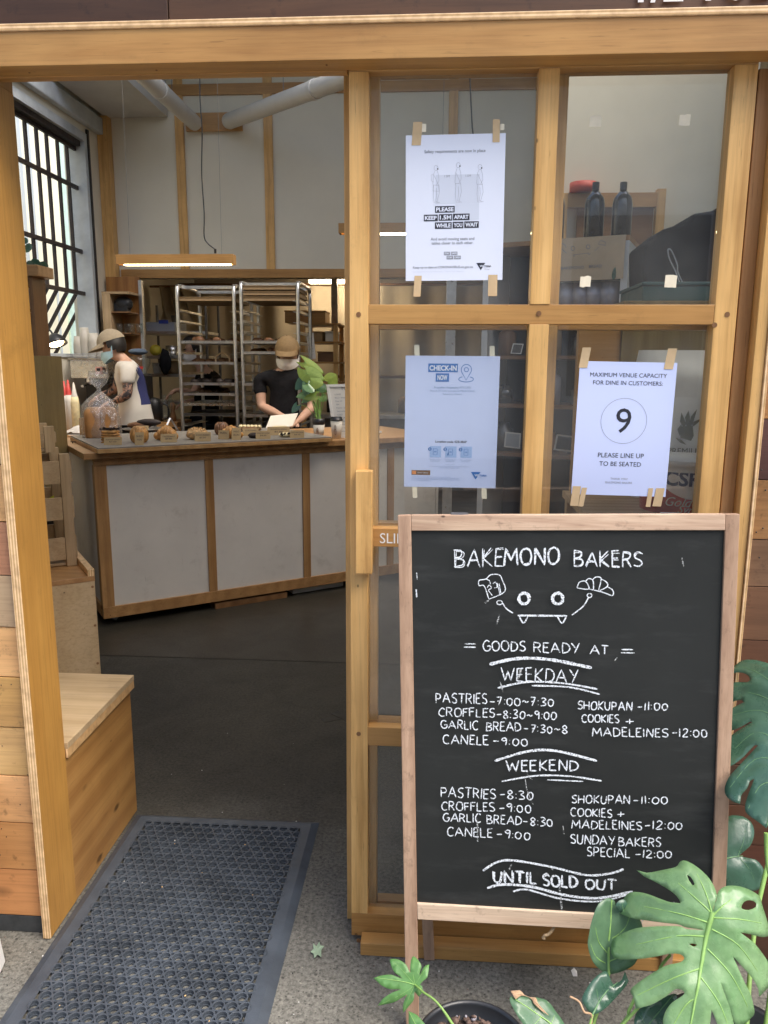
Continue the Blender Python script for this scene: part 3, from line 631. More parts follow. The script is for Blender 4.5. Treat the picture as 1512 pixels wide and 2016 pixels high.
for i, a0 in enumerate((58, 93, 128)):
    s2.rect(mb, a0, 202, a0+26, 228, .0003, 4); s2.disc(mb, a0, 209, 4.2, .0005, 0); s2.text(mb, str(i+1), a0, 211, height=4, off=.0008, m=3, bold=.02)
    s2.line(mb, [(a0+8, 208), (a0+17, 208), (a0+17, 222), (a0+8, 222), (a0+8, 208)], 1.0, .0006, 0); s2.line(mb, [(a0+10, 215), (a0+15, 215)], 1.6, .0006, 0)
    if i == 1: s2.line(mb, [(a0+5, 223), (a0+8, 216), (a0+7, 222)], 2.4, .0007, 0)
    s2.text(mb, ('Open your camera', 'Scan the code and', 'Enter your details')[i], a0+12, 234, width=25, m=1); s2.text(mb, ('and hold still', 'tap the link', 'and tap check in')[i], a0+12, 237.5, width=20, m=1)
s2.text(mb, "Don't have a camera?", 104, 245, width=18, m=1); s2.text(mb, 'Download the app from your store or visit the website and enter the code above to', 103, 249, width=92, m=1); s2.text(mb, 'check in with the location code', 103, 252.5, width=45, m=1)
s2.rect(mb, 17, 258, 60, 269, .0004, 5); s2.rect(mb, 18.5, 259.5, 27.5, 267.5, .0006, 6); s2.text(mb, 'Service Victoria', 43, 265, width=24, off=.0007, m=3)
for i, l_ in enumerate(('Your check in details are kept for 28 days to support contact tracing and are then deleted.', 'They are only used by the health department when contact tracing is needed in this place.', 'For more about how your details are handled please read the statement on the website.', 'You can ask staff for help with checking in.')): s2.text(mb, l_, 17, 274+3*i, width=(90, 110, 110, 45)[i], m=1, align='LEFT')
vic(s2, mb, 164, 260, 1.15, 0)
mb.build('print', ['inkblue', 'inkmid', 'ink', 'paper', 'inksky', 'brown_x', 'orange'], t)
for a in ((816, 679, 826, 712), (964, 681, 974, 712), (812, 945, 821, 980), (948, 945, 958, 982)): tape(t, *a, .0343, -.002, 'tape2')

for nm, a, lab in (('tape_scrap', (1161, 229, 1184, 249), 'torn masking tape scrap, upper left one on the upper right pane'), ('tape_scrap', (1337, 226, 1359, 247), 'torn masking tape scrap, upper right one on the upper right pane'),
               ('tape_scrap', (1309, 542, 1332, 566), 'clean square of masking tape low on the upper right pane beside the black bag'), ('tape_scrap', (1142, 544, 1163, 565), 'thin pale square of masking tape low on the upper right pane beneath the drawing')):
    o = tape(None, *a, .0262, .001, 'tape2', nm, rag=.0016); tag(o, lab, 'tape', 'tape scraps left on the door glass')

# ================================================================== SANDWICH BOARD
BP = V((0, -.27, 0)); BU = V((0, .115, 1.14)).normalized(); BN = V((0, -BU.z, BU.y))
def B(x, y, off=0.0): return PN(x, y, BP, BN)+BN*off
S = T('sandwich_board', 'tall chalkboard A-frame with pale wood frame standing before the sliding door', 'sandwich board', (.47, -.18, 0))
def flat_bar(name, mat, q, dep, parent, bev=.0015):      # q: 4 front corners, extruded backwards
    q = [V(p) for p in q]; mb = MB(); mb.hexa([p-BN*dep for p in q], q); return mb.build(name, mat, parent, bev)
Lx = lambda y: 783+(y-1015)*14/855; Rx = lambda y: 1457-(y-1012)*27/724
def foot(xf):
    y = 1990
    for _ in range(60):
        p = B(xf(y), y)
        if p.z < 0.003: break
        y += 2
    return y
fy = foot(Lx); fr = foot(Rx)
flat_bar('stile', 'weather_z', [B(Lx(fy), fy), B(Lx(fy)+25.5, fy), B(809, 1014), B(783, 1015)], .022, S)
flat_bar('stile', 'weather_z', [B(Rx(fr)-27, fr), B(Rx(fr), fr), B(1457, 1012), B(1429, 1012)], .022, S)
flat_bar('top_rail', 'weather_x', [B(809.6, 1045), B(1428, 1044), B(1428.5, 1012), B(809.4, 1014)], .0205, S)
flat_bar('bottom_rail', 'weather_x', [B(822, 1810.5), B(1397, 1843), B(1398.5, 1813.5), B(821, 1779)], .0205, S)
flat_bar('chalk_panel', 'slate', [B(818, 1783, -.006), B(1402, 1817, -.006), B(1432, 1040, -.006), B(803, 1040, -.006)], .006, S, 0)
# rear frame leaning the other way
tl = B(788, 1019, -.024); tr_ = B(1452, 1017, -.024)
ra = V((.20, -.040, .002)); rb = V((.775, -.040, .002))
ta = V((tl.x+.014, tl.y, tl.z-.01)); tb = V((tr_.x-.014, tr_.y, tr_.z-.01))
for a, b in ((ra, ta), (rb, tb)): MB().bar(a, b, .026, .02, up=(0, 1, 0)).build('rear_leg', 'weather_z', S, .0015)
kx = lambda a, b, f: a+(b-a)*f
pts = [kx(ra, ta, .17), kx(rb, tb, .17)]; MB().bar(pts[0]+V((.014, 0, 0)), pts[1]-V((.014, 0, 0)), .02, .03).build('rear_rail', 'weather_x', S, .0015)
mb = MB(); q4 = [kx(ra, ta, .2)+V((.015, 0, 0)), kx(rb, tb, .2)-V((.015, 0, 0)), kx(rb, tb, .98)-V((.015, 0, 0)), kx(ra, ta, .98)+V((.015, 0, 0))]
mb.hexa(q4, [p+V((0, .005, .001)) for p in q4]); mb.build('rear_panel', 'slate', S)
for px_ in (905, 1325):
    mb = MB(); p = B(px_, 1012.5); mb.box(p.x-.018, p.x+.018, p.y+.004, p.y+.03, p.z-.003, p.z-.0016); mb.build('hinge', 'dsteel', S)
p = B(1093, 1823, -.012); mb = MB(); cur = smooth_pts([p+V((0, .01, .02)), p+V((.001, 0, 0)), p+V((-.003, -.003, -.014)), p+V((-.013, -.005, -.026)), p+V((-.020, -.005, -.029)), p+V((-.022, -.003, -.038))], 5)
mb.tube(cur, [.0034]*(len(cur)-3)+[.0045, .005, .0035], 7); mb.build('rope_end', 'pale_x', S)

GL = {'A': (.8, [[(0, 0), (.4, 1), (.8, 0)], [(.17, .38), (.64, .36)]]), 'B': (.62, [[(.03, 0), (.03, 1)], [(.0, 1), (.45, .93), (.5, .72), (.35, .55), (.05, .52)], [(.05, .52), (.5, .45), (.6, .22), (.45, .04), (0, 0)]]),
 'C': (.62, [[(.6, .85), (.4, 1), (.15, .88), (.02, .5), (.12, .12), (.35, 0), (.6, .1)]]), 'D': (.66, [[(.03, 0), (.03, 1)], [(0, 1), (.4, .93), (.64, .55), (.5, .15), (0, 0)]]),
 'E': (.52, [[(.5, 1), (.03, .98), (.03, .02), (.52, 0)], [(.04, .52), (.42, .54)]]), 'F': (.5, [[(.52, 1), (.03, .98), (.03, 0)], [(.04, .54), (.42, .56)]]),
 'G': (.68, [[(.6, .88), (.38, 1), (.12, .85), (.02, .45), (.15, .08), (.42, 0), (.63, .15), (.64, .45), (.38, .46)]]), 'H': (.66, [[(.03, 1), (.03, 0)], [(.63, 1), (.63, 0)], [(.03, .5), (.63, .52)]]),
 'I': (.1, [[(.05, 1), (.05, 0)]]), 'J': (.5, [[(.45, 1), (.45, .2), (.25, 0), (.02, .15)]]), 'K': (.62, [[(.03, 1), (.03, 0)], [(.58, 1), (.05, .45), (.6, 0)]]), 'L': (.5, [[(.03, 1), (.03, .02), (.5, 0)]]),
 'M': (.9, [[(.02, 0), (.1, 1), (.44, .3), (.78, 1), (.88, 0)]]), 'N': (.68, [[(.03, 0), (.03, 1), (.64, 0), (.64, 1)]]), 'O': (.72, [[(.36, 1), (.1, .85), (.02, .45), (.15, .08), (.4, 0), (.64, .18), (.7, .55), (.58, .9), (.34, 1)]]),
 'P': (.58, [[(.03, 0), (.03, 1)], [(0, 1), (.42, .95), (.55, .73), (.4, .5), (.04, .46)]]), 'R': (.62, [[(.03, 0), (.03, 1)], [(0, 1), (.42, .95), (.54, .74), (.4, .53), (.04, .5)], [(.25, .5), (.6, 0)]]),
 'S': (.55, [[(.52, .9), (.3, 1), (.06, .85), (.1, .62), (.42, .45), (.53, .22), (.35, .02), (.02, .1)]]), 'T': (.66, [[(0, 1), (.66, .98)], [(.33, 1), (.33, 0)]]), 'U': (.66, [[(.03, 1), (.05, .25), (.3, 0), (.55, .18), (.63, 1)]]),
 'W': (.95, [[(0, 1), (.24, 0), (.47, .75), (.7, 0), (.95, 1)]]), 'Y': (.66, [[(0, 1), (.33, .5)], [(.66, 1), (.25, 0)]]),
 '0': (.55, [[(.27, .85), (.06, .7), (.04, .25), (.25, 0), (.48, .2), (.48, .65), (.25, .86)]]), '1': (.12, [[(.06, 1), (.05, 0)]]), '2': (.52, [[(.03, .8), (.22, .98), (.45, .8), (.35, .5), (.02, .03), (.52, .0)]]),
 '3': (.5, [[(.05, .92), (.3, .98), (.45, .78), (.2, .52), (.46, .35), (.4, .08), (.02, .02)]]), '7': (.5, [[(.02, .95), (.48, .95), (.18, 0)], [(.1, .48), (.42, .5)]]), '8': (.5, [[(.25, .52), (.06, .75), (.25, .98), (.43, .77), (.25, .52), (.04, .22), (.25, 0), (.47, .22), (.25, .52)]]),
 '9': (.46, [[(.44, .72), (.24, .55), (.05, .72), (.22, .95), (.43, .8), (.38, .0)]]), '-': (.5, [[(.02, .42), (.48, .45)]]), ':': (.12, [[(.05, .6), (.06, .68)], [(.05, .12), (.06, .2)]]), '~': (.62, [[(.02, .45), (.2, .56), (.38, .42), (.6, .52)]]),
 '+': (.6, [[(.02, .4), (.58, .42)], [(.3, .75), (.3, .08)]]), '=': (.6, [[(.02, .3), (.58, .34)], [(.04, .62), (.56, .66)]]), ' ': (.4, [])}
CURV = set('BCDGOPRSU0238 9J~')
def chalk(mb, txt, x0, b0, x1, b1, h, crop, wd=4.4, jit=.12):
    ox, oy, k = crop; gap = .17
    tot = sum(GL[c][0] for c in txt)+gap*(len(txt)-1); sx = (x1-x0)/tot; cx = 0
    for c in txt:
        w_, st = GL[c]; hh = h*rnd(.93, 1.06); dy = rnd(-.03, .03)*h; sl_ = rnd(-.04, .06)
        for pl in st:
            jp = [(p[0]+rnd(-.025, .025), p[1]+rnd(-.025, .025)) for p in pl]
            q = smooth_pts([(p[0], p[1], 0) for p in jp], 6 if c in CURV and len(jp) > 2 else 3) if c in CURV else [V((a[0]+(b[0]-a[0])*i/5, a[1]+(b[1]-a[1])*i/5, 0)) for a, b in zip(jp, jp[1:]) for i in range(5 if b is not jp[-1] else 6)]
            pts = []
            for p in q:
                X_ = x0+(cx+p.x+sl_*p.y)*sx; Y_ = b0+(b1-b0)*((X_-x0)/max(x1-x0, 1))-p.y*hh+dy
                pts.append(B(ox+X_/k, oy+Y_/k))
            mb.ribbon(pts, wd*.76e-3/k, BN, .0005+rnd(0, .0003), 0, jit)
        cx += w_+gap
CA = (760, 1000, 2.16); CB = (760, 1440, 2.16)
mb = MB()
chalk(mb, 'BAKE', 290, 250, 497, 245, 74, CA, 7); chalk(mb, 'BAKE', 293, 252, 499, 247, 74, CA, 5); chalk(mb, 'MONO', 500, 244, 735, 238, 70, CA, 11); chalk(mb, 'MONO', 503, 243, 737, 236, 68, CA, 8); chalk(mb, 'BAKERS', 797, 248, 1088, 250, 64, CA, 8); chalk(mb, 'BAKERS', 799, 250, 1089, 252, 62, CA, 5)
for a in (('=', 328, 604, 380, 606, 42), ('GOODS', 413, 607, 592, 610, 42), ('READY', 628, 612, 822, 618, 42), ('AT', 868, 622, 946, 624, 40), ('=', 1000, 628, 1058, 630, 44)): chalk(mb, *a, CA, 7.5)
chalk(mb, 'WEEKDAY', 492, 733, 815, 742, 56, CA, 8)
for a in (('PASTRIES', 212, 828, 430, 834, 42), ('-7:00~7:30', 440, 838, 712, 843, 36), ('CROFFLES', 224, 884, 462, 890, 36), ('-8:30~9:00', 470, 894, 725, 900, 36), ('GARLIC', 234, 936, 392, 942, 36), ('BREAD', 425, 946, 574, 950, 36), ('-7:30~8', 585, 952, 770, 960, 34), ('CANELE', 243, 1002, 436, 1008, 38), ('-9:00', 455, 1006, 602, 1012, 34),
          ('SHOKUPAN', 815, 856, 1046, 862, 36), ('-11:00', 1068, 860, 1198, 860, 34), ('COOKIES', 833, 910, 990, 914, 34), ('+', 1018, 920, 1054, 920, 34), ('MADELEINES', 877, 970, 1198, 974, 36), ('-12:00', 1215, 972, 1366, 974, 36)): chalk(mb, *a, CA, 7)
chalk(mb, 'WEEKEND', 512, 166, 817, 168, 46, CB, 9)
for a in (('PASTRIES', 233, 278, 466, 288, 42), ('-8:30', 482, 286, 626, 290, 38), ('CROFFLES', 236, 334, 462, 340, 36), ('-9:00', 480, 340, 617, 346, 36), ('GARLIC', 243, 382, 403, 386, 36), ('BREAD', 428, 392, 576, 397, 36), ('-8:30', 583, 398, 709, 404, 36), ('CANELE', 260, 444, 453, 450, 38), ('-9:00', 470, 452, 613, 460, 36),
          ('SHOKUPAN', 790, 304, 1036, 308, 36), ('-11:00', 1050, 308, 1197, 308, 34), ('COOKIES', 786, 358, 960, 366, 34), ('+', 980, 366, 1014, 366, 34), ('MADELEINES', 788, 412, 1088, 418, 36), ('-12:00', 1100, 416, 1260, 416, 34), ('SUNDAY', 785, 476, 972, 484, 40), ('BAKERS', 988, 486, 1168, 490, 38), ('SPECIAL', 855, 530, 1036, 536, 38), ('-12:00', 1060, 536, 1214, 538, 34)): chalk(mb, *a, CB, 7)
for dx in (0, 3): chalk(mb, 'UNTIL', 455+dx, 640+dx, 638+dx, 644+dx, 48, CB, 9); chalk(mb, 'SOLD', 665+dx, 654+dx, 812+dx, 664+dx, 48, CB, 9); chalk(mb, 'OUT', 845+dx, 668+dx, 975+dx, 672+dx, 42, CB, 8)
def swash(pts, crop, wd, m=0, jit=.2, n=10):
    ox, oy, k = crop; q = smooth_pts([(p[0], p[1], 0) for p in pts], n)
    mb.ribbon([B(ox+p.x/k, oy+p.y/k) for p in q], wd*.92e-3/k, BN, .0005+rnd(0, .0003), m, jit)
swash([(440, 665), (560, 640), (700, 645), (875, 680)], CA, 15); swash([(475, 765), (600, 740), (750, 745), (900, 770)], CA, 9); swash([(620, 755), (780, 762), (908, 792)], CA, 8)
swash([(462, 125), (600, 85), (720, 82), (897, 125)], CB, 12); swash([(492, 212), (640, 188), (780, 190), (918, 210)], CB, 8); swash([(685, 205), (838, 212)], CB, 6)
swash([(412, 592), (470, 556), (540, 548), (700, 575), (850, 610), (950, 604), (1010, 585)], CB, 11); swash([(430, 665), (500, 650), (620, 660), (760, 695), (900, 708), (1048, 680)], CB, 13); swash([(540, 680), (600, 672), (740, 710), (900, 722), (1040, 690)], CB, 9)
# the bakery's face emblem holding bread
for c_ in ((587, 385), (730, 385)): swash([(c_[0]+22*math.cos(a*.524), c_[1]+23*math.sin(a*.524)) for a in range(13)], CA, 15, jit=.25, n=5)
swash([(560, 457), (770, 459)], CA, 9); swash([(566, 460), (585, 490), (603, 460)], CA, 7, n=4); swash([(728, 460), (748, 490), (766, 462)], CA, 7, n=4)
swash([(494, 402), (512, 428), (540, 447)], CA, 6); swash([(483+12*math.cos(a), 402+9*math.sin(a)) for a in range(7)], CA, 5); swash([(790, 455), (838, 418), (862, 378)], CA, 6); swash([(865+10*math.cos(a), 372+9*math.sin(a)) for a in range(8)], CA, 5)
swash([(437, 388), (418, 332), (396, 330), (396, 308), (425, 302), (445, 284), (480, 284), (494, 306), (505, 355), (437, 388)], CA, 5, n=4); swash([(425, 302), (440, 310), (444, 325)], CA, 4); swash([(430, 340), (438, 328), (448, 340), (436, 350), (452, 372)], CA, 4); swash([(454, 322), (466, 316), (472, 336), (460, 340)], CA, 4); swash([(472, 318), (484, 366)], CA, 4); swash([(480, 320), (488, 362)], CA, 5)
for a in ([(812, 340), (822, 316), (848, 312), (862, 344), (812, 340)], [(848, 312), (862, 300), (880, 310), (882, 348)], [(876, 308), (892, 294), (914, 300), (904, 350)], [(912, 300), (938, 316), (940, 334), (908, 352)], [(940, 334), (964, 350), (962, 372), (920, 358), (862, 344)]): swash(a, CA, 5, n=5)
swash([(130, 275), (133, 305)], CA, 4); swash([(128, 345), (131, 382)], CA, 7); swash([(598, 160), (606, 190), (622, 205)], CB, 4, 1); swash([(590, 190), (600, 250), (625, 310)], CB, 4, 1); swash([(388, 370), (390, 468)], CB, 7, 1); swash([(738, 660), (748, 765)], CB, 10, 1); swash([(752, 400), (757, 436)], CB, 4, 1)
for _ in range(10):
    x, y = rnd(160, 1350), rnd(150, 800); swash([(x, y), (x+rnd(-30, 30), y+rnd(10, 50))], random.choice((CA, CB)), rnd(4, 12), 1, n=4)
mb.build('chalk_writing', ['chalk', 'chalk_faint', 'chalk_ghost'], S)
# ================================================================== SHOP SHELL
t = T('left_wall', 'white left wall of the shop around the tall barred window', 'wall', (-2.9, 3, 0))
mb = MB(); WX = -2.88; w0, w1, wz0, wz1 = .9, PX(172, 334, -2.88).y, 1.50, 3.40  # near end of the window, out of sight, stretched to admit more daylight
mb.box(WX-.2, WX, .1, w0, 0, 4.4); mb.box(WX-.2, WX, w1, 9.0, 0, 4.4); mb.box(WX-.2, WX, w0, w1, 0, wz0); mb.box(WX-.2, WX, w0, w1, wz1, 4.4)
mb.build('wall', 'wall', t); bx('cornice', 'frame_blue', t, WX+.0005, WX+.06, .3, 5.59, 3.46, 3.60, bevel=.01)
bx('corner_post', 'oak_z', t, WX+.002, WX+.10, 5.5, 5.598, 0, 3.62)
t = T('bulkhead', 'white panelled bulkhead with timber battens above the kitchen opening', 'bulkhead', (0, 5.65, 2.24))
bx('panel', 'wall', t, -2.879, 2.9, 5.6, 5.75, 2.24, 4.399, bevel=0)
for z0, z1, nm in ((2.235, 2.312, 'lower_batten'), (3.80, 3.89, 'upper_batten')): bx(nm, 'oak_x', t, -2.76, 2.9, 5.578, 5.599, z0, z1)
for px_ in (358, 530): c_ = PY(px_, 400, 5.57).x; bx('batten', 'oak_z', t, c_-.04, c_+.04, 5.580, 5.5995, 2.3125, 4.39)
for c_ in (.30, 1.15): bx('batten', 'oak_z', t, c_-.04, c_+.04, 5.580, 5.5995, 2.3125, 4.39)
a = RY(366, 222, 477, 258, 5.56); bx('duct_plate', 'oak_x', t, a[0], a[1], 5.55, 5.5795, a[2], a[3])
t = T('ceiling', 'pale ceiling over the bakery interior', 'ceiling', (0, 4, 4.4)); mb = MB(); mb.box(-3.08, 4.6, -.02, 2.0, 4.4, 4.5); mb.box(-3.08, 4.6, 4.0, 9.2, 4.4, 4.5); mb.box(-3.08, -2.7, 2.0, 4.0, 4.4, 4.5); mb.box(2.4, 4.6, 2.0, 4.0, 4.4, 4.5); mb.build('board', 'ceil', t); bx('soffit_box', 'ceil', t, -2.81, -2.25, 4.6, 5.577, 3.62, 4.399)  # opening in the unseen ceiling added to brighten the room with daylight
t = T('front_wall', 'inside face of the shopfront wall above the doorway', 'wall', (0, .1, 2.15))
mb = MB(); mb.box(-3.08, 4.6, .155, .25, 2.15, 2.466); mb.box(-3.08, 4.6, .155, .25, 4.2, 4.399); mb.box(2.42, 4.6, .155, .25, 2.466, 4.2); mb.box(-3.08, -2.42, .155, .25, 2.466, 4.2); mb.box(-3.08, -.89, .155, .25, 0, 2.149); mb.box(.90, 4.6, .105, .2, 0, 2.149); mb.build('wall', 'wall', t)
t = T('right_wall', 'pale right wall inside the shop beyond the shelving', 'wall', (2.7, 2, 0)); bx('wall', 'wall', t, 2.7, 2.8, .2, 9, 0, 4.399, bevel=0)
t = T('partition_wall', 'smooth white partition wall seen through the upper right pane', 'wall', (1.7, 3.2, 0)); bx('wall', 'wall', t, PY(1058, 300, 3.2).x, 2.699, 3.2, 3.3, 0, 4.399, bevel=0)
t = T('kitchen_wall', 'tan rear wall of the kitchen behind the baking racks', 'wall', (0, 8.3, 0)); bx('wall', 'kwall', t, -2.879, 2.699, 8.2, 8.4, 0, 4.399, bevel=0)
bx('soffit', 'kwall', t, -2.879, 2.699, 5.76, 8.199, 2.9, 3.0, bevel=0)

# window with its grille
t = T('barred_window', 'tall window with dark iron bars bulging outward at the bottom', 'window', (WX-.1, 4.1, 1.5))
for (y0, y1, z0, z1) in ((w0, w0+.06, wz0, wz1), (w1-.05, w1, wz0, wz1), (w0+.061, w1-.051, wz1-.07, wz1), (w0+.061, w1-.051, wz0, wz0+.03)): bx('frame', 'frame_blue', t, WX-.15, WX+.012, y0, y1, z0, z1)
gx = WX-.10; zr = 2.06; ybs = [PX(p_, 334, gx).y for p_ in (153, 134, 116, 95.6, 76.5, 55, 33)]; ybs += [ybs[-1]-.158*(i+1) for i in range(int((ybs[-1]-w0)/.158)-0)]
for i, y in enumerate(ybs):
    mb = MB(); mb.box(gx-.011, gx+.011, y-.013, y+.013, zr, wz1-.06); mb.build('bar', 'barpaint', t)
    mb = MB(); mb.bar((gx, y, zr-.002), (gx-.36, y, wz0-.02), .024, .026, (0, 1, 0)); mb.build('lower_bar', 'barpaint', t)
for z in (2.95, 2.42, zr, 3.27): bx('crossbar', 'barpaint', t, gx+.0115, gx+.034, w0+.05, w1-.05, z-.017, z+.017)
bx('frame_gap_shade', 'black', t, WX+.001, WX+.02, w1+.0005, w1+.035, wz0-.05, wz1+.04); bx('blind_box', 'barpaint', t, WX-.09, WX-.02, w0+.062, w1-.062, 3.285, 3.329)  # black strip painted for the shaded gap between window frame and wall
# what stands outside that window
t = T('neighbour_building', 'pale cream neighbouring building bright beyond the barred window', 'building', (-5.2, 5, 0))
bx('wall', 'cream', t, -5.6, -5.2, 1, 16, 0, 6.5, bevel=0)
wy = lambda p: PX(p, 320, -5.17).y
bx('green_pilaster', 'green_paint', t, -5.199, -5.17, wy(116), wy(127), 0, 6.2); bx('grey_panel', 'greywall', t, -5.199, -5.172, wy(127)+.001, wy(150), 0, 6.2)
for a_, b_ in ((40, 46), (60, 64), (96, 99)): bx('grey_strip', 'greywall', t, -5.199, -5.18, wy(a_), wy(b_), 0, 6.2)
for z_ in (1.2, 2.9): bx('sill_band', 'pale_brick', t, -5.199, -5.185, 6.5, wy(40)-.001, z_, z_+.07)
t = T('brick_pier', 'dusty pink masonry pier just outside the far end of the barred window', 'pier', (-3.6, 5.6, 0)); bx('shaft', 'pinkpier', t, -3.53, -3.47, PX(134, 320, -3.5).y, PX(151, 320, -3.5).y, 0, 5.0, bevel=.01)

# ducts
for nm, p, q, lab in (('duct', (385, 244, 5.54), (285, 150, 4.35), 'white round duct pipe running up left from the timber plate'), ('duct', (447, 240, 5.54), (700, 146, 4.1), 'longer white round duct pipe running up right from the timber plate')):
    a = PY(*p); b = PY(*q); t = T(nm, lab, 'duct', a, 'duct pipes on the bulkhead'); r = .066
    d = (b-a).normalized(); L = (b-a).length
    mb = MB(); mb.tube([a-d*.0, a+d*.02, a+d*.04, a+d*(L*1.25)], [r*.72, r*.94, r, r], 20); mb.build('pipe', 'duct', t)
    mb = MB(); mb.cyl(a+d*L*.72, a+d*(L*.72+.05), r+.006, n=20); mb.build('collar', 'duct', t)
    c_ = a+d*L*.5; MB().cyl(c_, (c_.x, c_.y, 4.4), .003, n=6).build('hanger', 'dsteel', t)

# pendant lamps
def pendant(x0, x1, z0, z1, Y, label, cable):
    t = T('pendant_lamp', label, 'lamp', ((x0+x1)/2, Y, z0), 'timber strip pendant lamps')
    mb = MB(); mb.box(x0, x1, Y-.04, Y-.025, z0, z1); mb.box(x0, x1, Y+.025, Y+.04, z0, z1); mb.box(x0, x1, Y-.0248, Y+.0248, z1-.015, z1-.0005)
    mb.box(x0, x0+.012, Y-.0248, Y+.0248, z0, z1-.016); mb.box(x1-.012, x1, Y-.0248, Y+.0248, z0, z1-.016); mb.build('housing', 'oak_x', t)
    bx('light_strip', 'led', t, x0+.05, x1-.03, Y-.022, Y+.022, z0-.004, z0+.006, bevel=0)
    for x in (x0+.09, x1-.09): MB().cyl((x, Y, z1), (x+.01, Y+.02, 4.4), .0013, n=5).build('suspension_wire', 'dsteel', t)
    if cable:
        q = smooth_pts([PY(*c_, Y) for c_ in cable], 6); mb = MB(); mb.tube(q, .0045, 6); mb.cyl(q[-1], q[-1]+V((0, 0, .03)), .009, n=8); mb.build('cable', 'black', t)
    return t
a = RY(232, 502, 462, 521, 3.8)
pendant(a[0], a[1], a[2], a[3], 3.8, 'timber strip pendant lamp hanging in full view in the doorway', [(393, 120), (394, 200), (398, 260), (397, 340), (402, 420), (402, 465), (410, 480), (422, 490), (424, 499)])
a = RY(668, 441, 900, 460, 2.75)
pendant(a[0], a[1], a[2], a[3], 2.75, 'timber strip pendant lamp half hidden by the door stile', [(925, 150), (930, 250), (934, 300), (928, 380), (924, 440)])

# ================================================================== BENCHES AND CRATES BY THE ENTRY
t = T('step_bench', 'low plywood bench box right beside the doorway jamb', 'bench', (-.95, .32, 0))
bx('side_panel', 'ply_side', t, -.7885, -.772, .096, .538, .002, .452); bx('back_panel', 'ply_pale', t, -1.5, -.789, .52, .537, .002, .452)
bx('seat', 'ply_pale', t, -1.5, -.762, .0965, .552, .4535, .471); bx('front_lip', 'edge_x', t, -.7705, -.7625, .097, .551, .428, .4532)
ang = math.atan2(.916, 1.312); CE = V((math.cos(ang), math.sin(ang), 0)); CN = V((-CE.y, CE.x, 0))
K = PY(186, 1127, .78); KZ = K.z; KL = (PZ(150, 1008, KZ)-K).dot(CN)
KXF = Matrix(((CE.x, CN.x, 0, K.x), (CE.y, CN.y, 0, K.y), (0, 0, 1, 0), (0, 0, 0, 1)))
def kbx(name, mat, parent, *b, bevel=.0012): mb = MB(); mb.X = KXF; mb.box(*b); return mb.build(name, mat, parent, bevel)
def KW(x, y, z): return KXF @ V((x, y, z))
t = T('tall_bench', 'taller pale plywood box bench behind the low bench', 'bench', KW(-.3, .4, 0))
kbx('front_panel', 'ply_pale', t, -.75, -.001, 0, .018, .002, KZ-.03); kbx('side_panel', 'ply_pale', t, -.019, -.001, .0185, KL, .002, KZ-.03); kbx('top', 'teak_x', t, -.75, 0, -.002, KL, KZ-.0295, KZ-.012)
kbx('edge_lip', 'edge_x', t, -.022, .0, -.0015, KL, KZ-.0115, KZ+.012)
mb = MB(); mb.X = KXF
for z in (KZ-.05, KZ-.19, KZ-.33): mb.cyl((-.010, -.0002, z), (-.010, -.0014, z), .0045, n=10)
mb.build('screw_head', 'brown_z', t)
def crate(x0, x1, y0, y1, z0, z1, label, post=.034, slats=((.06, .2), (.42, .2), (.74, .2))):
    t = T('slat_crate', label, 'crate', KW((x0+x1)/2, (y0+y1)/2, z0), 'pale slat crates stacked on the tall bench')
    for x, y in ((x0, y0), (x1-post, y0), (x0, y1-post), (x1-post, y1-post)): kbx('corner_post', 'pale_z', t, x, x+post, y, y+post*.7, z0, z1)
    h = (z1-z0)
    for f, hh in slats:
        za = z0+f*h; zb_ = za+hh*h
        kbx('slat', 'pale_x', t, x0+post+.0005, x1-post-.0005, y0+.004, y0+.012, za, zb_); kbx('slat', 'pale_x', t, x0+.002, x1-.002, y1+.0005, y1+.009, za, zb_)
        kbx('slat', 'pale_y', t, x1+.0005, x1+.009, y0+.03, y1-.002, za, zb_); kbx('slat', 'pale_y', t, x0-.009, x0-.0005, y0+.002, y1-.002, za, zb_)
    kbx('base', 'pale_x', t, x0+post+.001, x1-post-.001, y0+.013, y1-.003, z0+.002, z0+.012)
    return t
zb0 = KZ-.0115; f0 = PZ(152, 1113, zb0); lx = KXF.inverted() @ f0; cy0 = max(lx.y, .02)
cz1 = PY(122, 893, f0.y).z
crate(lx.x-.42, lx.x, cy0, cy0+.27, zb0+.0005, cz1, 'lower pale slat crate on the tall bench with a sticker')
cz2 = PY(108, 836, f0.y+.1).z
crate(lx.x-.47, lx.x-.035, cy0+.06, cy0+.26, cz1+.001, cz2, 'upper pale slat crate stacked on the other crate', slats=((.35, .4),))
mb = MB(); q0 = KXF @ V((lx.x-.075, cy0-.0005, zb0)); 
q = [PY(x, y, f0.y-.012) for x, y in ((87, 986), (106, 975), (107, 993), (90, 1003))]; mb.hexa(q, [p+V((0, .0006, 0)) for p in q]); tag(mb.build('sticker', 'sticker'), 'crumpled yellow sticker on the lower slat crate', 'sticker')
t = T('storage_box', 'dark storage box standing behind the slat crates', 'box', KW(-.2, KL*.7, KZ)); kbx('box', 'black', t, -.40, -.03, max(.36, KL*.45), KL-.02, KZ-.011, KZ+.17, bevel=.004); kbx('lid', 'dsteel', t, -.41, -.024, max(.35, KL*.44), KL-.01, KZ+.1705, KZ+.185, bevel=.003)

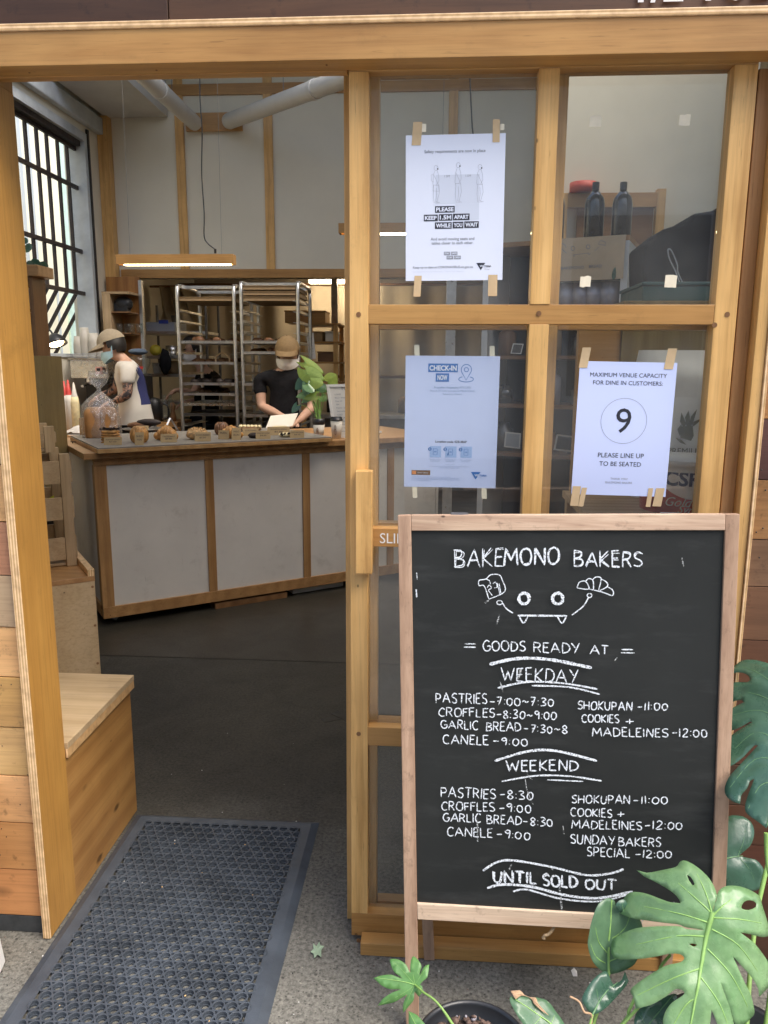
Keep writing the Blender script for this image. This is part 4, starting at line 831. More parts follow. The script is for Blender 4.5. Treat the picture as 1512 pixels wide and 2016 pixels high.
xc = PY(121, 701, 2.62).x; zc_ = PY(100, 701, 2.5).z
t = T('tall_cabinet', 'tall olive plywood cabinet behind the jamb', 'cabinet', (xc-.3, 2.5, 0)); bx('carcass', 'ply_olive', t, xc-.6, xc, 2.3, 2.62, .002, zc_); bx('door', 'ply_olive', t, xc-.59, xc-.01, 2.282, 2.2985, .06, zc_-.02)
xs_ = PY(96, 650, 2.5).x; zt_ = PY(95, 548, 2.45).z; zb_ = zc_+.0005; zm_ = PY(80, 616, 2.45).z; ztt = PY(80, 526, 2.45).z
t = T('wall_shelf', 'small dark timber shelf unit standing on the tall cabinet', 'shelf', (xs_-.2, 2.45, zc_))
bx('side', 'brown_z', t, xs_-.02, xs_, 2.36, 2.50, zb_, zt_); bx('side', 'brown_z', t, xs_-.50, xs_-.48, 2.36, 2.50, zb_, zt_)
for z in (zb_, zm_): bx('shelf', 'brown_x', t, xs_-.4795, xs_-.0205, 2.37, 2.50, z, z+.016)
bx('back', 'brown_x', t, xs_-.4795, xs_-.0205, 2.485, 2.499, zb_+.017, zt_); bx('top', 'teak_x', t, xs_-.52, PY(104, 535, 2.50).x, 2.34, 2.51, zt_+.0005, ztt, bevel=.004)
for i, (x, h, r, m_) in enumerate(((xs_-.08, .10, .03, 'tin'), (xs_-.17, .12, .035, 'kraft'), (xs_-.25, .09, .03, 'tin'))):
    o = MB().lathe([(0, 0), (r, 0), (r, h), (r*.6, h+.015), (0, h+.018)], (x, 2.43, zm_+.0165)).build('jar', m_); tag(o, ('squat tin jar at the right end of the dark shelf', 'brown paper jar in the middle of the dark shelf', 'small tin jar at the left of the dark shelf')[i], 'jar', 'jars on the dark shelf')
t = T('trailing_plant', 'small round leaved plant on top of the dark shelf by the window', 'plant', (xs_-.1, 2.45, ztt))
c_ = PY(54, 520, 2.45); mb = MB(); mb.lathe([(.03, 0), (.04, .05), (.036, .05), (.03, .01)], (c_.x-.06, 2.45, ztt+.0005)); mb.build('pot', 'potplastic', t)
mb = MB(); 
for p_, r in (((55, 488), .028), ((49, 474), .018), ((40, 480), .026), ((36, 498), .022), ((70, 520), .03), ((86, 524), .026), ((60, 524), .03)):
    q = PY(*p_, 2.44+rnd(-.03, .03)); n_ = V((rnd(-.3, .3), -1, rnd(-.2, .5))).normalized(); a_ = n_.orthogonal().normalized(); b_ = n_.cross(a_)
    mb.poly([q+(a_*math.cos(i*.628)+b_*math.sin(i*.628))*r for i in range(10)]); mb.tube([q, (c_.x-.06, 2.45, ztt+.04)], .002, 5)
mb.build('foliage', 'leaf_dark', t)

t = T('drawer_shelf', 'dark shelf rack of mustard drawers behind the counter end', 'shelf', (-2.4, 3.4, 0))
for z in (.12, .42, .70, .92): bx('shelf', 'brown_x', t, -2.78, -2.14, 3.30, 3.62, z, z+.018)
for x in (-2.8, -2.139): bx('upright', 'brown_z', t, x, x+.02, 3.30, 3.62, 0, .96)
bx('back', 'black', t, -2.779, -2.14, 3.60, 3.618, .139, .919)
for z in (.14, .44):
    for i in range(3):
        d = bx('drawer', 'mustard', t, -2.77+i*.21, -2.575+i*.21, 3.31, 3.59, z, z+.16); MB().box(-2.70+i*.21, -2.645+i*.21, 3.306, 3.3095, z+.09, z+.13).build('label', 'paper_plain', d)
bx('divider_post', 'pine_z', t, -2.138, -2.10, 3.2, 3.235, 0, 1.1)

# ================================================================== COUNTER
CO = V((-1.662, 2.217, 0)); ang = math.atan2(.916, 1.312); CE = V((math.cos(ang), math.sin(ang), 0)); CN = V((-CE.y, CE.x, 0))
CXF = Matrix(((CE.x, CN.x, 0, CO.x), (CE.y, CN.y, 0, CO.y), (0, 0, 1, 0), (0, 0, 0, 1)))
def CL(px_, py_, z): p = PZ(px_, py_, z)-CO; return p.dot(CE), p.dot(CN)
def CW(x, y, z=0.0): return CO+CE*x+CN*y+V((0, 0, z))
def cbx(name, mat, parent, *b, bevel=.0015): mb = MB(); mb.X = CXF; mb.box(*b); return mb.build(name, mat, parent, bevel)
LEN = 2.35; DEP = .95; TZ = .985; x0 = .055; y0 = .035
C = T('shop_counter', 'timber framed bakery counter with white panels facing the door', 'counter', CW(1.1, .45))
cbx('countertop', 'teak_x', C, 0, LEN, 0, DEP, TZ-.035, TZ, bevel=.003)
cbx('top_rail', 'teak_x', C, x0, LEN-.05, y0, y0+.03, TZ-.075, TZ-.0355); cbx('base_rail', 'teak_x', C, x0, LEN-.05, y0-.002, y0+.03, .05, .115)
cbx('corner_post', 'teak_z', C, x0, x0+.065, y0, y0+.06, .1155, TZ-.0755); cbx('corner_post', 'teak_z', C, x0-.001, x0+.04, DEP-.07, DEP-.03, .05, TZ-.036)
xs = [CL(428, 903, .93)[0], CL(631, 893, .93)[0]]; xs = [xs[0], xs[1], 2*xs[1]-xs[0]]
for x in xs: cbx('batten', 'teak_z', C, x-.025, x+.025, y0+.001, y0+.03, .1155, TZ-.0755)
e_ = [x0+.0655]+[v_ for x in xs for v_ in (x-.0255, x+.0255)]+[LEN-.05]
for i in range(0, len(e_), 2): cbx('front_panel', 'panel', C, e_[i], e_[i+1], y0+.010, y0+.024, .1155, TZ-.0755, bevel=0)
cbx('side_panel', 'panel', C, x0+.012, x0+.028, y0+.0605, DEP-.0705, .1155, TZ-.036, bevel=0); cbx('side_rail', 'teak_y', C, x0, x0+.03, y0+.0605, DEP-.0705, .05, .115)
cbx('back_panel', 'teak_x', C, x0+.05, LEN-.05, DEP-.06, DEP-.04, .05, TZ-.036); cbx('end_panel', 'panel', C, LEN-.049, LEN-.03, y0, DEP-.03, .05, TZ-.036)
for x, y in ((.13, .12), (.12, .83), (1.3, .12), (2.2, .12), (2.2, .83)):
    mb = MB(); mb.X = CXF; mb.cyl((x-.012, y, .022), (x+.012, y, .022), .021, n=14); mb.box(x-.02, x+.02, y-.02, y+.02, .046, .0498); mb.box(x-.018, x-.014, y-.01, y+.01, .02, .046); mb.box(x+.014, x+.018, y-.01, y+.01, .02, .046); mb.build('caster', 'dsteel', C)
t = T('plank_offcut', 'timber plank offcut lying on the floor under the counter', 'plank', CW(.85, .1)); cbx('plank', 'brown_x', t, .70, 1.17, .04, .16, .001, .036)
t = T('packet', 'white printed packet lying under the counter edge', 'packet', CW(1.4, .15)); cbx('packet', 'white', t, 1.23, 1.6, .09, .3, .001, .034, bevel=.006)

# display board with pastries
t = T('display_board', 'long grey slab board carrying the pastries along the counter', 'board', CW(.7, .3, TZ))
bl = CL(192, 888, 1.0); br = CL(640, 862, 1.0)
cbx('base', 'pine_x', t, bl[0], br[0], bl[1]-.0, .78, TZ+.0005, TZ+.022); cbx('slab', 'slab', t, bl[0]+.004, br[0]-.004, bl[1]+.006, .775, TZ+.0225, TZ+.030)
PZT = TZ+.0305
def card(px_, py_, wpx, hpx, tilt, label, lines):
    z = PZT; p = PZ(px_, py_, z); z_ = (p-CAM).dot(_fw); wd = wpx*z_/FPX; hd = hpx*z_/FPX
    t = T('price_card', label, 'card', p, 'kraft price cards standing along the pastry board')
    th = ang*.35+tilt; ex = V((math.cos(th), math.sin(th), 0)); up = V((0, .22, 1)).normalized(); nn = ex.cross(up).normalized()
    a = p-ex*wd/2; mb = MB(); q = [a, a+ex*wd, a+ex*wd+up*hd, a+up*hd]; mb.hexa([v_-nn*.0012*-1 for v_ in q][::1], q) if False else mb.hexa(q, [v_+nn*-.0015 for v_ in q]); mb.build('card', 'card', t)
    mb = MB()
    for i, (txt, f) in enumerate(lines):
        vs, fs = text_mesh(txt, width=wd*f, height=min(hd*.16, .010)); o_ = p+up*(hd*(.62-.28*i))
        mb.add([o_+ex*u_+up*v_+nn*.0008 for u_, v_ in vs], fs)
    mb.build('print', 'ink', t); return t
def blob(name, px_, py_, wpx, hpx, mat, label, cat, kind='round', dep=.8, z=PZT, rot=.0):
    p = PZ(px_, py_, z); z_ = (p-CAM).dot(_fw); w_ = wpx*z_/FPX; h_ = hpx*z_/FPX; sd_ = random.random()*50
    t = T(name, label, cat, p, 'pastries on the counter board'); d_ = w_*dep; R3 = Matrix.Rotation(rot, 3, 'Z')
    mb = MB(); c_ = p+V((0, d_*.35, h_*.42))
    def nz(d, a=.10, s=3): return 1+a*noise.noise(V((d.x*s+sd_, d.y*s, d.z*s)))
    if kind == 'croissant':
        n = 7
        for i in range(n):
            f = (i-(n-1)/2)/((n-1)/2); rr = (1-.55*abs(f)**1.5)
            mb.ell(c_+R3 @ V((f*w_*.38, abs(f)**2*d_*-.10, (rr-1)*h_*.28)), (w_*.15, d_*.40*rr, h_*.52*rr), 16, 10, 0, lambda d: nz(d, .07, 4), R3 @ Matrix.Rotation(f*-.5, 3, 'Z'))
    elif kind == 'dome':
        for i in range(9):
            a_ = i/9*6.283; mb.ell(c_+V((math.cos(a_)*w_*.20, math.sin(a_)*d_*.2, 0)), (w_*.32, d_*.16, h_*.50), 14, 10, 0, lambda d: nz(d, .06, 4), Matrix.Rotation(a_+1.57, 3, 'Z'))
    elif kind == 'layers':
        for i in range(5): mb.ell(c_+V((rnd(-.003, .003), 0, -h_*.40+i*h_*.17)), (w_*.5*(1-.04*i), d_*.5, h_*.10), 22, 8, 0, lambda d: (1/max(abs(d.x), abs(d.y), .72))*.80*nz(d, .05, 5))
    else:
        mb.ell(c_-V((0, 0, h_*.1)), (w_*.5, d_*.5, h_*.40), 22, 14, 0, lambda d: nz(d, .16, 4))
    mb.build('body', mat, t); return t, p, w_, h_, c_
t, p, w_, h_, c_ = blob('danish', 214, 872, 44, 30, 'pastry', 'layered danish with dark crumbs at the left end of the board', 'pastry', 'layers')
mb = MB()
for _ in range(70): q = c_+V((rnd(-.4, .4)*w_, rnd(-.3, .3)*w_, h_*.42)); mb.box(q.x-.004, q.x+.004, q.y-.003, q.y+.003, q.z, q.z+rnd(.004, .012))
mb.build('topping', 'choc', t)
blob('croissant', 270, 872, 47, 34, 'pastry', 'big round croissant, second from the left end of the board', 'pastry', 'dome')
blob('croissant', 324, 868, 47, 33, 'pastry', 'golden curled croissant, third from the left end of the board', 'pastry', 'croissant')
t, p, w_, h_, c_ = blob('almond_croissant', 385, 866, 44, 30, 'almond', 'rough almond crusted croissant in the middle of the board', 'pastry', 'round')
mb = MB()
for _ in range(60):
    d = V((rnd(-1, 1), rnd(-1, .3), rnd(0, 1))).normalized(); q = c_+V((d.x*w_*.45, d.y*w_*.36, d.z*h_*.36)); mb.ell(q, (.007, .004, .002), 6, 4, 0, None, Matrix.Rotation(rnd(0, 3), 3, V((rnd(-1, 1), rnd(-1, 1), 1)).normalized()))
mb.build('almond_flakes', 'crumb', t)
blob('bun', 434, 856, 38, 26, 'pastry_dark', 'dark brown bun behind the curled pastry right of the almond croissant', 'pastry', 'dome'); blob('croissant', 452, 864, 48, 28, 'pastry', 'small glossy croissant between two price cards in the middle', 'pastry', 'croissant')
t, p, w_, h_, c_ = blob('eclair', 490, 850, 44, 13, 'pastry_dark', 'pastry topped with pale piped cream right of the middle', 'pastry', 'round')
mb = MB()
for i in range(6): mb.ell(c_+V(((i-2.5)*w_*.17, -.005, h_*.30)), (w_*.10, .022, h_*.3), 10, 8)
mb.build('cream', 'icing', t)
blob('cookie', 500, 863, 27, 15, 'choc', 'dark chocolate cookie right of the middle behind a card', 'cookie', 'round')
blob('scroll', 548, 850, 40, 13, 'icing', 'pale yellow iced scroll near the right end of the board', 'pastry', 'layers')
t, p, w_, h_, c_ = blob('cookie', 561, 861, 28, 13, 'icing', 'pale cookie with dark chunks at the right end of the board', 'cookie', 'round')
mb = MB()
for _ in range(16): mb.ell(c_+V((rnd(-.4, .4)*w_, rnd(-.42, -.2)*w_, rnd(-.2, .25)*h_)), (.006, .006, .005), 6, 4)
mb.build('chocolate_chunk', 'choc', t); tag(kids(t)[-1], kind='stuff')
plx = PZ(270, 851, PZT+.0); t = T('plate', 'dark oval plate behind the round croissant', 'plate', plx); c_ = plx+V((.0, .12, 0)); MB().lathe([(0, .001), (.10, .001), (.14, .014), (.137, .017), (.1, .006), (0, .006)], c_, 28).build('dish', 'dsteel', t)
for i, (dx, dz, lab) in enumerate(((-.03, .035, 'long brown sausage roll lying lowest on the dark plate'), (.035, .055, 'dark sausage roll lying across the other on the plate'))):
    o = MB().ell(c_+V((dx, 0, dz)), (.085, .028, .024), 16, 10, 0, lambda d: 1+.1*noise.noise(d*4)).build('sausage_roll', ('pastry_dark', 'choc')[i]); tag(o, lab, 'pastry', 'rolls on the dark plate')
for a in ((222, 876, 34, 15, .0, 'wide price card in front of the layered danish', (('ALMOND DANISH', .8), ('$7.00', .4))), (274, 876, 17, 25, .05, 'narrow upright price card in front of the round croissant', (('SHIO', .7), ('PAN', .5))), (332, 871, 31, 17, .08, 'wide price card in front of the curled croissant', (('CROISSANT', .75), ('$5.00', .4))),
          (399, 869, 31, 18, .0, 'wide price card by the almond croissant', (('ALMOND CROISSANT', .85), ('$7.50', .4))), (440, 865, 24, 18, -.5, 'tilted price card on the left of the small glossy croissant', (('PLAIN', .6),)), (465, 866, 18, 24, .15, 'narrow upright price card on the right of the small glossy croissant', (('MISO', .6), ('BUN', .6))),
          (493, 858, 31, 15, .0, 'wide price card in front of the piped cream pastry', (('CUSTARD', .7),)), (518, 864, 29, 16, .0, 'wide price card beside the dark chocolate cookie', (('DOUBLE CHOC COOKIE', .85), ('$4.50', .4))), (548, 857, 44, 17, .0, 'widest price card in front of the yellow scroll', (('CINNAMON SCROLL', .75), ('$6.00', .35))),
          (585, 862, 28, 15, .0, 'price card at the right end of the board', (('CHOC CHIP COOKIE', .85), ('$4.50', .4))), (214, 859, 29, 15, .0, 'price card standing behind the layered danish', (('SEASONAL DANISH', .8),)), (280, 850, 24, 12, 0, 'plain price card behind the round croissant', (('SAUSAGE ROLL', .8),))): card(*a)
# bagged loaf
lp = PZ(190, 869, TZ+.012)
t = T('wire_rack', 'small black wire rack under the bagged loaf', 'rack', lp)
mb = MB()
for i in range(7): mb.bar((lp.x-.13+i*.045, lp.y-.02, TZ+.008), (lp.x-.19+i*.045, lp.y+.2, TZ+.008), .003, .003)
mb.bar((lp.x-.15, lp.y-.02, TZ+.010), (lp.x+.16, lp.y-.02, TZ+.010), .004, .004); mb.bar((lp.x-.2, lp.y+.2, TZ+.010), (lp.x+.1, lp.y+.2, TZ+.010), .004, .004)
for x, y in ((-.14, -.015), (.14, -.015), (-.18, .19), (.08, .19)): mb.bar((lp.x+x, lp.y+y, TZ), (lp.x+x, lp.y+y, TZ+.008), .004, .004)
mb.build('wires', 'black', t)
t = T('bread_loaf', 'tall golden shokupan loaf inside the knotted clear bag', 'bread', lp)
z_ = (lp-CAM).dot(_fw); lw = 58*z_/FPX; lh = 60*z_/FPX; zb_ = TZ+.0125; rot = Matrix.Rotation(.35, 3, 'Z')
mb = MB(); lc = lp+V((-.005, .09, 0))
def loaf(u, v): pass
for i in range(2):
    mb.ell(lc+rot @ V(((i-.5)*lw*.46, 0, lh*.52)), (lw*.30, .085, lh*.52), 24, 16, 0, lambda d: min(1.35, (abs(d.x)**5+abs(d.y)**5+(abs(d.z) if d.z < 0 else abs(d.z)*.92)**5)**-.2)*(1+.02*noise.noise(d*5)), rot)
for v_ in mb.v: v_.z += zb_-lc.z+lc.z-lp.z if False else 0
mn = min(v_.z for v_ in mb.v)
for v_ in mb.v: v_.z += zb_-mn
mb.build('crust', 'bread', t)
t = T('plastic_bag', 'clear plastic bag knotted around the loaf', 'bag', lp)
hz = [0, .01, .06, .12, .165, .19, .215, .235, .26]; bw = lw*.60
zk = lambda y: PY(190, y, lp.y+.08).z
prof = [(.001, zb_+.0), (bw*.98, zb_+.001), (bw*1.10, zb_+.05), (bw*1.06, zb_+.12), (bw*.98, zk(800)), (bw*.62, zk(786)), (bw*.3, zk(776)), (bw*.10, zk(769)), (bw*.12, zk(764)), (bw*.38, zk(755)), (bw*.55, zk(742)), (bw*.50, zk(730))]
prof = [(r, z-lc.z) for r, z in prof]
MB().lathe(prof, lc, 40, 0, True, lambda a_, z: (1+.12*math.sin(a_*7+z*30)*(z > .12)+.05*math.sin(a_*4+z*20))*(1 if abs(math.sin(a_)) < .7 else .86)).build('film', 'bag', t)

# things at the till
tb_ = PZ(542, 850, TZ); t = T('tablet', 'pale tablet on a tilted stand at the till', 'tablet', tb_)
a, b, c_, d = PY(521, 850, tb_.y-.03), PY(576, 840, tb_.y+.02), PY(587, 815, tb_.y+.14), PY(533, 820, tb_.y+.14); n_ = (b-a).cross(d-a).normalized()
mb = MB(); mb.hexa([p_ for p_ in (a, b, c_, d)], [p_-n_*.008*(1 if n_.y > 0 else -1) for p_ in (a, b, c_, d)]); mb.build('screen', 'cup', t, .002)
mb = MB(); k1 = (a+b)/2; k2 = (c_+d)/2; mb.hexa([k1+(b-a)*.0+V((0, .012, 0)), k1+(b-a)*.3+V((0, .012, 0)), k1*.35+k2*.65+(b-a)*.3+V((0, .02, 0)), k1*.35+k2*.65+V((0, .02, 0))], [V((k1.x, k1.y+.1, TZ)), V((k1.x+.05, k1.y+.1, TZ)), k1*.4+k2*.6+(b-a)*.3+V((0, .04, 0)), k1*.4+k2*.6+V((0, .04, 0))]); mb.build('stand', 'dsteel', t)
cb = PZ(516, 848, TZ+.004); MB().tube(smooth_pts([a, a+V((-.02, 0, .02)), a+V((-.04, .02, .0)), V((a.x-.03, a.y+.1, TZ+.004)), V((a.x+.05, a.y+.2, TZ+.004))], 6), .0025, 6).build('cable', 'white', t)
def papercup(px_, py_, wt, h, label, lid):
    p = PZ(px_, py_, TZ); z_ = (p-CAM).dot(_fw); rt = wt/2*z_/FPX; hh = h*z_/FPX
    t = T('paper_cup', label, 'cup', p); c_ = p+V((0, rt, 0)); MB().lathe([(0, .0005), (rt*.74, .0005), (rt, hh), (rt*.94, hh), (rt*.7, .01), (0, .01)], c_, 28).build('cup', 'cup', t)
    mb = MB()
    for pts in ([(0, .42, 0)], ): pass
    R_ = lambda a_, f: c_+V((math.sin(a_)*rt*(.74+.26*f)*1.012, -math.cos(a_)*rt*(.74+.26*f)*1.012, hh*f))
    for f0, rr in ((.62, .13), (.38, .17)): mb.tube([R_(-.1+rr*1.4*math.cos(q), f0+rr*math.sin(q)) for q in [i*.5236 for i in range(13)]], .0011, 5)
    mb.tube([R_(-.1, .2), R_(-.1, .8)], .0011, 5); mb.build('logo', 'brown_x', t)
    if lid: MB().lathe([(rt*1.05, hh+.0005), (rt*1.06, hh+.008), (rt*.95, hh+.010), (rt*.88, hh+.024), (rt*.8, hh+.024), (rt*.78, hh+.019), (0, hh+.019)], c_, 28).build('lid', 'black', t)
    return t, c_, rt, hh
papercup(661, 864, 24, 35, 'paper coffee cup with black lid beside the menu frame', True)
t, c_, rt, hh = papercup(626, 862, 24, 25, 'paper cup holding the pot of the leafy counter plant', False)
P_ = T('counter_plant', 'leafy lime and green arrowhead plant in a black pot on the counter', 'plant', c_+V((0, 0, .02)))
MB().lathe([(0, .02), (rt*.65, .02), (rt*.9, hh+.002), (rt*1.02, hh+.004), (rt*1.05, hh+.04), (rt*.95, hh+.04), (rt*.9, hh+.03), (0, hh+.03)], c_, 26).build('pot', 'potplastic', P_)
base = c_+V((0, 0, hh+.03))
def heartleaf(tip, root_, w_, fold, mat, parent, nrm):
    tip, root_ = V(tip), V(root_); ax = tip-root_; L = ax.length; ax.normalize(); s_ = V(nrm).cross(ax).normalized(); n_ = ax.cross(s_).normalized()
    def f(u, v):
        e = (u-.5)*2; wv = w_*(math.sin(min(v*1.0+.10, 1)**.62*math.pi)**.85) if v < .98 else 0
        back = -.14*L*(abs(e)**1.5)*(1-v)*2.0
        return root_+ax*(v*L*1.0+back*(v < .5)*(1-2*v)*1.2)+s_*(e*wv*.5)+n_*(-fold*.7*abs(e)*wv-.12*L*(v-.3)**2)
    mb = MB(); mb.grid(f, 6, 10); return mb.build('leaf', mat, parent)
for tp, rp, w_, mat, dy in (((643, 738), (600, 713), .07, 'leaf_lime', -.02), ((643, 750), (605, 735), .11, 'leaf_lime', -.05), ((665, 735), (646, 753), .12, 'leaf_lime', .0), ((612, 760), (601, 728), .11, 'leaf_lime', -.04), ((579, 770), (598, 748), .08, 'leaf_dark', -.02), ((640, 757), (612, 750), .10, 'leaf_lime', -.07), ((600, 782), (603, 756), .06, 'leaf_mid', -.06),
          ((620, 775), (606, 758), .07, 'leaf', -.08), ((580, 782), (604, 776), .055, 'leaf', -.02), ((595, 786), (622, 778), .055, 'leaf_lime', -.05), ((645, 790), (632, 780), .06, 'leaf', .02), ((573, 815), (585, 798), .05, 'leaf_dark', -.03), ((590, 795), (612, 778), .06, 'leaf_mid', .02), ((648, 772), (628, 760), .07, 'leaf_mid', .03), ((632, 765), (618, 745), .075, 'leaf', 0)):
    yy = c_.y+dy; tq = PY(*tp, yy); rq = PY(*rp, yy+.02)
    heartleaf(tq, rq, w_, .18, mat, P_, (rnd(-.2, .3), -1, rnd(.3, .8)))
    MB().tube(smooth_pts([rq, rq*.6+base*.4+V((rnd(-.01, .01), .01, .03)), base+V((rnd(-.015, .015), rnd(-.015, .015), 0))], 5), .0022, 5).build('stem', 'stem', P_)
mq = PZ(660, 862, TZ); t = T('menu_frame', 'white framed menu sheet leaning upright at the till', 'menu', mq)
a, b = PY(658, 863, mq.y), PY(742, 861, mq.y); d = PY(642, 757, mq.y+.03); c_ = d+(b-a)
lerp = lambda p, q, f: p+(q-p)*f
def quadp(u, v): return lerp(lerp(a, b, u), lerp(d, c_, u), v)
nn = (b-a).cross(d-a).normalized()
for u0, u1, v0, v1 in ((0, .06, 0, 1), (.94, 1, 0, 1), (.0605, .9395, 0, .05), (.0605, .9395, .95, 1)):
    q = [quadp(u0, v0), quadp(u1, v0), quadp(u1, v1), quadp(u0, v1)]; mb = MB(); mb.hexa([p-nn*.012 for p in q], [p+nn*.003 for p in q]); mb.build('frame', 'white', t)
q = [quadp(.06, .05), quadp(.94, .05), quadp(.94, .95), quadp(.06, .95)]; MB().hexa([p-nn*.011 for p in q], [p-nn*.002 for p in q]).build('sheet', 'paper_plain', t)
mb = MB(); ex = (b-a).normalized(); ey = (d-a).normalized(); wd = (b-a).length
vs, fs = text_mesh('MENU', width=.30*wd); o_ = quadp(.5, .89); mb.add([o_+ex*x+ey*y for x, y in vs], fs)
for i, s_ in enumerate(('COFFEE', 'Black / White 4.0', 'Filter 5.0', 'TEA', 'Hojicha / Sencha 5.0', 'Genmaicha 5.0', 'COLD', 'Iced Coffee 6.0', 'Iced Matcha 6.5', 'EXTRA', 'Oat / Soy 0.7', 'Thank you')):
    vs, fs = text_mesh(s_, height=.0085, align='LEFT'); o_ = quadp(.16, .80-.062*i); mb.add([o_+ex*x+ey*y for x, y in vs], fs)
mb.build('print', 'inkgrey', t)
jq = PZ(681, 862, TZ); t = T('glass_tray', 'small clear tray of clips beside the menu frame', 'tray', jq); c_ = jq+V((.02, .05, 0)); mb = MB(); mb.box(c_.x-.06, c_.x+.08, c_.y-.04, c_.y+.04, TZ, TZ+.006); mb.build('base', 'glassware', t)
mb = MB()
for z in (TZ+.012, TZ+.028, TZ+.044):
    for p_, q_ in (((-.06, -.04), (.08, -.04)), ((.08, -.04), (.08, .04)), ((.08, .04), (-.06, .04)), ((-.06, .04), (-.06, -.04))): mb.bar((c_.x+p_[0], c_.y+p_[1], z), (c_.x+q_[0], c_.y+q_[1], z), .003, .003)
for x, y in ((-.06, -.04), (.08, -.04), (.08, .04), (-.06, .04)): mb.bar((c_.x+x, c_.y+y, TZ+.006), (c_.x+x, c_.y+y, TZ+.046), .003, .003)
mb.build('wire', 'dsteel', t)
tq = PZ(335, 850, TZ); t = T('tongs', 'steel tongs standing open like an A behind the croissants', 'tongs', tq); ap = PY(335, 823, tq.y)
MB().bar(ap, PZ(322, 852, TZ+.002), .012, .003, (0, 1, 0)).build('arm', 'alu', t); MB().bar(ap, PZ(352, 850, TZ+.002), .012, .003, (0, 1, 0)).build('arm', 'alu', t)
# lamps on the counter and the coffee bench
lq = PY(692, 690, 3.6); t = T('desk_lamp', 'white dome desk lamp glowing at the edge of the door stile', 'lamp', (lq.x+.1, 3.6, TZ))
ax = V((-.62, -.2, -.75)).normalized(); u_ = ax.orthogonal().normalized(); RT3 = ax.to_track_quat('Z', 'Y').to_matrix()
mb = MB(); hp = PY(704, 676, 3.6)
pr = [(.012, -.085), (.03, -.08), (.06, -.06), (.083, -.03), (.092, 0), (.09, 0), (.08, -.03), (.058, -.057), (.0, -.075)]
n = 28; vs = [hp+RT3 @ V((r*math.cos(2*math.pi*i/n), r*math.sin(2*math.pi*i/n), z)) for r, z in pr for i in range(n)]
mb.add(vs, [(j*n+i, j*n+(i+1) % n, (j+1)*n+(i+1) % n, (j+1)*n+i) for j in range(len(pr)-1) for i in range(n)], 0, True); mb.build('shade', 'white', t)
MB().ell(hp-ax*.02, (.055, .055, .03), 16, 10, 0, None, RT3).build('bulb', 'bulb', t)
tp_ = hp-ax*.085; MB().tube(smooth_pts([tp_, tp_+V((.03, .02, .02)), V((tp_.x+.035, 3.65, 1.45)), V((tp_.x+.03, 3.65, TZ+.02))], 6), .007, 8).build('arm', 'white', t); MB().lathe([(0, 0), (.08, 0), (.08, .012), (.02, .02), (0, .02)], (tp_.x+.03, 3.65, TZ)).build('base', 'white', t)
# ================================================================== KITCHEN BEHIND THE COUNTER
def rack(x0, x1, Y, top, dep, label, trays, group='tall wheeled baking racks'):
    t = T('baking_rack', label, 'rack', ((x0+x1)/2, Y+dep/2, 0), group); g = .016
    for x in (x0, x1):
        mb = MB(); c_ = smooth_pts([(x, Y, .12), (x, Y, 1.0), (x, Y, top-.10), (x, Y+.02, top-.03), (x, Y+.09, top)], 4); mb.tube(c_, g, 8)
        mb.tube([(x, Y+.09, top), (x, Y+dep-.09, top)], g, 8, cap=False)
        c_ = smooth_pts([(x, Y+dep-.09, top), (x, Y+dep-.02, top-.03), (x, Y+dep, top-.10), (x, Y+dep, 1.0), (x, Y+dep, .12)], 4); mb.tube(c_, g, 8); mb.build('side_frame', 'alu', t)
    for z in (top-.012, .55, .16):
        for y in (Y, Y+dep): mb = MB(); mb.bar((x0+.012, y+(.09 if z > 1 and y == Y else -.09 if z > 1 else 0), z), (x1-.012, y+(.09 if z > 1 and y == Y else -.09 if z > 1 else 0), z), .02, .025); mb.build('crossbar', 'alu', t)
    z = .22; i = 0
    while z < top-.15:
        for x, s in ((x0, 1), (x1, -1)): mb = MB(); mb.box(x+s*.012, x+s*.045, Y+.0, Y+dep, z, z+.0025); mb.box(x+s*.012, x+s*.0145, Y+.0, Y+dep, z+.0025, z+.022); mb.build('runner', 'alu', t)
        z += .0875; i += 1
    for x in (x0, x1):
        for y in (Y, Y+dep): mb = MB(); mb.cyl((x-.014, y, .055), (x+.014, y, .055), .05, n=16); mb.box(x-.02, x+.02, y-.02, y+.02, .107, .12); mb.build('caster', 'black', t)
    return t
def tray(x0, x1, y0, y1, z, mat, label, load=None, grp='trays on the baking racks', h=.022):
    t = T('baking_tray', label, 'tray', ((x0+x1)/2, (y0+y1)/2, z), grp)
    mb = MB(); mb.box(x0+.004, x1-.004, y0+.004, y1-.004, z, z+.002)
    for a in ((x0, x1, y0, y0+.004), (x0, x1, y1-.004, y1), (x0, x0+.004, y0+.0041, y1-.0041), (x1-.004, x1, y0+.0041, y1-.0041)): mb.box(*a, z, z+h)
    mb.box(x0-.006, x1+.006, y0-.008, y0-.0001, z+h-.003, z+h); mb.build('pan', mat, t)
    if load:
        mb = MB()
        for i in range(10): mb.ell((rnd(x0+.06, x1-.06), rnd(y0+.05, y1-.06), z+.03), (rnd(.03, .06), rnd(.03, .05), rnd(.02, .032)), 10, 6, 0, lambda d: 1+.2*noise.noise(d*3))
        tag(mb.build('bakes', load, t), kind='stuff')
    return t
RYY = 4.85
lx0, lx1 = PY(354, 700, RYY).x, PY(464, 700, RYY).x; rtop = PY(400, 562, RYY+.05).z
rack(lx0, lx1, RYY, rtop, .62, 'left tall silver baking rack standing behind the counter', None)
rx0, rx1 = PY(478, 700, RYY).x, PY(588, 700, RYY).x; rtop2 = PY(530, 556, RYY+.05).z
rack(rx0, rx1, RYY, rtop2, .62, 'right tall silver baking rack behind the cashier', None)
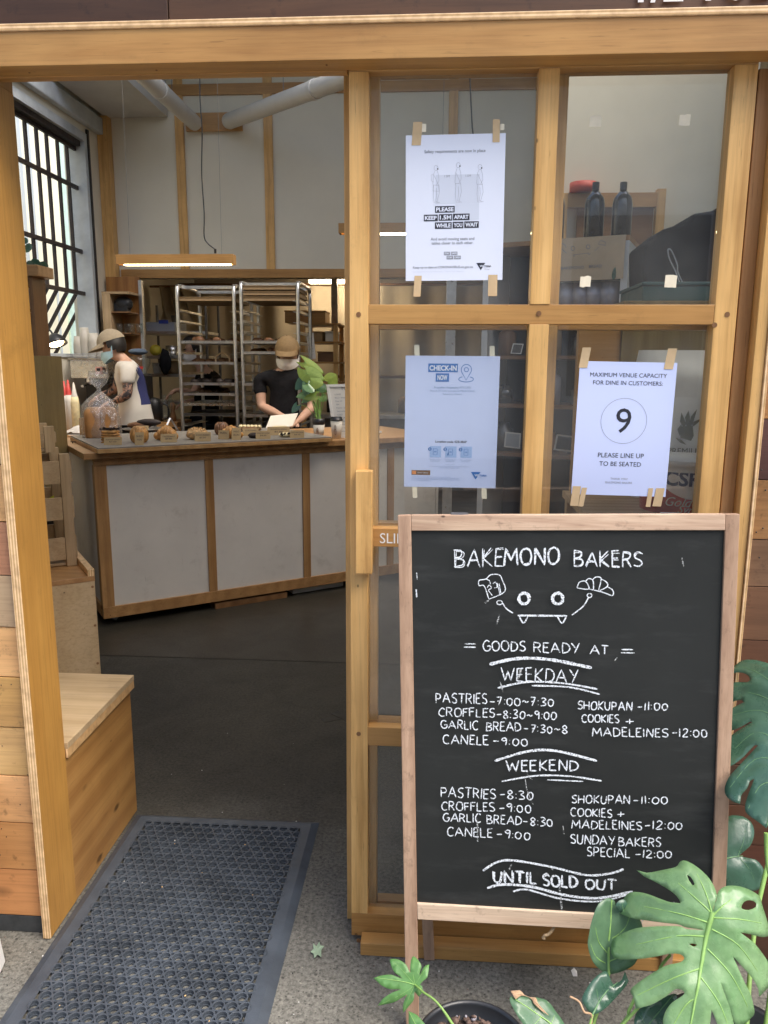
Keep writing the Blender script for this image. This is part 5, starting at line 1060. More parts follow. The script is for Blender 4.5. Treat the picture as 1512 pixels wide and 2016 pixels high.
def lev(y): z = PY(410, y, RYY).z; return .22+round((z-.22)/.0875)*.0875+.0028
for y, mt, ld, lab in ((598, 'kraft', None, 'paper lined tray at the top of the left rack'), (676, 'alu', 'pastry_dark', 'upper tray of dark bakes on the left rack'), (720, 'alu', 'pastry_dark', 'tray of brown bakes on the left rack at head height'), (762, 'alu', 'choc', 'tray of dark bakes in the middle of the left rack'),
                        (783, 'alu', 'pastry_dark', 'tray of flat brown bakes below the middle of the left rack'), (800, 'steel', None, 'deep empty steel tray low on the left rack'), (815, 'dsteel', None, 'dull dark tray lowest of the left rack trays')):
    tray(lx0+.018, lx1-.018, RYY-.004, RYY+.60, lev(y), mt, lab, ld, h=.03 if y == 598 else .022)
z = PY(530, 592, RYY).z
for i in range(3): tray(rx0+.018, rx1-.018, RYY-.004, RYY+.60, z+i*.045, 'kraft', ('bottom', 'middle', 'topmost')[i]+' of three paper lined trays atop the right rack', None, h=.032)
for y, ld, lab in ((676, 'pastry_dark', 'upper tray of dark bakes on the right rack'), (697, 'pastry_dark', 'second tray of bakes on the right rack'), (763, 'choc', 'tray jutting from the right rack beside the cashier'), (815, None, 'low empty tray on the right rack')): tray(rx0+.018, rx1-.018, RYY-.05, RYY+.58, lev(y), 'alu', lab, ld)
for i, (x, y, lab) in enumerate((((lx0+lx1)/2+.1, 722, 'pale basket handle lying on the left rack tray'),)):
    zz = lev(720)+.0025; q = [V((x-.06, RYY+.1, zz+.01)), V((x-.055, RYY+.1, zz+.06)), V((x, RYY+.1, zz+.095)), V((x+.055, RYY+.1, zz+.06)), V((x+.06, RYY+.1, zz+.01))]
    o = MB(); o.tube(smooth_pts(q, 6), .007, 8); tag(o.build('handle', 'pale_x'), lab, 'handle')

t = T('partition_board', 'orange stained plywood wall panel beside the kitchen opening', 'wall panel', (-2.5, 5.5, 0))
a = RY(213, 548, 276, 712, 5.45); bx('board', 'ply_orange', t, a[0], a[1], 5.45, 5.49, 0, 2.232); bx('edge_trim', 'alu', t, a[1]+.001, a[1]+.03, 5.44, 5.49, 0, 2.20)
t = T('cubby_shelf', 'open timber cubby shelf holding a black camera bag and glasses', 'shelf', (-2.6, 5.2, 1.9))
a = RY(203, 574, 256, 690, 5.2)
bx('side', 'pale_z', t, a[0], a[0]+.075, 5.2, 5.44, a[2], a[3]-.02); bx('top', 'pale_x', t, a[0], a[1], 5.2, 5.44, a[3]-.0195, a[3])
for y in (613, 655): z = PY(240, y, 5.2).z; bx('shelf', 'brown_x', t, a[0]+.0755, a[1]-.01, 5.21, 5.44, z-.012, z)
z = PY(240, 613, 5.2).z; o = MB(); o.ell((a[1]-.09, 5.3, z+.07), (.085, .06, .07), 16, 10); o.box(a[1]-.16, a[1]-.04, 5.25, 5.33, z+.005, z+.07); o.build('camera_bag', 'black'); tag(bpy.data.objects['camera_bag'], 'black camera bag on the upper cubby shelf', 'bag')
z = PY(240, 655, 5.2).z
for i in range(4): o = MB().lathe([(0, .001), (.025, .001), (.03, .085), (.028, .085), (.024, .004), (0, .004)], (a[0]+.12+i*.055, 5.28+.03*(i % 2), z), 16).build('drinking_glass', 'glassware'); tag(o, 'clear drinking glass in a row on the lower cubby shelf', 'glass', 'glasses on the cubby shelf')

# metal shelving at the kitchen's left, curtain, timber shelving, strip light
t = T('wire_shelving', 'grey metal shelving of tubs and pans left of the racks', 'shelving', (-2.2, 6.1, 0)); Y0 = 6.0; a = RY(282, 590, 350, 800, Y0)
for x in (a[0], a[1]+.3):
    for y in (Y0, Y0+.45): MB().cyl((x, y, 0), (x, y, 2.05), .014, n=8).build('post', 'dsteel', t)
sh = [PY(310, y, Y0).z for y in (652, 700, 736, 790)]
for z in sh: bx('shelf', 'alu', t, a[0], a[1]+.3, Y0, Y0+.45, z-.03, z)
o = T('plastic_tub', 'grey plastic tub with blue clip on the metal shelving', 'tub', (a[0]+.15, Y0+.1, sh[0])); b = RY(286, 634, 342, 651, Y0); bx('body', 'tub', o, b[0], b[1], Y0+.02, Y0+.4, sh[0]+.001, b[3]); q = RY(312, 630, 330, 637, Y0); bx('clip', 'blue', o, q[0], q[1], Y0+.008, Y0+.0195, q[2], q[3])
b = PY(305, 690, Y0+.1); o = MB().ell((b.x, Y0+.12, sh[1]+.055), (.06, .05, .055), 18, 12, 0, lambda d: 1+.05*noise.noise(d*4)).build('lemon_squeezer', 'yellow'); tag(o, 'round bright yellow squeezer on the metal shelving', 'squeezer')
for px_, y_, r, h, mt, lab in ((330, 699, .07, .10, 'steel', 'steel bowl on the second metal shelf'), (338, 651, .05, .16, 'dsteel', 'dark canister at the right of the top metal shelf'), (300, 735, .05, .11, 'white', 'white tub on the third metal shelf'), (332, 735, .08, .13, 'kraft', 'brown paper bag on the third metal shelf')):
    zz = min(sh, key=lambda v_: abs(v_-PY(px_, y_, Y0).z)); o = MB().lathe([(0, .001), (r*.8, .001), (r, h), (r*.92, h), (r*.7, .01), (0, .01)], (PY(px_, y_, Y0).x, Y0+.15, zz), 20).build('container', mt); tag(o, lab, 'container')
b = RY(312, 688, 334, 738, 5.9); o = MB(); o.ell(((b[0]+b[1])/2, 5.93, (b[2]+b[3])/2), ((b[1]-b[0])/2, .05, (b[3]-b[2])/2), 16, 12, 0, lambda d: (1+.25*noise.noise(d*2.5))); tag(o.build('hanging_bag', 'blackcloth'), 'black cloth bag hanging from the metal shelving', 'bag')
t = T('curtain', 'beige canvas curtain hung across the kitchen behind the racks', 'curtain', (-.6, 7.6, 1.2)); a = RY(352, 572, 690, 790, 7.6)
def cur(u, v): return V((a[0]-.7+u*(a[1]-a[0]+2.4), 7.6+.04*math.sin(u*70)+.03*noise.noise(V((u*12, v*2, 0))), a[2]-.2+v*(a[3]-a[2]+.25)))
mb = MB(); mb.grid(cur, 160, 6); mb.build('cloth', 'curtain', t); MB().cyl((a[0]-.8, 7.6, a[3]+.07), (a[1]+1.8, 7.6, a[3]+.07), .014, n=8).build('rod', 'brown_x', t)
t = T('canvas_sheet', 'pale crumpled canvas hanging at the left of the kitchen', 'cloth', (-1.9, 6.6, 2)); b = RY(315, 565, 362, 640, 6.6)
mb = MB(); mb.grid(lambda u, v: V((b[0]+u*(b[1]-b[0])+(1-v)*.08*u, 6.6+.06*math.sin(u*14+v*3)+.05*noise.noise(V((u*4, v*4, 2))), b[2]+v*(b[3]-b[2]))), 24, 16); mb.build('cloth', 'canvas', t); MB().cyl((b[0]-.1, 6.6, b[3]+.005), (b[1]+.6, 6.6, b[3]+.005), .012, n=8).build('rod', 'brown_x', t)
t = T('timber_shelving', 'timber stock shelving with boxes behind the cashier', 'shelving', (-.3, 6.4, 0)); Y0 = 6.3; a = RY(592, 640, 664, 800, Y0)
for x in (a[0], a[1]-.04):
    for y in (Y0, Y0+.5): bx('post', 'oak_z', t, x, x+.045, y, y+.045, 0, a[3]-.0)
ts = [PY(630, y, Y0).z for y in (636, 672, 712, 752)]
for z in ts: bx('shelf', 'oak_x', t, a[0]-.03, a[1]+.03, Y0-.01, Y0+.56, z-.02, z-.0005)
for px0, px1, y0_, lab, mt, k_ in ((560, 640, 614, 'wide flat timber crate on top of the stock shelving', 'oak_x', 0), (640, 660, 655, 'white tub on the upper stock shelf', 'white', 1), (612, 634, 655, 'brown carton on the upper stock shelf', 'kraft', 1), (625, 655, 695, 'round dark basket on the middle stock shelf', 'brown_x', 2), (604, 622, 738, 'brown carton on the lower stock shelf', 'kraft', 3)):
    b = RY(px0, y0_, px1, y0_+20, Y0); o = T('stock_box', lab, 'box', ((b[0]+b[1])/2, Y0+.15, ts[k_])); bx('body', mt, o, b[0], b[1], Y0+.02, Y0+.35, ts[k_]+.001, b[3], bevel=.006); bx('lid', mt, o, b[0]-.004, b[1]+.004, Y0+.012, Y0+.36, b[3]+.0005, b[3]+.015, bevel=.003)
t = T('clipboard', 'tilted clipboard of order sheets hanging by the stock shelving', 'clipboard', PY(616, 680, 5.9)); q = [PY(*p, 5.9) for p in ((608, 708), (622, 706), (617, 655), (603, 657))]; mb = MB(); mb.hexa([p+V((0, .008, 0)) for p in q], q); mb.build('sheet', 'paper_plain', t)
b = PY(610, 656, 5.89); bx('clip', 'black', t, b.x-.02, b.x+.02, 5.886, 5.897, b.z-.02, b.z+.008)
mb = MB()
for i in range(7): p0, p1 = PY(607+i*.3, 665+i*5.5, 5.8985), PY(616+i*.3, 664+i*5.5, 5.8985); mb.bar(p0, p1, .004, .0015)
mb.build('lines', 'inkgrey', t)
b = RY(606, 551, 745, 558, 7.2); t = T('strip_light', 'warm strip light glowing under the kitchen ceiling', 'lamp', ((b[0]+b[1])/2, 7.2, b[3])); bx('housing', 'alu', t, b[0], b[1], 7.17, 7.23, b[3]+.0005, b[3]+.05); bx('tube', 'led_k', t, b[0]+.02, b[1]-.02, 7.18, 7.22, b[2], b[3]); MB().cyl(((b[0]+b[1])/2, 7.2, b[3]+.05), ((b[0]+b[1])/2, 7.2, 2.9), .008, n=6).build('hanger', 'dsteel', t)
b = RY(652, 560, 664, 600, 7.0); t = T('fan_duct', 'grey metal post hanging in the kitchen right of the racks', 'post', (b[0], 7.0, b[2])); bx('post', 'dsteel', t, b[0], b[1], 7.0, 7.05, b[2]-.3, 2.899)
t = T('kitchen_bench', 'long steel work bench at the back of the kitchen', 'bench', (-.8, 6.9, 0)); bx('top', 'alu', t, -1.7, 1.6, 6.6, 7.2, .88, .92); bx('body', 'dsteel', t, -1.68, 1.58, 6.64, 7.15, .1, .879)
bx('shelf', 'brown_x', t, -1.7, 1.6, 7.1, 7.4, 1.30, 1.33)
for i, (x, h, r) in enumerate(((-1.3, .22, .07), (-.95, .16, .09), (-.55, .26, .06), (-.15, .18, .08), (.3, .24, .07), (.7, .2, .09))):
    o = MB().lathe([(0, .001), (r, .001), (r, h*.8), (r*.7, h), (0, h)], (x, 7.0, .9205), 18).build('canister', ('dsteel', 'black', 'tin', 'kraft', 'dsteel', 'tin')[i]); tag(o, ('tall grey canister at the left of the work bench', 'squat black canister on the work bench', 'slim tin canister on the work bench', 'brown canister behind the cashier on the work bench', 'grey canister on the work bench right of the cashier', 'wide tin at the right of the work bench')[i], 'canister', 'canisters on the kitchen bench')

# ---- coffee side
t = T('coffee_bench', 'timber topped coffee bench along the window wall', 'bench', (-2.6, 4.5, 0)); bx('top', 'teak_y', t, -2.87, -2.36, 3.66, 5.18, .90, .94); bx('body', 'black', t, -2.86, -2.40, 3.7, 5.16, .05, .899)
t = T('back_bench', 'timber topped bench with black front behind the barista', 'bench', (-1.9, 5.2, 0)); a = RY(262, 787, 342, 800, 5.0); bx('top', 'teak_x', t, -2.34, a[1]+.02, 5.0, 5.42, .90, .94); bx('body', 'black', t, -2.33, a[1], 5.03, 5.4, .05, .899); bx('end_post', 'teak_z', t, a[1]+.0005, a[1]+.05, 5.0, 5.05, .05, .899)
t = T('espresso_machine', 'steel espresso machine with cups stacked on top', 'coffee machine', (-2.6, 4.35, .94)); Y0 = 4.5; b = RY(138, 708, 212, 745, Y0)
bx('body', 'steel', t, b[0], b[1], Y0, Y0+.5, b[2], b[3], bevel=.01); bx('cup_tray', 'chrome', t, b[0]-.01, b[1]+.01, Y0-.01, Y0+.51, b[3]+.001, b[3]+.012); bx('lower_body', 'black', t, b[0]+.02, b[1]-.02, Y0+.22, Y0+.48, .9405, b[2]-.001); bx('drip_tray', 'dsteel', t, b[0]+.01, b[1]-.01, Y0, Y0+.21, .9405, 1.0)
mb = MB()
for i in range(3): mb.bar((b[0]-.01, Y0-.02, b[3]+.02+i*.012), (b[1]+.01, Y0-.02, b[3]+.02+i*.012), .006, .006)
mb.build('cup_rail', 'chrome', t)
for i in range(2):
    x = b[0]+.12+i*.2; mb = MB(); mb.cyl((x, Y0+.1, b[2]-.05), (x, Y0+.1, b[2]-.0005), .035, n=14); mb.tube([(x, Y0+.06, b[2]-.04), (x+.02, Y0-.10, b[2]-.06)], .012, 8); mb.build('group_head', 'black' if i else 'chrome', t)
ct = b[3]+.013
for i, (px_, top, r, lab) in enumerate(((157, 662, .046, 'left stack of pale takeaway cups on the espresso machine'), (169, 645, .044, 'tallest stack of pale takeaway cups on the espresso machine'), (186, 656, .05, 'right stack of pale takeaway cups behind the cap peak'), (200, 678, .05, 'short wide stack of pale cups by the barista'))):
    x = PY(px_, 700, Y0+.1).x; zt = PY(px_, top, Y0+.1).z; t2 = T('cup_stack', lab, 'cups', (x, Y0+.1, ct), 'stacks of takeaway cups on the espresso machine'); mb = MB(); z = ct+.0005; pr = []
    nh = max(int((zt-ct-.09)/.012), 1); pr = [(0, 0)]
    mb.lathe([(0, 0), (r, 0), (r*.98, .012)]+[(r*(.97-.0*j), .012+.011*j+(.004 if j % 2 else 0)) for j in range(1, nh)]+[(r*.95, (zt-ct)*.62), (r*.74, zt-ct), (0, zt-ct)], (x, Y0+.1, z), 20); mb.build('cups', 'cuptrans', t2)
# lamp by the window
lp = PY(112, 679, 4.0); t = T('window_lamp', 'black dome lamp glowing in front of the barred window', 'lamp', (lp.x, 4.0, .94)); ax = V((.35, -.15, -.9)).normalized(); R3 = ax.to_track_quat('Z', 'Y').to_matrix(); mb = MB(); n = 24
pr = [(.012, -.085), (.03, -.08), (.06, -.055), (.075, -.02), (.08, 0), (.078, 0), (.07, -.02), (.05, -.05), (0, -.07)]; hp = lp
mb.add([hp+R3 @ V((r*math.cos(6.2832*i/n), r*math.sin(6.2832*i/n), z)) for r, z in pr for i in range(n)], [(j*n+i, j*n+(i+1) % n, (j+1)*n+(i+1) % n, (j+1)*n+i) for j in range(len(pr)-1) for i in range(n)], 0, True); mb.build('shade', 'black', t)
MB().ell(hp-ax*.012, (.055, .055, .02), 14, 8, 0, None, R3).build('bulb', 'bulb', t); tt = hp-ax*.08; MB().tube(smooth_pts([tt, tt+V((-.05, .02, .02)), V((tt.x-.1, 4.02, 1.4)), V((tt.x-.1, 4.02, .945))], 6), .007, 7).build('arm', 'black', t); MB().lathe([(0, 0), (.06, 0), (.06, .012), (0, .015)], (tt.x-.1, 4.02, .9405)).build('base', 'black', t)
t = T('timer', 'small pink kitchen timer on the espresso machine', 'timer', PY(193, 728, Y0-.03)); b = RY(188, 722, 201, 737, Y0-.045); bx('case', wood and 'redtape', t, b[0], b[1], Y0-.05, Y0-.025, b[2], b[3], bevel=.004); bx('screen', 'ink', t, b[0]+.012, b[1]-.012, Y0-.053, Y0-.0505, b[2]+.025, b[3]-.012)
M['pink'] = plain('pink', (.72, .42, .38), .5); kids(t)[0].data.materials[0] = M['pink']
for i, (px_, top, mt, lab) in enumerate(((128, 750, 'cup', 'white squeeze bottle with red tip, furthest left by the cabinet'), (136, 748, 'cup', 'white squeeze bottle with red tip in the middle of the group'), (147, 753, 'yellow', 'yellowish sauce bottle at the right of the squeeze bottles'))):
    p = PY(px_, 788, 3.86); zt = PY(px_, top, 3.86).z; h = max(zt-.9405, .1); t2 = T('squeeze_bottle', lab, 'bottle', (p.x, 3.86, .9405), 'squeeze bottles on the coffee bench'); MB().lathe([(0, 0), (.03, 0), (.032, h*.6), (.025, h*.72), (0, h*.72)], (p.x, 3.86, .9405), 16).build('body', 'cup' if i < 2 else 'icing', t2); MB().lathe([(.024, h*.721), (.018, h*.78), (.004, h), (0, h)], (p.x, 3.86, .9405), 12).build('tip', 'red' if i < 2 else 'cup', t2)
for px_, lab in ((168, 'steel milk jug beside the loaf bag'), (180, 'shiny steel milk jug nearer the barista')):
    p = PY(px_, 786, 3.9); t2 = T('milk_jug', lab, 'jug', (p.x, 3.9, .9405), 'milk jugs on the coffee bench'); MB().lathe([(0, 0), (.042, 0), (.045, .03), (.036, .09), (.04, .11), (.037, .11), (.033, .09), (0, .08)], (p.x, 3.9, .9405), 18).build('body', 'chrome', t2); MB().tube(smooth_pts([(p.x+.038, 3.9, 1.04), (p.x+.075, 3.9, 1.03), (p.x+.07, 3.9, .98), (p.x+.043, 3.9, .965)], 5), .005, 6).build('handle', 'chrome', t2)
p = PY(148, 800, 3.74); o = MB(); o.grid(lambda u, v: V((p.x-.09+u*.2, 3.70+v*.16, .9415+.045*math.sin(u*3.1)*math.sin(v*3.1)+.012*noise.noise(V((u*5, v*5, 1))))), 16, 12); o.grid(lambda u, v: V((p.x-.08+u*.17, 3.70+v*.14, .958+.05*math.sin(u*3.1)*math.sin(v*3.1)+.012*noise.noise(V((u*5, v*5, 4))))), 14, 10); tag(o.build('towel', 'tee_white'), 'folded white towel on the coffee bench behind the loaf', 'towel')
# grinder, kettle, bottles on the back bench
a = PY(272, 770, 5.15); t = T('coffee_grinder', 'black coffee grinder with red light behind the barista', 'grinder', (a.x, 5.15, .94)); mb = MB(); x, y = a.x, 5.2
bx('body', 'black', t, x-.09, x+.09, y-.12, y+.10, 1.0, 1.36, bevel=.02); bx('base', 'dsteel', t, x-.10, x+.10, y-.14, y+.12, .9405, .999, bevel=.01); MB().lathe([(.06, 1.3605), (.10, 1.45), (.10, 1.50), (.05, 1.52), (0, 1.52)], (x, y, 0), 20).build('hopper', 'glassware', t)
mb = MB(); mb.ell((x+.05, y-.13, 1.2), (.03, .02, .03), 12, 8); mb.build('portafilter', 'chrome', t); b = PY(275, 724, y-.125); MB().box(b.x-.03, b.x+.03, y-.127, y-.1205, b.z-.01, b.z+.012).build('light', 'red', t)
a = PY(302, 786, 5.1); t = T('kettle', 'black gooseneck kettle on the back bench', 'kettle', (a.x, 5.12, .94)); MB().lathe([(0, 0), (.075, 0), (.065, .16), (.05, .2), (0, .215)], (a.x, 5.12, .9405), 20).build('body', 'black', t); MB().tube(smooth_pts([(a.x+.06, 5.12, 1.10), (a.x+.12, 5.12, 1.08), (a.x+.12, 5.12, .98), (a.x+.07, 5.12, .96)], 5), .01, 6).build('handle', 'black', t)
for i, px_ in enumerate((322, 330)): a = PY(px_, 786, 5.08); o = MB().lathe([(0, .0005), (.03, .0005), (.03, .17), (.012, .21), (.012, .24), (0, .24)], (a.x, 5.1+.05*i, .94), 16).build('water_bottle', 'glassware'); tag(o, ('clear bottle on the back bench beside the kettle', 'clear bottle nearest the rack on the back bench')[i], 'bottle', 'clear bottles on the back bench')
a = PY(276, 712, 4.95); o = MB(); o.ell((a.x, 4.98, a.z), (.11, .09, .045), 18, 8, 0, lambda d: 1+.15*noise.noise(d*3)); o.box(a.x-.06, a.x+.06, 4.94, 5.04, a.z-.32+.0, a.z-.03) if False else None
bl_ = T('cap_on_hook', 'blue cloth cap resting on the grinder lid', 'cap', (x, y, 1.52)); MB().ell((x, y, 1.555), (.085, .08, .03), 18, 8, 0, lambda d: 1+.12*noise.noise(d*3)).build('cloth', 'blue_grey', bl_)

# ================================================================== PEOPLE
def figure(name, label, P, mats, sleeve=.55, tee='tee', pants='black', tat=False, hair=True, hairmat='hair', hair_tuck=.0):
    pel, ch, nk, hd, f, shs, els, wrs, hdirs = (P[k] for k in ('pel', 'chest', 'neck', 'head', 'f', 'sh', 'el', 'wr', 'hand'))
    pel, ch, nk, hd = V(pel), V(ch), V(nk), V(hd); f = V(f).normalized(); u = (hd-nk).normalized(); u = (V((0, 0, 1))*.6+u*.4).normalized() if not P.get('up') else V(P['up']).normalized(); s = f.cross(u).normalized(); f = u.cross(s).normalized()
    t = T(name, label, 'person', (pel.x, pel.y, 0)); vt = []; ed = []
    def add(p, r, par=None):
        vt.append((V(p), r)); i = len(vt)-1
        if par is not None: ed.append((par, i))
        return i
    ip = add(pel, .12); ic = add(ch, .115, add(pel*.5+ch*.5, .11, ip)); uc = add(ch*.4+nk*.6, .10, ic); n1 = add(nk, .058, uc); n2 = add(nk*.45+(hd-u*.06)*.55, .05, n1)
    jaw = add(hd-u*.075+f*.018, .062, n2); mid = add(hd, .082, jaw); top = add(hd+u*.065-f*.008, .070, mid); add(hd+u*.098-f*.01, .040, top)
    ns = add(hd-u*.018+f*.085, .016, mid); 
    for k in (-1, 1): add(hd-u*.01+s*k*.078-f*.005, .016, mid)
    for sh, el, wr, hdv in zip(shs, els, wrs, hdirs):
        sh, el, wr, hdv = V(sh), V(el), V(wr), V(hdv).normalized(); i = add(sh, .058, uc); i = add(sh*.45+el*.55, .044, i); ie = add(el, .040, i); i = add(el*.5+wr*.5, .036, ie); iw = add(wr, .025, i)
        pm = add(wr+hdv*.055, .030, iw); side = hdv.cross(V((0, 0, 1))).normalized()
        if side.length < .1: side = V((1, 0, 0))
        dn = hdv.cross(side); dn = dn if dn.z < 0 else -dn
        for k, L in ((-1.35, .075), (-.45, .085), (.45, .08), (1.3, .062)):
            q = wr+hdv*.088+side*k*.017; j = add(q, .0095, pm); j = add(q+hdv*L*.4+dn*.008, .0085, j); add(q+hdv*L*.75+dn*.03, .0075, j)
        q = wr+hdv*.04-side*.036; j = add(q, .011, iw); add(q+hdv*.045-side*.012+dn*.015, .009, j)
    for k in (-1, 1):
        sd2 = V((s.x, s.y, 0)).normalized()*k; h = add(pel+sd2*.085-V((0, 0, .05)), .095, ip); kn = V(((pel+sd2*.10).x, (pel+sd2*.10).y, .50)); j = add(kn, .062, h); an = V((kn.x, kn.y+.02, .09)); j = add(an, .042, j); ff = V((f.x, f.y, 0)).normalized(); add(an+ff*.15-V((0, 0, .05)), .036, j)
    vs, fs = skin_mesh(vt, ed, 0, 2); mb = MB(); mb.add(vs, fs, 0, True)
    if tat:
        for i, fc in enumerate(mb.f):
            c_ = sum((mb.v[j] for j in fc), V())/len(fc)
            for sh, el, wr in zip(shs, els, wrs):
                d = min((c_-(V(sh)*.3+V(el)*.7)).length, (c_-V(el)).length, (c_-(V(el)*.5+V(wr)*.5)).length)
                if d < .10: mb.mi[i] = 1
    mb.build('body', ['skin', 'skin_tattoo'], t)
    # shirt
    vt.clear(); ed.clear(); ip = add(pel+V((0, 0, -.07)), .155); a1 = add(pel+V((0, 0, .05)), .148, ip); ic = add(ch, .142, add(pel*.5+ch*.5, .14, a1)); uc = add(ch*.4+nk*.6, .118, ic); add(nk-u*.012, .070, uc)
    for sh, el in zip(shs, els): sh, el = V(sh), V(el); i = add(sh, .068, uc); i = add(sh*.6+el*.4, .060, i); add(sh*(1-sleeve)+el*sleeve, .058, i)
    vs, fs = skin_mesh(vt, ed, 0, 2); mb = MB(); mb.add([v_+V((noise.noise(v_*9), noise.noise(v_*9+V((5, 5, 5))), 0))*.012 for v_ in vs], fs, 0, True)
    if P.get('print'):
        bp, rr = V(P['print'][0]), P['print'][1]
        for i, fc in enumerate(mb.f):
            c_ = sum((mb.v[j] for j in fc), V())/len(fc)
            if abs(c_.z-bp.z) < rr and (c_-V((ch.x, ch.y, c_.z))).dot(f) < P['print'][2]: mb.mi[i] = 1
    mb.build('shirt', [mats[0], 'navy'], t)
    vt.clear(); ed.clear(); ip = add(pel-V((0, 0, .03)), .135)
    for k in (-1, 1): sd2 = V((s.x, s.y, 0)).normalized()*k; h = add(pel+sd2*.085-V((0, 0, .08)), .105, ip); kn = V(((pel+sd2*.10).x, (pel+sd2*.10).y, .50)); j = add(kn, .078, h); add(V((kn.x, kn.y+.02, .11)), .062, j)
    vs, fs = skin_mesh(vt, ed, 0, 2); mb = MB(); mb.add(vs, fs, 0, True); mb.build('trousers', pants, t)
    RM = Matrix((s, f, u)).transposed()
    # hair, cap, mask, eyes
    mb = MB(); n, mrows = 24, 10
    def cp(a_, ph, k=1.0): return hd+RM @ V((math.cos(a_)*.089*math.cos(ph)*k, math.sin(a_)*.103*math.cos(ph)*k, .012+math.sin(ph)*.108*k))
    def gr(lo, hi, k, m_mask=None):
        vs, fs = [], []
        for j in range(mrows+1):
            for i in range(n+1): vs.append(cp(6.2832*i/n, lo+(hi-lo)*j/mrows, k))
        for j in range(mrows):
            for i in range(n):
                a_ = 6.2832*(i+.5)/n; ph = lo+(hi-lo)*(j+.5)/mrows
                if m_mask and not m_mask(a_, ph): continue
                fs.append((j*(n+1)+i, j*(n+1)+i+1, (j+1)*(n+1)+i+1, (j+1)*(n+1)+i))
        mb.add(vs, fs, 0, True)
    gr(-.75, 1.57, 1.06, lambda a_, ph: math.sin(a_) < .35-max(0, -ph)*.9 or ph > .55); mb.build('hair', hairmat, t)
    if mats[1]:
        mb = MB(); gr(.18, 1.57, 1.13); b0 = []
        n2 = 14; vs = []; br = P.get('brim', .085)
        for i in range(n2+1):
            a_ = math.radians(25+130*i/n2); e = cp(a_, .20, 1.13); w_ = math.sin(math.pi*i/n2)**.6
            for q in (0, .5, 1.0): vs.append(e+RM @ V((0, br*w_*q, -.020*q*q-.012*abs(math.cos(a_))*q)))
        fs = [(i*3+q, i*3+q+1, i*3+q+4, i*3+q+3) for i in range(n2) for q in range(2)]; mb.add(vs, fs, 0, True); mb.add([v_-RM @ V((0, 0, .004)) for v_ in vs], [fc[::-1] for fc in fs], 0, True)
        mb.ell(cp(0, 1.57, 1.13), (.007, .007, .005), 8, 5); mb.build('cap', mats[1], t)
    if mats[2]:
        mb = MB()
        def mk(uu, vv): 
            a_ = math.radians(10+160*uu); e = math.sin(math.pi*uu); hh = (.022+.022*e)*(2*vv-1)
            return hd+RM @ V((math.cos(a_)*.088, math.sin(a_)*(.092+.032*e*(1-.5*abs(2*vv-.9))), -.068+hh-.012*(1-vv)*0))
        mb.grid(mk, 16, 8)
        for k in (0, 1): e = mk(k, .75); mb.tube(smooth_pts([e, hd+RM @ V(((.09, -.09)[k], -.005, .0))], 3), .0025, 5); e = mk(k, .25); mb.tube([e, hd+RM @ V(((.09, -.09)[k], -.005, -.01))], .0025, 5)
        mb.build('face_mask', mats[2], t)
    for k in (-1, 1): MB().ell(hd+RM @ V((k*.032, .078, .012)), (.010, .008, .006), 10, 6, 0, None, RM).build('eye', 'black', t)
    return t
J = PY; Y0 = 4.35
hd = J(222, 681, Y0)
figure('person', 'barista in white tee, tan cap and blue mask leaning over the coffee bench', dict(pel=J(268, 838, Y0+.02), chest=J(262, 762, Y0+.02), neck=J(243, 708, Y0+.02), head=hd, f=(-.93, -.22, -.38), up=(-.34, 0, .94), brim=.08,
    sh=(J(252, 726, Y0-.17), J(246, 724, Y0+.17)), el=(J(251, 778, Y0-.20), J(226, 768, Y0+.16)), wr=(J(222, 792, Y0-.16), J(202, 778, Y0+.1)), hand=((-.85, .1, -.3), (-.8, 0, -.4)), **{'print': (J(275, 755, Y0), .15, -.055)}), ('tee_white', 'cap_tan', 'mask_blue'), tat=True, sleeve=.62)
Y0 = 4.4
hd = J(566, 694, Y0)
figure('person', 'cashier in black tee, olive cap and white mask looking down at the till', dict(pel=J(560, 845, Y0+.05), chest=J(558, 775, Y0), neck=J(563, 724, Y0+.02), head=hd, f=(.05, -.96, -.28), up=(.03, -.26, .965), brim=.065,
    sh=(J(512, 745, Y0), J(608, 744, Y0)), el=(J(515, 800, Y0-.05), J(615, 802, Y0-.05)), wr=(J(560, 822, Y0-.25), J(585, 832, Y0-.28)), hand=((.75, -.5, -.25), (-.75, -.55, -.2))), ('blackcloth', 'cap_olive', 'mask_white'), hairmat='hair_brown', sleeve=.62)
Y0 = 5.75
hd = J(380, 686, Y0)
figure('person', 'baker in black seen through the shelves of the left rack, wearing a white mask', dict(pel=J(402, 830, Y0+.02), chest=J(410, 760, Y0+.02), neck=J(396, 722, Y0+.02), head=hd, f=(-.72, -.45, -.45), up=(-.25, -.1, .95),
    sh=(J(405, 742, Y0-.15), J(425, 742, Y0+.15)), el=(J(378, 775, Y0-.2), J(400, 790, Y0+.1)), wr=(J(350, 766, Y0-.3), J(372, 790, Y0-.1)), hand=((-.8, -.2, -.5), (-.8, -.3, -.3))), ('blackcloth', None, 'mask_white'), pants='denim', sleeve=.6)
o = T('pepper_mill', 'brown timber mill on the back bench under the baker hand', 'mill', (0, 0, 0)); a = PY(339, 784, 5.15); o.location = (a.x, 5.15, .94); ORG[o] = V((a.x, 5.15, .94)); MB().lathe([(0, 0), (.028, 0), (.03, .04), (.018, .09), (.026, .13), (.02, .16), (0, .17)], (a.x, 5.15, .9405), 16).build('body', 'brown_z', o)

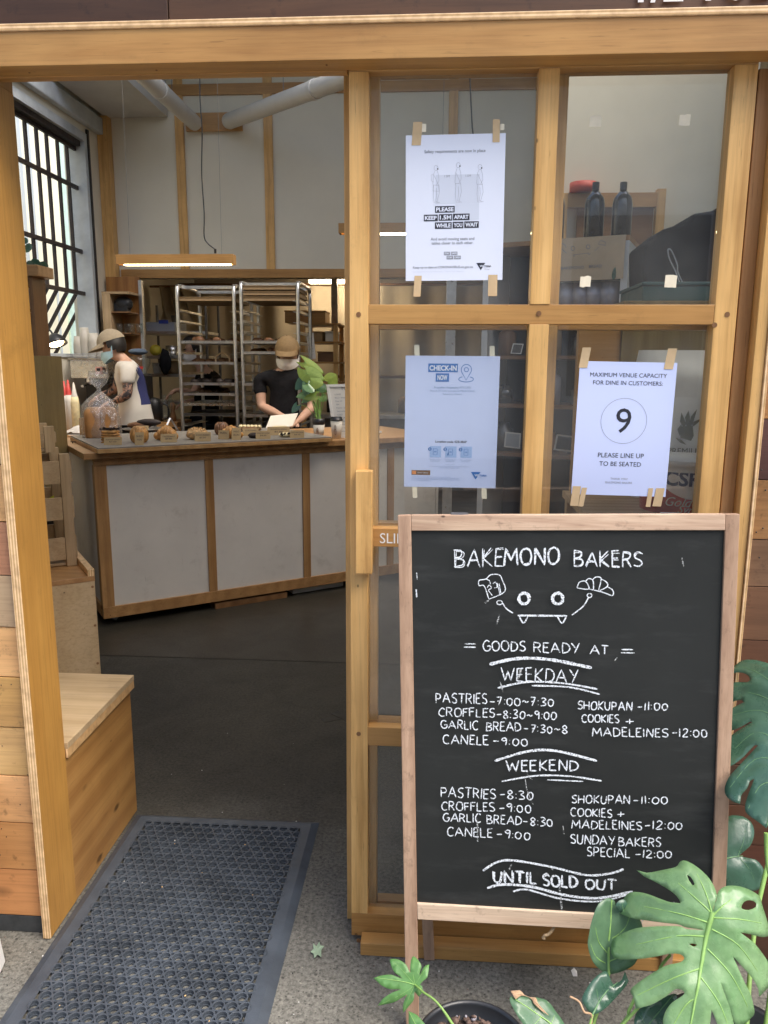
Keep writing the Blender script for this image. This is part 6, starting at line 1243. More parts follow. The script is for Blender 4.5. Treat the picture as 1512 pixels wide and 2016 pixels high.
# ================================================================== STORAGE SEEN THROUGH THE GLASS
s0 = PY(1237, 520, 1.85); an2 = math.radians(-21); SX = V((math.cos(an2), math.sin(an2), 0)); SY = V((-SX.y, SX.x, 0)); zt = PY(1235, 462, 1.85).z
SXF = Matrix(((SX.x, SY.x, 0, s0.x), (SX.y, SY.y, 0, s0.y), (0, 0, 1, 0), (0, 0, 0, 1)))
def sbx(name, mat, parent, *b, bevel=.0015): mb = MB(); mb.X = SXF; mb.box(*b); return mb.build(name, mat, parent, bevel)
def SL(px_, py_, yl=0.0):          # pixel -> local x, z on the unit's front plane
    p = PN(px_, py_, s0+SY*yl, SY); q = p-s0; return q.dot(SX), p.z
W0 = -.66
t = T('storage_unit', 'white storage unit inside the shop holding dark bottles and tins', 'shelving', SXF @ V((-.33, .17, 0)))
sbx('top', 'teak_x', t, W0, 0, .0, .36, zt-.022, zt); sbx('side', 'white', t, -.03, -.0005, 0, .36, .02, zt-.0225); sbx('side', 'white', t, W0, W0+.03, 0, .36, .02, zt-.0225)
sbx('back', 'black', t, W0+.031, -.031, .34, .355, .02, zt-.0225)
lv = [SL(1160, y)[1] for y in (606, 700, 800, 900)]+[.55, .3]
for z in lv: sbx('shelf', 'brown_x', t, W0+.0305, -.0305, .01, .339, z-.018, z)
for i, (px_, lab) in enumerate(((1090, 'black glass bottle on the storage unit mostly hidden by the mullion'), (1168, 'black glass bottle, left of the two in full view on the storage unit'), (1222, 'black glass bottle at the right end of the storage unit top'))):
    lx_, _ = SL(px_, 462, .10); r = .5*(.044*1.0+.04)*.5*1.25; zt2 = PN(px_, 360, s0+SY*.10, SY).z; h = zt2-zt; r = 19/1519*((SXF @ V((lx_, .1, zt))-CAM).dot(_fw))
    c_ = SXF @ V((lx_, .10, zt+.0008)); t2 = T('dark_bottle', lab, 'bottle', c_, 'dark bottles on the storage unit'); MB().lathe([(0, 0), (r*.95, 0), (r, .01), (r, h*.62), (r*.9, h*.72), (r*.34, h*.86), (0, h*.86)], c_, 24).build('body', 'bottle', t2); MB().lathe([(r*.36, h*.861), (r*.36, h), (0, h)], c_, 18).build('cap', 'black', t2)
# paper sheet with the hand drawn face
t = T('drawing_sheet', 'brown paper sheet with a hand drawn face hanging from the storage unit', 'paper sheet', SXF @ V((-.2, -.01, zt)))
xa, xb = SL(1085, 500)[0], SL(1231, 500)[0]; zb1 = SL(1160, 552)[1]
def dsh(u, v): return SXF @ V((xa+u*(xb-xa), -.003-.02*max(0, u-.85)/.15*(1-v)-.006*math.sin(v*3.14), zb1+v*(zt+.001-zb1)))
mb = MB(); mb.grid(dsh, 20, 8); mb.build('sheet', 'card', t); M['sheetpaper'] = plain('sheetpaper', (.62, .47, .31), .8); kids(t)[0].data.materials[0] = M['sheetpaper']
mb = MB(); SN = -SY
def DP(x, y): lx_, z = SL(x, y, -.010); return SXF @ V((lx_, -.0105, z))
def dl(pts, wd=.0022): mb.ribbon([DP(*p) for p in pts], wd, SN, .0005, 0, .2)
for cx_, cy_ in ((1128, 489), (1158, 486)): dl([(cx_+3.6*math.cos(a_*.6283), cy_+4.2*math.sin(a_*.6283)) for a_ in range(11)])
dl([(1128, 502), (1160, 498)]); dl([(1128, 502), (1130, 506), (1132, 501)]); dl([(1158, 498), (1160, 502), (1163, 498)]); dl([(1116, 499), (1110, 494), (1106, 489)]); dl([(1104, 478), (1112, 482), (1115, 488)]); dl([(1171, 494), (1180, 486)]); dl([(1178, 480), (1183, 473), (1192, 477), (1192, 483), (1178, 481)])
def stx(txt, x, y, wpx, hpx):
    p = DP(x, y); z_ = (p-CAM).dot(_fw); vs, fs = text_mesh(txt, width=wpx*z_/FPX, height=hpx*z_/FPX); mb.add([p+SX*a_+V((0, 0, b_))+SN*.0008 for a_, b_ in vs], fs)
stx('BAKEMONO', 1127, 530, 44, 5.5); stx('BREAD', 1172, 527, 24, 5.5); mb.build('drawing', 'inkgrey', t)
MB().ell(DP(1211, 537), (.012, .002, .03), 10, 8, 0, None, Matrix.Rotation(.25, 3, 'Y')).build('leaf_mark', 'leaf_dark', t)
for i in range(5): lx_ = SL(1112+i*27, 600, .04)[0]; c_ = SXF @ V((min(lx_, -.075), .07, lv[0]+.0008)); t2 = T('tin', ('white tin at the left end', 'white tin, second from the left', 'white tin in the middle', 'white tin, second from the right', 'white tin at the right end')[i]+' of the storage unit row', 'tin', c_, 'white tins in the storage unit'); MB().lathe([(0, 0), (.036, 0), (.036, .115), (0, .115)], c_, 20).build('can', 'tin', t2); MB().lathe([(.0375, .1155), (.0375, .12), (0, .12)], c_, 20).build('rim', 'alu', t2)
JL = ['brown jar', 'black tin', 'cream jar', 'grey box', 'dark bottle', 'amber jar']
for li in (1, 2, 3, 4):
    for i in range(5):
        x = W0+.10+i*.115; c_ = SXF @ V((x, .10+.03*(i % 2), lv[li]+.0008)); h = rnd(.08, .17); r = rnd(.03, .046); mt = random.choice(['brown_z', 'black', 'dsteel', 'kraft', 'bottle', 'tin'])
        o = MB().lathe([(0, 0), (r, 0), (r, h*.75), (r*.6, h*.85), (r*.6, h), (0, h)], c_, 16).build('jar', mt); tag(o, '%s jar, %s along the %s shelf of the storage unit' % ({'brown_z': 'brown', 'black': 'black', 'dsteel': 'grey', 'kraft': 'tan', 'bottle': 'dark glass', 'tin': 'pale tin'}[mt], ('first', 'second', 'third', 'fourth', 'fifth')[i], ('second', 'third', 'fourth', 'fifth')[li-1]), 'jar', 'jars on the storage unit shelves')
def snap(pts, Y, label, inner):
    t = T('snapshot', label, 'photo', PY(*pts[0], Y), 'small prints clipped to the shelf edges'); q = [PY(*p, Y) for p in pts]; c_ = sum(q, V())/4; mb = MB(); mb.hexa([p+V((0, .002, 0)) for p in q], q); mb.build('print', 'white', t); q2 = [c_+(p-c_)*.82+V((0, -.0008, 0)) for p in q]; mb = MB(); mb.poly(q2); mb.build('picture', inner, t)
snap([(1005, 696), (1026, 697), (1031, 677), (1010, 676)], 1.75, 'tilted dark snapshot left of the mullion in the middle pane', 'dsteel'); snap([(992, 880), (1024, 884), (1026, 853), (995, 850)], 1.75, 'pale snapshot lower left of the mullion', 'tub'); snap([(1090, 886), (1127, 890), (1130, 859), (1096, 855)], 1.5, 'square print with a red mark right of the mullion', 'black')
t = T('steel_pole', 'pale grey steel pole standing in the shop behind the check-in notice', 'pole', PY(884, 900, 2.2)); a = RY(874, 640, 893, 1010, 2.2); bx('pole', 'alu', t, a[0], a[1], 2.2, 2.24, 0, PY(884, 548, 2.2).z)
t = T('pinboard', 'dark brown board in a pine frame leaning behind the bottles', 'board', PY(1210, 500, 3.1)); a = RY(1113, 372, 1303, 640, 3.1)
bx('panel', 'brown_x', t, a[0]+.06, a[1]-.06, 3.12, 3.14, 1.2, a[3]-.07); bx('frame', 'oak_x', t, a[0], a[1]-.0505, 3.10, 3.15, a[3]-.10, a[3]-.02); bx('frame', 'oak_z', t, a[1]-.05, a[1], 3.10, 3.15, 1.15, a[3]); bx('frame', 'oak_z', t, a[0]-.05, a[0]-.0005, 3.10, 3.15, 1.15, a[3]-.02)
b = RY(1122, 358, 1176, 376, 3.1); t = T('tape_roll', 'red roll of tape lying on the pinboard frame', 'tape', ((b[0]+b[1])/2, 3.12, a[3])); mb = MB(); c_ = V(((b[0]+b[1])/2, 3.11, a[3]-.0195)); r = (b[1]-b[0])/2; mb.lathe([(r*.55, 0), (r, 0), (r, .055), (r*.55, .055), (r*.55, 0)], c_, 28); mb.build('roll', 'redtape', t); MB().lathe([(r*.50, .001), (r*.545, .001), (r*.545, .054), (r*.50, .054), (r*.50, .001)], c_, 24).build('core', 'kraft', t)
# plywood cupboard, teal box and black bag on it; sack and pail in front
t = T('plywood_cupboard', 'plywood cupboard inside right of the capacity notice', 'cupboard', PY(1300, 900, .95)); a = RY(1216, 592, 1460, 1010, .95); bx('carcass', 'ply_olive', t, a[0], 1.75, .95, 1.4, .002, a[3]-.0); bx('side_board', 'oak_x', t, a[0]-.14, a[0]-.001, .96, 1.0, .002, a[3]-.06)
vs, fs = text_mesh('?', height=.012); 
b = RY(1262, 563, 1450, 591, 1.0); zc = a[3]+.001; t = T('teal_box', 'flat dark teal box under the black bag', 'box', ((b[0]+b[1])/2, 1.1, zc)); bx('box', 'teal', t, b[0], b[1]+.1, .98, 1.3, zc, zc+.05, bevel=.004); bx('lid', 'teal', t, b[0]-.004, b[1]+.104, .975, 1.305, zc+.0505, zc+.062, bevel=.003)
t = T('black_bag', 'slumped black bag piled on the teal box behind the upper right pane', 'bag', ((b[0]+b[1])/2+.05, 1.15, zc+.063)); zb2 = zc+.063
q = [(1262, 562), (1262, 485), (1300, 455), (1352, 438), (1356, 425), (1400, 418), (1425, 402), (1470, 395), (1500, 562)]; pp = [PY(x, max(y, 300), 1.1) for x, y in q]; pp = [V((p.x, 1.06, max(p.z, zb2))) for p in pp]; mb = MB(); mb.prism(pp, (0, .22, 0)); o = mb.build('bag', 'blackcloth', t, .03)
st = MB(); st.tube(smooth_pts([PY(*p, 1.05) for p in ((1349, 590), (1332, 540), (1318, 510), (1315, 492), (1322, 494), (1333, 520), (1336, 540), (1362, 592))], 5), .0022, 6); st.build('tie_cord', 'tub', t)
t = T('sack_stand', 'low timber stand holding the sugar pail and flour sack behind the door', 'stand', PY(1340, 1010, .5)); zs = PY(1340, 1018, .42).z; bx('top', 'pale_x', t, .62, 1.25, .30, .86, zs-.022, zs); 
for x, y in ((.63, .31), (1.2, .31), (.63, .82), (1.2, .82)): bx('leg', 'pale_z', t, x, x+.04, y, y+.04, .002, zs-.0225)
pc = PY(1352, 960, .48); z_ = (pc-CAM).dot(_fw); r = .125
pcx = pc.x+.01; t = T('sugar_pail', 'white and red round syrup pail beside the capacity notice', 'pail', (pcx, .55, zs)); ztp = PY(1340, 905, .48).z; h = ztp-zs
MB().lathe([(0, .0005), (r*.92, .0005), (r, h*.86)], (pcx, .55, zs), 40).build('body', 'red', t); mb = MB(); mb.lathe([(r*1.03, h*.80), (r*1.03, h*.90), (r*1.06, h*.90), (r*1.06, h), (r*.98, h), (r*.9, h*.97), (0, h*.97)], (pcx, .55, zs), 40); mb.build('lid', 'pailgrey', t)
def cylp(ang_, z, rr=1.004): k_ = r*(.92+.08*min(z/(h*.86), 1))*rr; return V((pcx+k_*math.sin(ang_), .55-k_*math.cos(ang_), zs+z))
mb = MB(); n = 24
for i in range(n):
    a0, a1 = -1.1+2.2*i/n, -1.1+2.2*(i+1)/n; lo = lambda a_: h*(.30+.42*abs(a_-.0)**2.0/1.0)
    mb.add([cylp(a0, min(lo(a0), h*.79)), cylp(a1, min(lo(a1), h*.79)), cylp(a1, h*.795), cylp(a0, h*.795)], [(0, 1, 2, 3)], 0, True)
mb.build('label', 'label_white', t); mb = MB()
def wrap(txt, a_c, z, hh, m=0, sh=0): 
    vs, fs = text_mesh(txt, height=hh, bold=.03 if m == 0 else 0, shear=sh); mb.add([cylp(a_c+x/r, z+y, 1.012) for x, y in vs], fs, m)
wrap('CSR', -.30, h*.56, .040); wrap('Golden', -.22, h*.17, .026, 1, .4); wrap('Syrup', -.08, h*.05, .022, 1, .4); mb.build('lettering', ['navy', 'white'], t)
zk = zs; t = T('flour_sack', 'tall white flour sack with leaf emblem standing behind the syrup pail', 'sack', (1.0, .78, zk)); sx0, sx1 = PY(1262, 800, .70).x, PY(1440, 800, .70).x; szt = PY(1360, 690, .74).z
def sackp(u, v):
    a_ = 6.2832*u; w_ = (sx1-sx0)/2; k_ = 1-.55*max(0, v-.82)/.18; e = abs(math.cos(a_))**.5*(1 if math.cos(a_) > 0 else -1); g = abs(math.sin(a_))**.6*(1 if math.sin(a_) > 0 else -1)
    p = V(((sx0+sx1)/2+e*w_*(1+.03*math.sin(v*9)), .775+g*.075*k_*(1-.1*math.cos(v*6)), zk+.001+(szt-zk)*v)); return p+V((noise.noise(p*11), noise.noise(p*11+V((3, 3, 3))), 0))*.010*(v > .05)
mb = MB(); mb.grid(sackp, 48, 26); mb.build('bag', 'pailgrey', t); mb = MB()
def SP(x, y): p = PY(x, y, .683); return V((p.x, .685, p.z))
for pts in ([(1342, 812), (1352, 835), (1346, 842), (1339, 830)], [(1356, 808), (1362, 838), (1352, 840), (1349, 822)], [(1373, 805), (1364, 836), (1358, 838), (1361, 820)], [(1385, 823), (1370, 836), (1362, 842), (1366, 830)], [(1334, 845), (1342, 835), (1345, 850), (1338, 858)], [(1330, 862), (1342, 866), (1352, 876), (1340, 872)], [(1338, 840), (1364, 838), (1366, 858), (1361, 868), (1340, 862)]): mb.poly([SP(*p) for p in pts][::-1]); 
o_ = SP(1349, 894); vs, fs = text_mesh('PREMIUM', width=.105); mb.add([o_+V((x, -.0005, y)) for x, y in vs], fs); mb.build('emblem', 'sackgreen', t)
# ================================================================== RUBBER MAT
t = T('rubber_mat', 'black perforated rubber mat lying across the open doorway', 'mat', (-.46, .06, 0))
MX0, MX1, MY0, MY1, MT = -.762, -.160, -.430, .512, .0125; bd = .042
x0, x1, y0, y1 = MX0+bd+.016, MX1-bd-.016, MY0+bd+.016, MY1-bd-.016; px_ = (x1-x0)/15.5; py_ = (y1-y0)/round((y1-y0)/(px_*.866)); HY = py_/(px_*.866)
mb = MB(); R0, R1, rs = .0118, .0088, .0027; N = 24
rows_ = round((y1-y0)/py_); cols = 15
for j in range(rows_+1):
    for i in range(cols+1):
        cx_, cy_ = x0+px_*i+(px_/2 if j % 2 else 0), y0+py_*j
        o = [(px_/2)/max(math.cos(((a_+math.pi/6) % (math.pi/3))-math.pi/6), .1) for a_ in [2*math.pi*k/N for k in range(N)]]
        hexr = px_/math.sqrt(3); vs = []; notch = []
        for k in range(N):
            a_ = 2*math.pi*k/N; da = ((a_-math.pi/6+math.pi/6) % (math.pi/3))-math.pi/6   # angle from the nearest hexagon corner at 30+60n degrees
            da = ((a_-math.pi/6) % (math.pi/3)); da = da-math.pi/3 if da > math.pi/6 else da
            ro = (px_/2)/math.cos(((a_) % (math.pi/3)) if (a_ % (math.pi/3)) <= math.pi/6 else (a_ % (math.pi/3))-math.pi/3)
            s_ = hexr*math.sin(da); isn = abs(s_) < rs*.9 and (i+j) % 1 == 0
            if isn: ro = min(ro, hexr*math.cos(da)-math.sqrt(max(rs*rs-s_*s_, 0)))
            notch.append(isn); r_ = max(ro, R0*1.12)
            vs.append((cx_+r_*math.cos(a_), cy_+r_*math.sin(a_)*HY, MT))
        ring = lambda r_, z: [(cx_+r_*math.cos(2*math.pi*k/N), cy_+r_*math.sin(2*math.pi*k/N), z) for k in range(N)]
        lv_ = [vs, ring(R0*1.09, MT), ring(R0*1.05, MT+.0007), ring(R0, MT+.0004), ring(R0*.97, .0045), ring(R1, .0045), ring(R1, .0002)]
        allv = [v_ for l_ in lv_ for v_ in l_]; fs = [(l_*N+k, l_*N+(k+1) % N, (l_+1)*N+(k+1) % N, (l_+1)*N+k) for l_ in range(6) for k in range(N)]
        mb.add(allv, fs, 0, False)
        low = [(v_[0], v_[1], .0005) for v_ in vs]
        mb.add(vs+low, [(k, N+k, N+(k+1) % N, (k+1) % N) for k in range(N) if notch[k] or notch[(k+1) % N]], 0)
mb.build('perforated_field', 'rubber', t)
mb = MB(); xi0, xi1, yi0, yi1 = MX0+bd, MX1-bd, MY0+bd, MY1-bd; Z = MT-.0004
outer = [(MX0, MY0), (MX1, MY0), (MX1, MY1), (MX0, MY1)]; mid = [(MX0+.022, MY0+.022), (MX1-.022, MY0+.022), (MX1-.022, MY1-.022), (MX0+.022, MY1-.022)]; inn = [(xi0+.010, yi0+.010), (xi1-.010, yi0+.010), (xi1-.010, yi1-.010), (xi0+.010, yi1-.010)]
vs = [(x, y, .0012) for x, y in outer]+[(x, y, Z) for x, y in mid]+[(x, y, Z) for x, y in inn]+[(x, y, .0006) for x, y in outer]
mb.add(vs, [(k, (k+1) % 4, 4+(k+1) % 4, 4+k) for k in range(4)]+[(4+k, 4+(k+1) % 4, 8+(k+1) % 4, 8+k) for k in range(4)]+[(12+k, 12+(k+1) % 4, (k+1) % 4, k) for k in range(4)]); mb.build('border', 'rubber', t)
mb = MB()
for _ in range(26):
    x, y = rnd(MX0+.05, MX1-.04), rnd(MY0, MY1); z = random.choice((MT+.001, .0052)); s_ = rnd(.001, .0035); mb.ell((x, y, z), (s_, s_*rnd(.5, 1), s_*.35), 6, 4, random.choice((0, 0, 1)), None, Matrix.Rotation(rnd(0, 3), 3, 'Z'))
tag(mb.build('crumbs', ['crumb', 'white']), kind='stuff')
mb = MB()
for _ in range(260):
    x = rnd(-1.0, .95); y = rnd(-.62, -.05) if random.random() < .8 else rnd(-.05, 1.2); s_ = rnd(.0008, .0028)
    if MX0 < x < MX1 and MY0 < y < MY1: continue
    mb.ell((x, y, s_*.3), (s_, s_*rnd(.4, 1), s_*.5), 6, 4, random.choice((0, 0, 1, 2)), None, Matrix.Rotation(rnd(0, 3), 3, 'Z'))
tag(mb.build('grit', ['bark', 'white', 'black']), kind='stuff')

# ================================================================== PLANTS AND LITTER
def inpoly(x, y, P):
    c = False; n = len(P); j = n-1
    for i in range(n):
        if (P[i][1] > y) != (P[j][1] > y) and x < (P[j][0]-P[i][0])*(y-P[i][1])/(P[j][1]-P[i][1])+P[i][0]: c = not c
        j = i
    return c
def closed_smooth(P, n=3):
    P = [V((p[0], p[1], 0)) for p in P]; N_ = len(P); out = []
    for i in range(N_):
        p0, p1, p2, p3 = P[i-1], P[i], P[(i+1) % N_], P[(i+2) % N_]
        sharp = (p1-p0).normalized().dot((p2-p1).normalized()) < -.1; sharp2 = (p2-p1).normalized().dot((p3-p2).normalized()) < -.1
        for k in range(n):
            t_ = k/n
            q = p1.lerp(p2, t_) if (sharp and sharp2) else .5*((2*p1)+(p2-p0)*t_*(.4 if sharp else 1)+(2*p0-5*p1+4*p2-p3)*t_*t_*(.4 if sharp or sharp2 else 1)+(3*p1-p0-3*p2+p3)*t_**3*(.4 if sharp or sharp2 else 1)) if not (sharp or sharp2) else p1.lerp(p2, t_)
            out.append((q.x, q.y))
    return out
def pxleaf(parent, crop, outline, holes, p0, nrm, midrib, lats, mat, droop=.5, wave=.006, veinmat='vein', step=.011, mr=.0030, name='leaf', cup=0.0):
    ox, oy, k = crop; nrm = V(nrm).normalized(); ax = nrm.cross(V((0, 0, 1))).normalized(); ay = ax.cross(nrm).normalized(); p0 = V(p0)
    def to2(q): P3 = PN(ox+q[0]/k, oy+q[1]/k, p0, nrm)-p0; return (P3.dot(ax), P3.dot(ay))
    O = [to2(q) for q in closed_smooth(outline)]; H = [[to2(q) for q in closed_smooth(h, 2)] for h in holes]
    mr2 = [to2(q) for q in midrib]; root = mr2[0]
    def dist(q):
        b = 9
        for a_, c_ in zip(mr2, mr2[1:]):
            d = (c_[0]-a_[0], c_[1]-a_[1]); L2 = d[0]**2+d[1]**2+1e-12; t_ = max(0, min(1, ((q[0]-a_[0])*d[0]+(q[1]-a_[1])*d[1])/L2)); b = min(b, math.hypot(q[0]-a_[0]-d[0]*t_, q[1]-a_[1]-d[1]*t_))
        return b
    latl = [[to2(q) for q in l_] for l_ in lats]
    def ld(q):
        b = 9
        for l_ in latl:
            for a_, c_ in zip(l_, l_[1:]):
                d = (c_[0]-a_[0], c_[1]-a_[1]); L2 = d[0]**2+d[1]**2+1e-12; t_ = max(0, min(1, ((q[0]-a_[0])*d[0]+(q[1]-a_[1])*d[1])/L2)); b = min(b, math.hypot(q[0]-a_[0]-d[0]*t_, q[1]-a_[1]-d[1]*t_))
        return b
    def lift(q, off=0.0):
        dd = dist(q); h = -droop*dd*dd/.15+cup*dd-.0035*math.exp(-(ld(q)/.010)**2)-.004*math.exp(-(dd/.012)**2)+wave*noise.noise(V((q[0]*13+p0.x*9, q[1]*13, p0.z)))
        return p0+ax*q[0]+ay*q[1]+nrm*(h+off)
    pts = list(O); edges = [(i, (i+1) % len(O)) for i in range(len(O))]
    for h in H: b0 = len(pts); pts += h; edges += [(b0+i, b0+(i+1) % len(h)) for i in range(len(h))]
    xs_ = [q[0] for q in O]; ys_ = [q[1] for q in O]; y = min(ys_)
    while y < max(ys_):
        x = min(xs_)
        while x < max(xs_):
            q = (x+rnd(-.3, .3)*step, y+rnd(-.3, .3)*step)
            if inpoly(q[0], q[1], O) and not any(inpoly(q[0], q[1], h) for h in H) and min(math.hypot(q[0]-e[0], q[1]-e[1]) for e in pts[:len(O)]) > step*.45: pts.append(q)
            x += step
        y += step
    r = delaunay_2d_cdt([V(q) for q in pts], edges, [], 0, 1e-6); vs2, fs2 = r[0], r[2]
    fs = []
    for fc in fs2:
        c_ = sum((vs2[i] for i in fc), V((0, 0)))/3
        if inpoly(c_.x, c_.y, O) and not any(inpoly(c_.x, c_.y, h) for h in H): fs.append(tuple(fc))
    vs = [lift((v_.x, v_.y)) for v_ in vs2]; mb = MB()
    nv = (vs[fs[0][1]]-vs[fs[0][0]]).cross(vs[fs[0][2]]-vs[fs[0][0]]).dot(nrm)
    if nv < 0: fs = [fc[::-1] for fc in fs]
    mb.add(vs, fs, 0, True); lf = mb.build(name, mat, parent)
    md = lf.modifiers.new('thick', 'SOLIDIFY'); md.thickness = .0006
    mb = MB(); q = smooth_pts([(a_[0], a_[1], 0) for a_ in mr2], 5); n = len(q); mb.tube([lift((a_.x, a_.y), .0008) for a_ in q], [mr*(1-.75*i/n) for i in range(n)], 6)
    for l_ in latl: q = smooth_pts([(a_[0], a_[1], 0) for a_ in l_], 4); n = len(q); mb.tube([lift((a_.x, a_.y), .0004) for a_ in q], [mr*.36*(1-.7*i/n) for i in range(n)], 5)
    vn = mb.build('midrib', veinmat, lf)
    return lf, lift(root)
C1 = (1112, 1616, 3.78); C2 = (1312, 1216, 4.03); C3 = (712, 1816, 3.78)
Mq = T('monstera_plant', 'big split leaf monstera with glossy bright leaves in front of the chalkboard', 'plant', (.74, -.52, 0))
out = [(1100, 680), (1112, 640), (1128, 570), (1160, 510), (1230, 480), (1330, 485), (1430, 520), (1490, 560), (1515, 640), (1560, 760), (1580, 850), (1512, 868), (1420, 850), (1310, 830), (1420, 900), (1512, 985), (1600, 1100), (1600, 1250), (1500, 1325), (1488, 1270), (1430, 1180), (1340, 1090), (1257, 1007), (1300, 1090), (1350, 1190), (1420, 1310), (1462, 1440), (1430, 1490), (1340, 1545), (1290, 1520), (1240, 1390), (1190, 1270), (1162, 1192), (1205, 1300), (1250, 1420), (1290, 1570), (1250, 1610), (1185, 1585), (1135, 1500), (1094, 1404), (1085, 1512), (1060, 1620), (1000, 1690), (930, 1700), (840, 1660), (765, 1600), (738, 1512), (755, 1430), (800, 1360), (880, 1300), (888, 1272), (850, 1252), (815, 1262), (760, 1312), (650, 1380), (545, 1412), (530, 1330), (508, 1275), (560, 1218), (650, 1150), (760, 1080), (860, 1055), (893, 1028), (880, 1002), (840, 990), (780, 993), (700, 1012), (560, 1036), (396, 1030), (391, 900), (450, 850), (560, 800), (700, 785), (860, 785), (920, 808), (1052, 816), (960, 801), (900, 790), (850, 770), (760, 760), (640, 742), (520, 720), (415, 672), (470, 580), (520, 524), (620, 530), (720, 572), (800, 604), (868, 612), (860, 585), (815, 530), (720, 460), (620, 400), (568, 350), (640, 374), (760, 355), (850, 334), (880, 296), (920, 287), (980, 318), (1040, 368), (1090, 430), (1122, 500), (1132, 570), (1108, 640)]
holes = [[(923, 398), (950, 412), (974, 468), (960, 481), (935, 440)], [(1325, 638), (1350, 602), (1400, 588), (1450, 606), (1447, 640), (1385, 662), (1335, 656)], [(932, 920), (960, 914), (994, 925), (968, 937)]]
n1 = V((-.10, -.78, .62)); c1 = PY(1380, 1850, -.455)
lf, root = pxleaf(Mq, C1, out, holes, c1, n1, [(1100, 680), (1062, 850), (1020, 1090), (980, 1300), (935, 1560)],
    [[(1095, 690), (970, 570), (860, 460)], [(1095, 690), (1050, 530), (1000, 390)], [(1070, 758), (860, 690), (620, 635)], [(1054, 862), (850, 858), (560, 925)], [(1016, 1100), (820, 1170), (560, 1310)], [(1112, 695), (1180, 630), (1270, 570)], [(1112, 722), (1300, 732), (1500, 762)], [(1098, 808), (1300, 925), (1480, 1130)], [(1070, 955), (1250, 1150), (1400, 1400)], [(1020, 1170), (1150, 1350), (1230, 1520)], [(985, 1310), (900, 1380), (820, 1520)]], 'leaf', .55, .010, 'vein', mr=.0048)
potc = V((.74, -.52, .22))
MB().tube(smooth_pts([root+V((0, .012, .0)), root+V((.012, .05, -.03)), root*.5+potc*.5+V((.03, .06, .02)), potc], 6), .005, 8).build('petiole', 'stem', Mq)
out2 = [(470, 360), (545, 318), (600, 283), (690, 290), (790, 335), (900, 400), (1010, 520), (1060, 720), (1060, 950), (1000, 1180), (920, 1360), (850, 1540), (795, 1664), (740, 1620), (640, 1545), (624, 1480), (650, 1390), (698, 1270), (665, 1285), (640, 1345), (592, 1400), (584, 1466), (540, 1452), (480, 1405), (460, 1340), (490, 1250), (560, 1170), (640, 1088), (728, 1003), (700, 1000), (650, 1045), (590, 1100), (500, 1150), (440, 1100), (430, 980), (500, 900), (600, 845), (686, 806), (660, 802), (590, 835), (500, 850), (430, 800), (420, 700), (520, 672), (612, 640), (600, 622), (540, 618), (440, 640), (410, 560), (450, 480), (545, 475), (620, 492), (658, 485), (655, 450), (620, 415), (560, 395), (480, 400)]
n2 = V((-.30, -.62, .72)); c2 = PY(1470, 1450, -.185)
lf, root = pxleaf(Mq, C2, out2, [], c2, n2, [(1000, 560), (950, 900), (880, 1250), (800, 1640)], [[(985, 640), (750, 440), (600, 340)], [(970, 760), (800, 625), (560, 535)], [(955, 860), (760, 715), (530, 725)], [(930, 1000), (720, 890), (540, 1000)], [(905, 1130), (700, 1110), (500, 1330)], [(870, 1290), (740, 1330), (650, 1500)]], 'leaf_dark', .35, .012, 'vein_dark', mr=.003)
MB().tube(smooth_pts([root, root+V((.05, .02, -.06)), V((.86, -.30, .4)), V((.78, -.48, .22))], 6), .0045, 8).build('petiole', 'stem', Mq)
ol = [(1180, 20), (1300, -40), (1395, 10), (1415, 100), (1380, 190), (1300, 262), (1420, 288), (1488, 370), (1470, 455), (1440, 522), (1300, 520), (1180, 470)]
c3 = PY(1470, 1690, -.10); lf, root = pxleaf(Mq, C1, ol, [], c3, (-.2, -.8, .5), [(1180, 285), (1260, 270), (1330, 262)], [[(1290, 266), (1330, 160), (1350, 60)], [(1290, 266), (1370, 350), (1420, 450)]], 'leaf_dark', .4, .006, 'vein_dark', mr=.002)
MB().tube(smooth_pts([root, V((.80, -.2, .22)), V((.76, -.45, .20))], 5), .004, 7).build('petiole', 'stem', Mq)
MB().tube(smooth_pts([PY(1509, 1640, -.3), PY(1512, 1700, -.32), PY(1530, 1830, -.4), V((.80, -.50, .21))], 6), .005, 8).build('petiole', 'stem', Mq)
mb = MB(); mb.lathe([(0, 0), (.10, 0), (.135, .23), (.142, .23), (.142, .25), (.128, .25), (.122, .215), (0, .21)], (.74, -.52, 0.001), 36); mb.build('pot', 'potplastic', Mq)
# broad paddle leaves
Pd = T('paddle_plant', 'young plant with broad folded paddle leaves between pot and monstera', 'plant', (.47, -.52, 0))
o1 = [(322, 574), (240, 610), (188, 715), (158, 850), (160, 930), (200, 1040), (268, 1110), (330, 1146), (420, 1112), (500, 1050), (540, 930), (556, 800), (530, 700), (460, 640), (385, 638), (372, 598)]
base = V((.47, -.52, .19))
def stalk(pts, r=.0032, m_='stem', par=None): MB().tube(smooth_pts(pts, 6), r, 7).build('stalk', m_, par or Pd)
c_ = PY(1205, 1840, -.37); lf, root = pxleaf(Pd, C1, o1, [], c_, (.15, -.9, .35), [(330, 1146), (335, 900), (352, 590)], [[(333, 1000), (250, 900), (215, 760)], [(340, 900), (440, 800), (480, 690)], [(334, 1080), (230, 1010), (180, 900)], [(334, 1060), (440, 980), (520, 860)]], 'leaf_mid', -.5, .004, 'vein', mr=.0034, cup=.12)
stalk([root, PY(1180, 1980, -.40), base])
o2 = [(300, 1118), (210, 1180), (130, 1310), (150, 1380), (210, 1440), (300, 1400), (400, 1300), (482, 1190), (455, 1118), (432, 1180), (370, 1212), (332, 1150)]
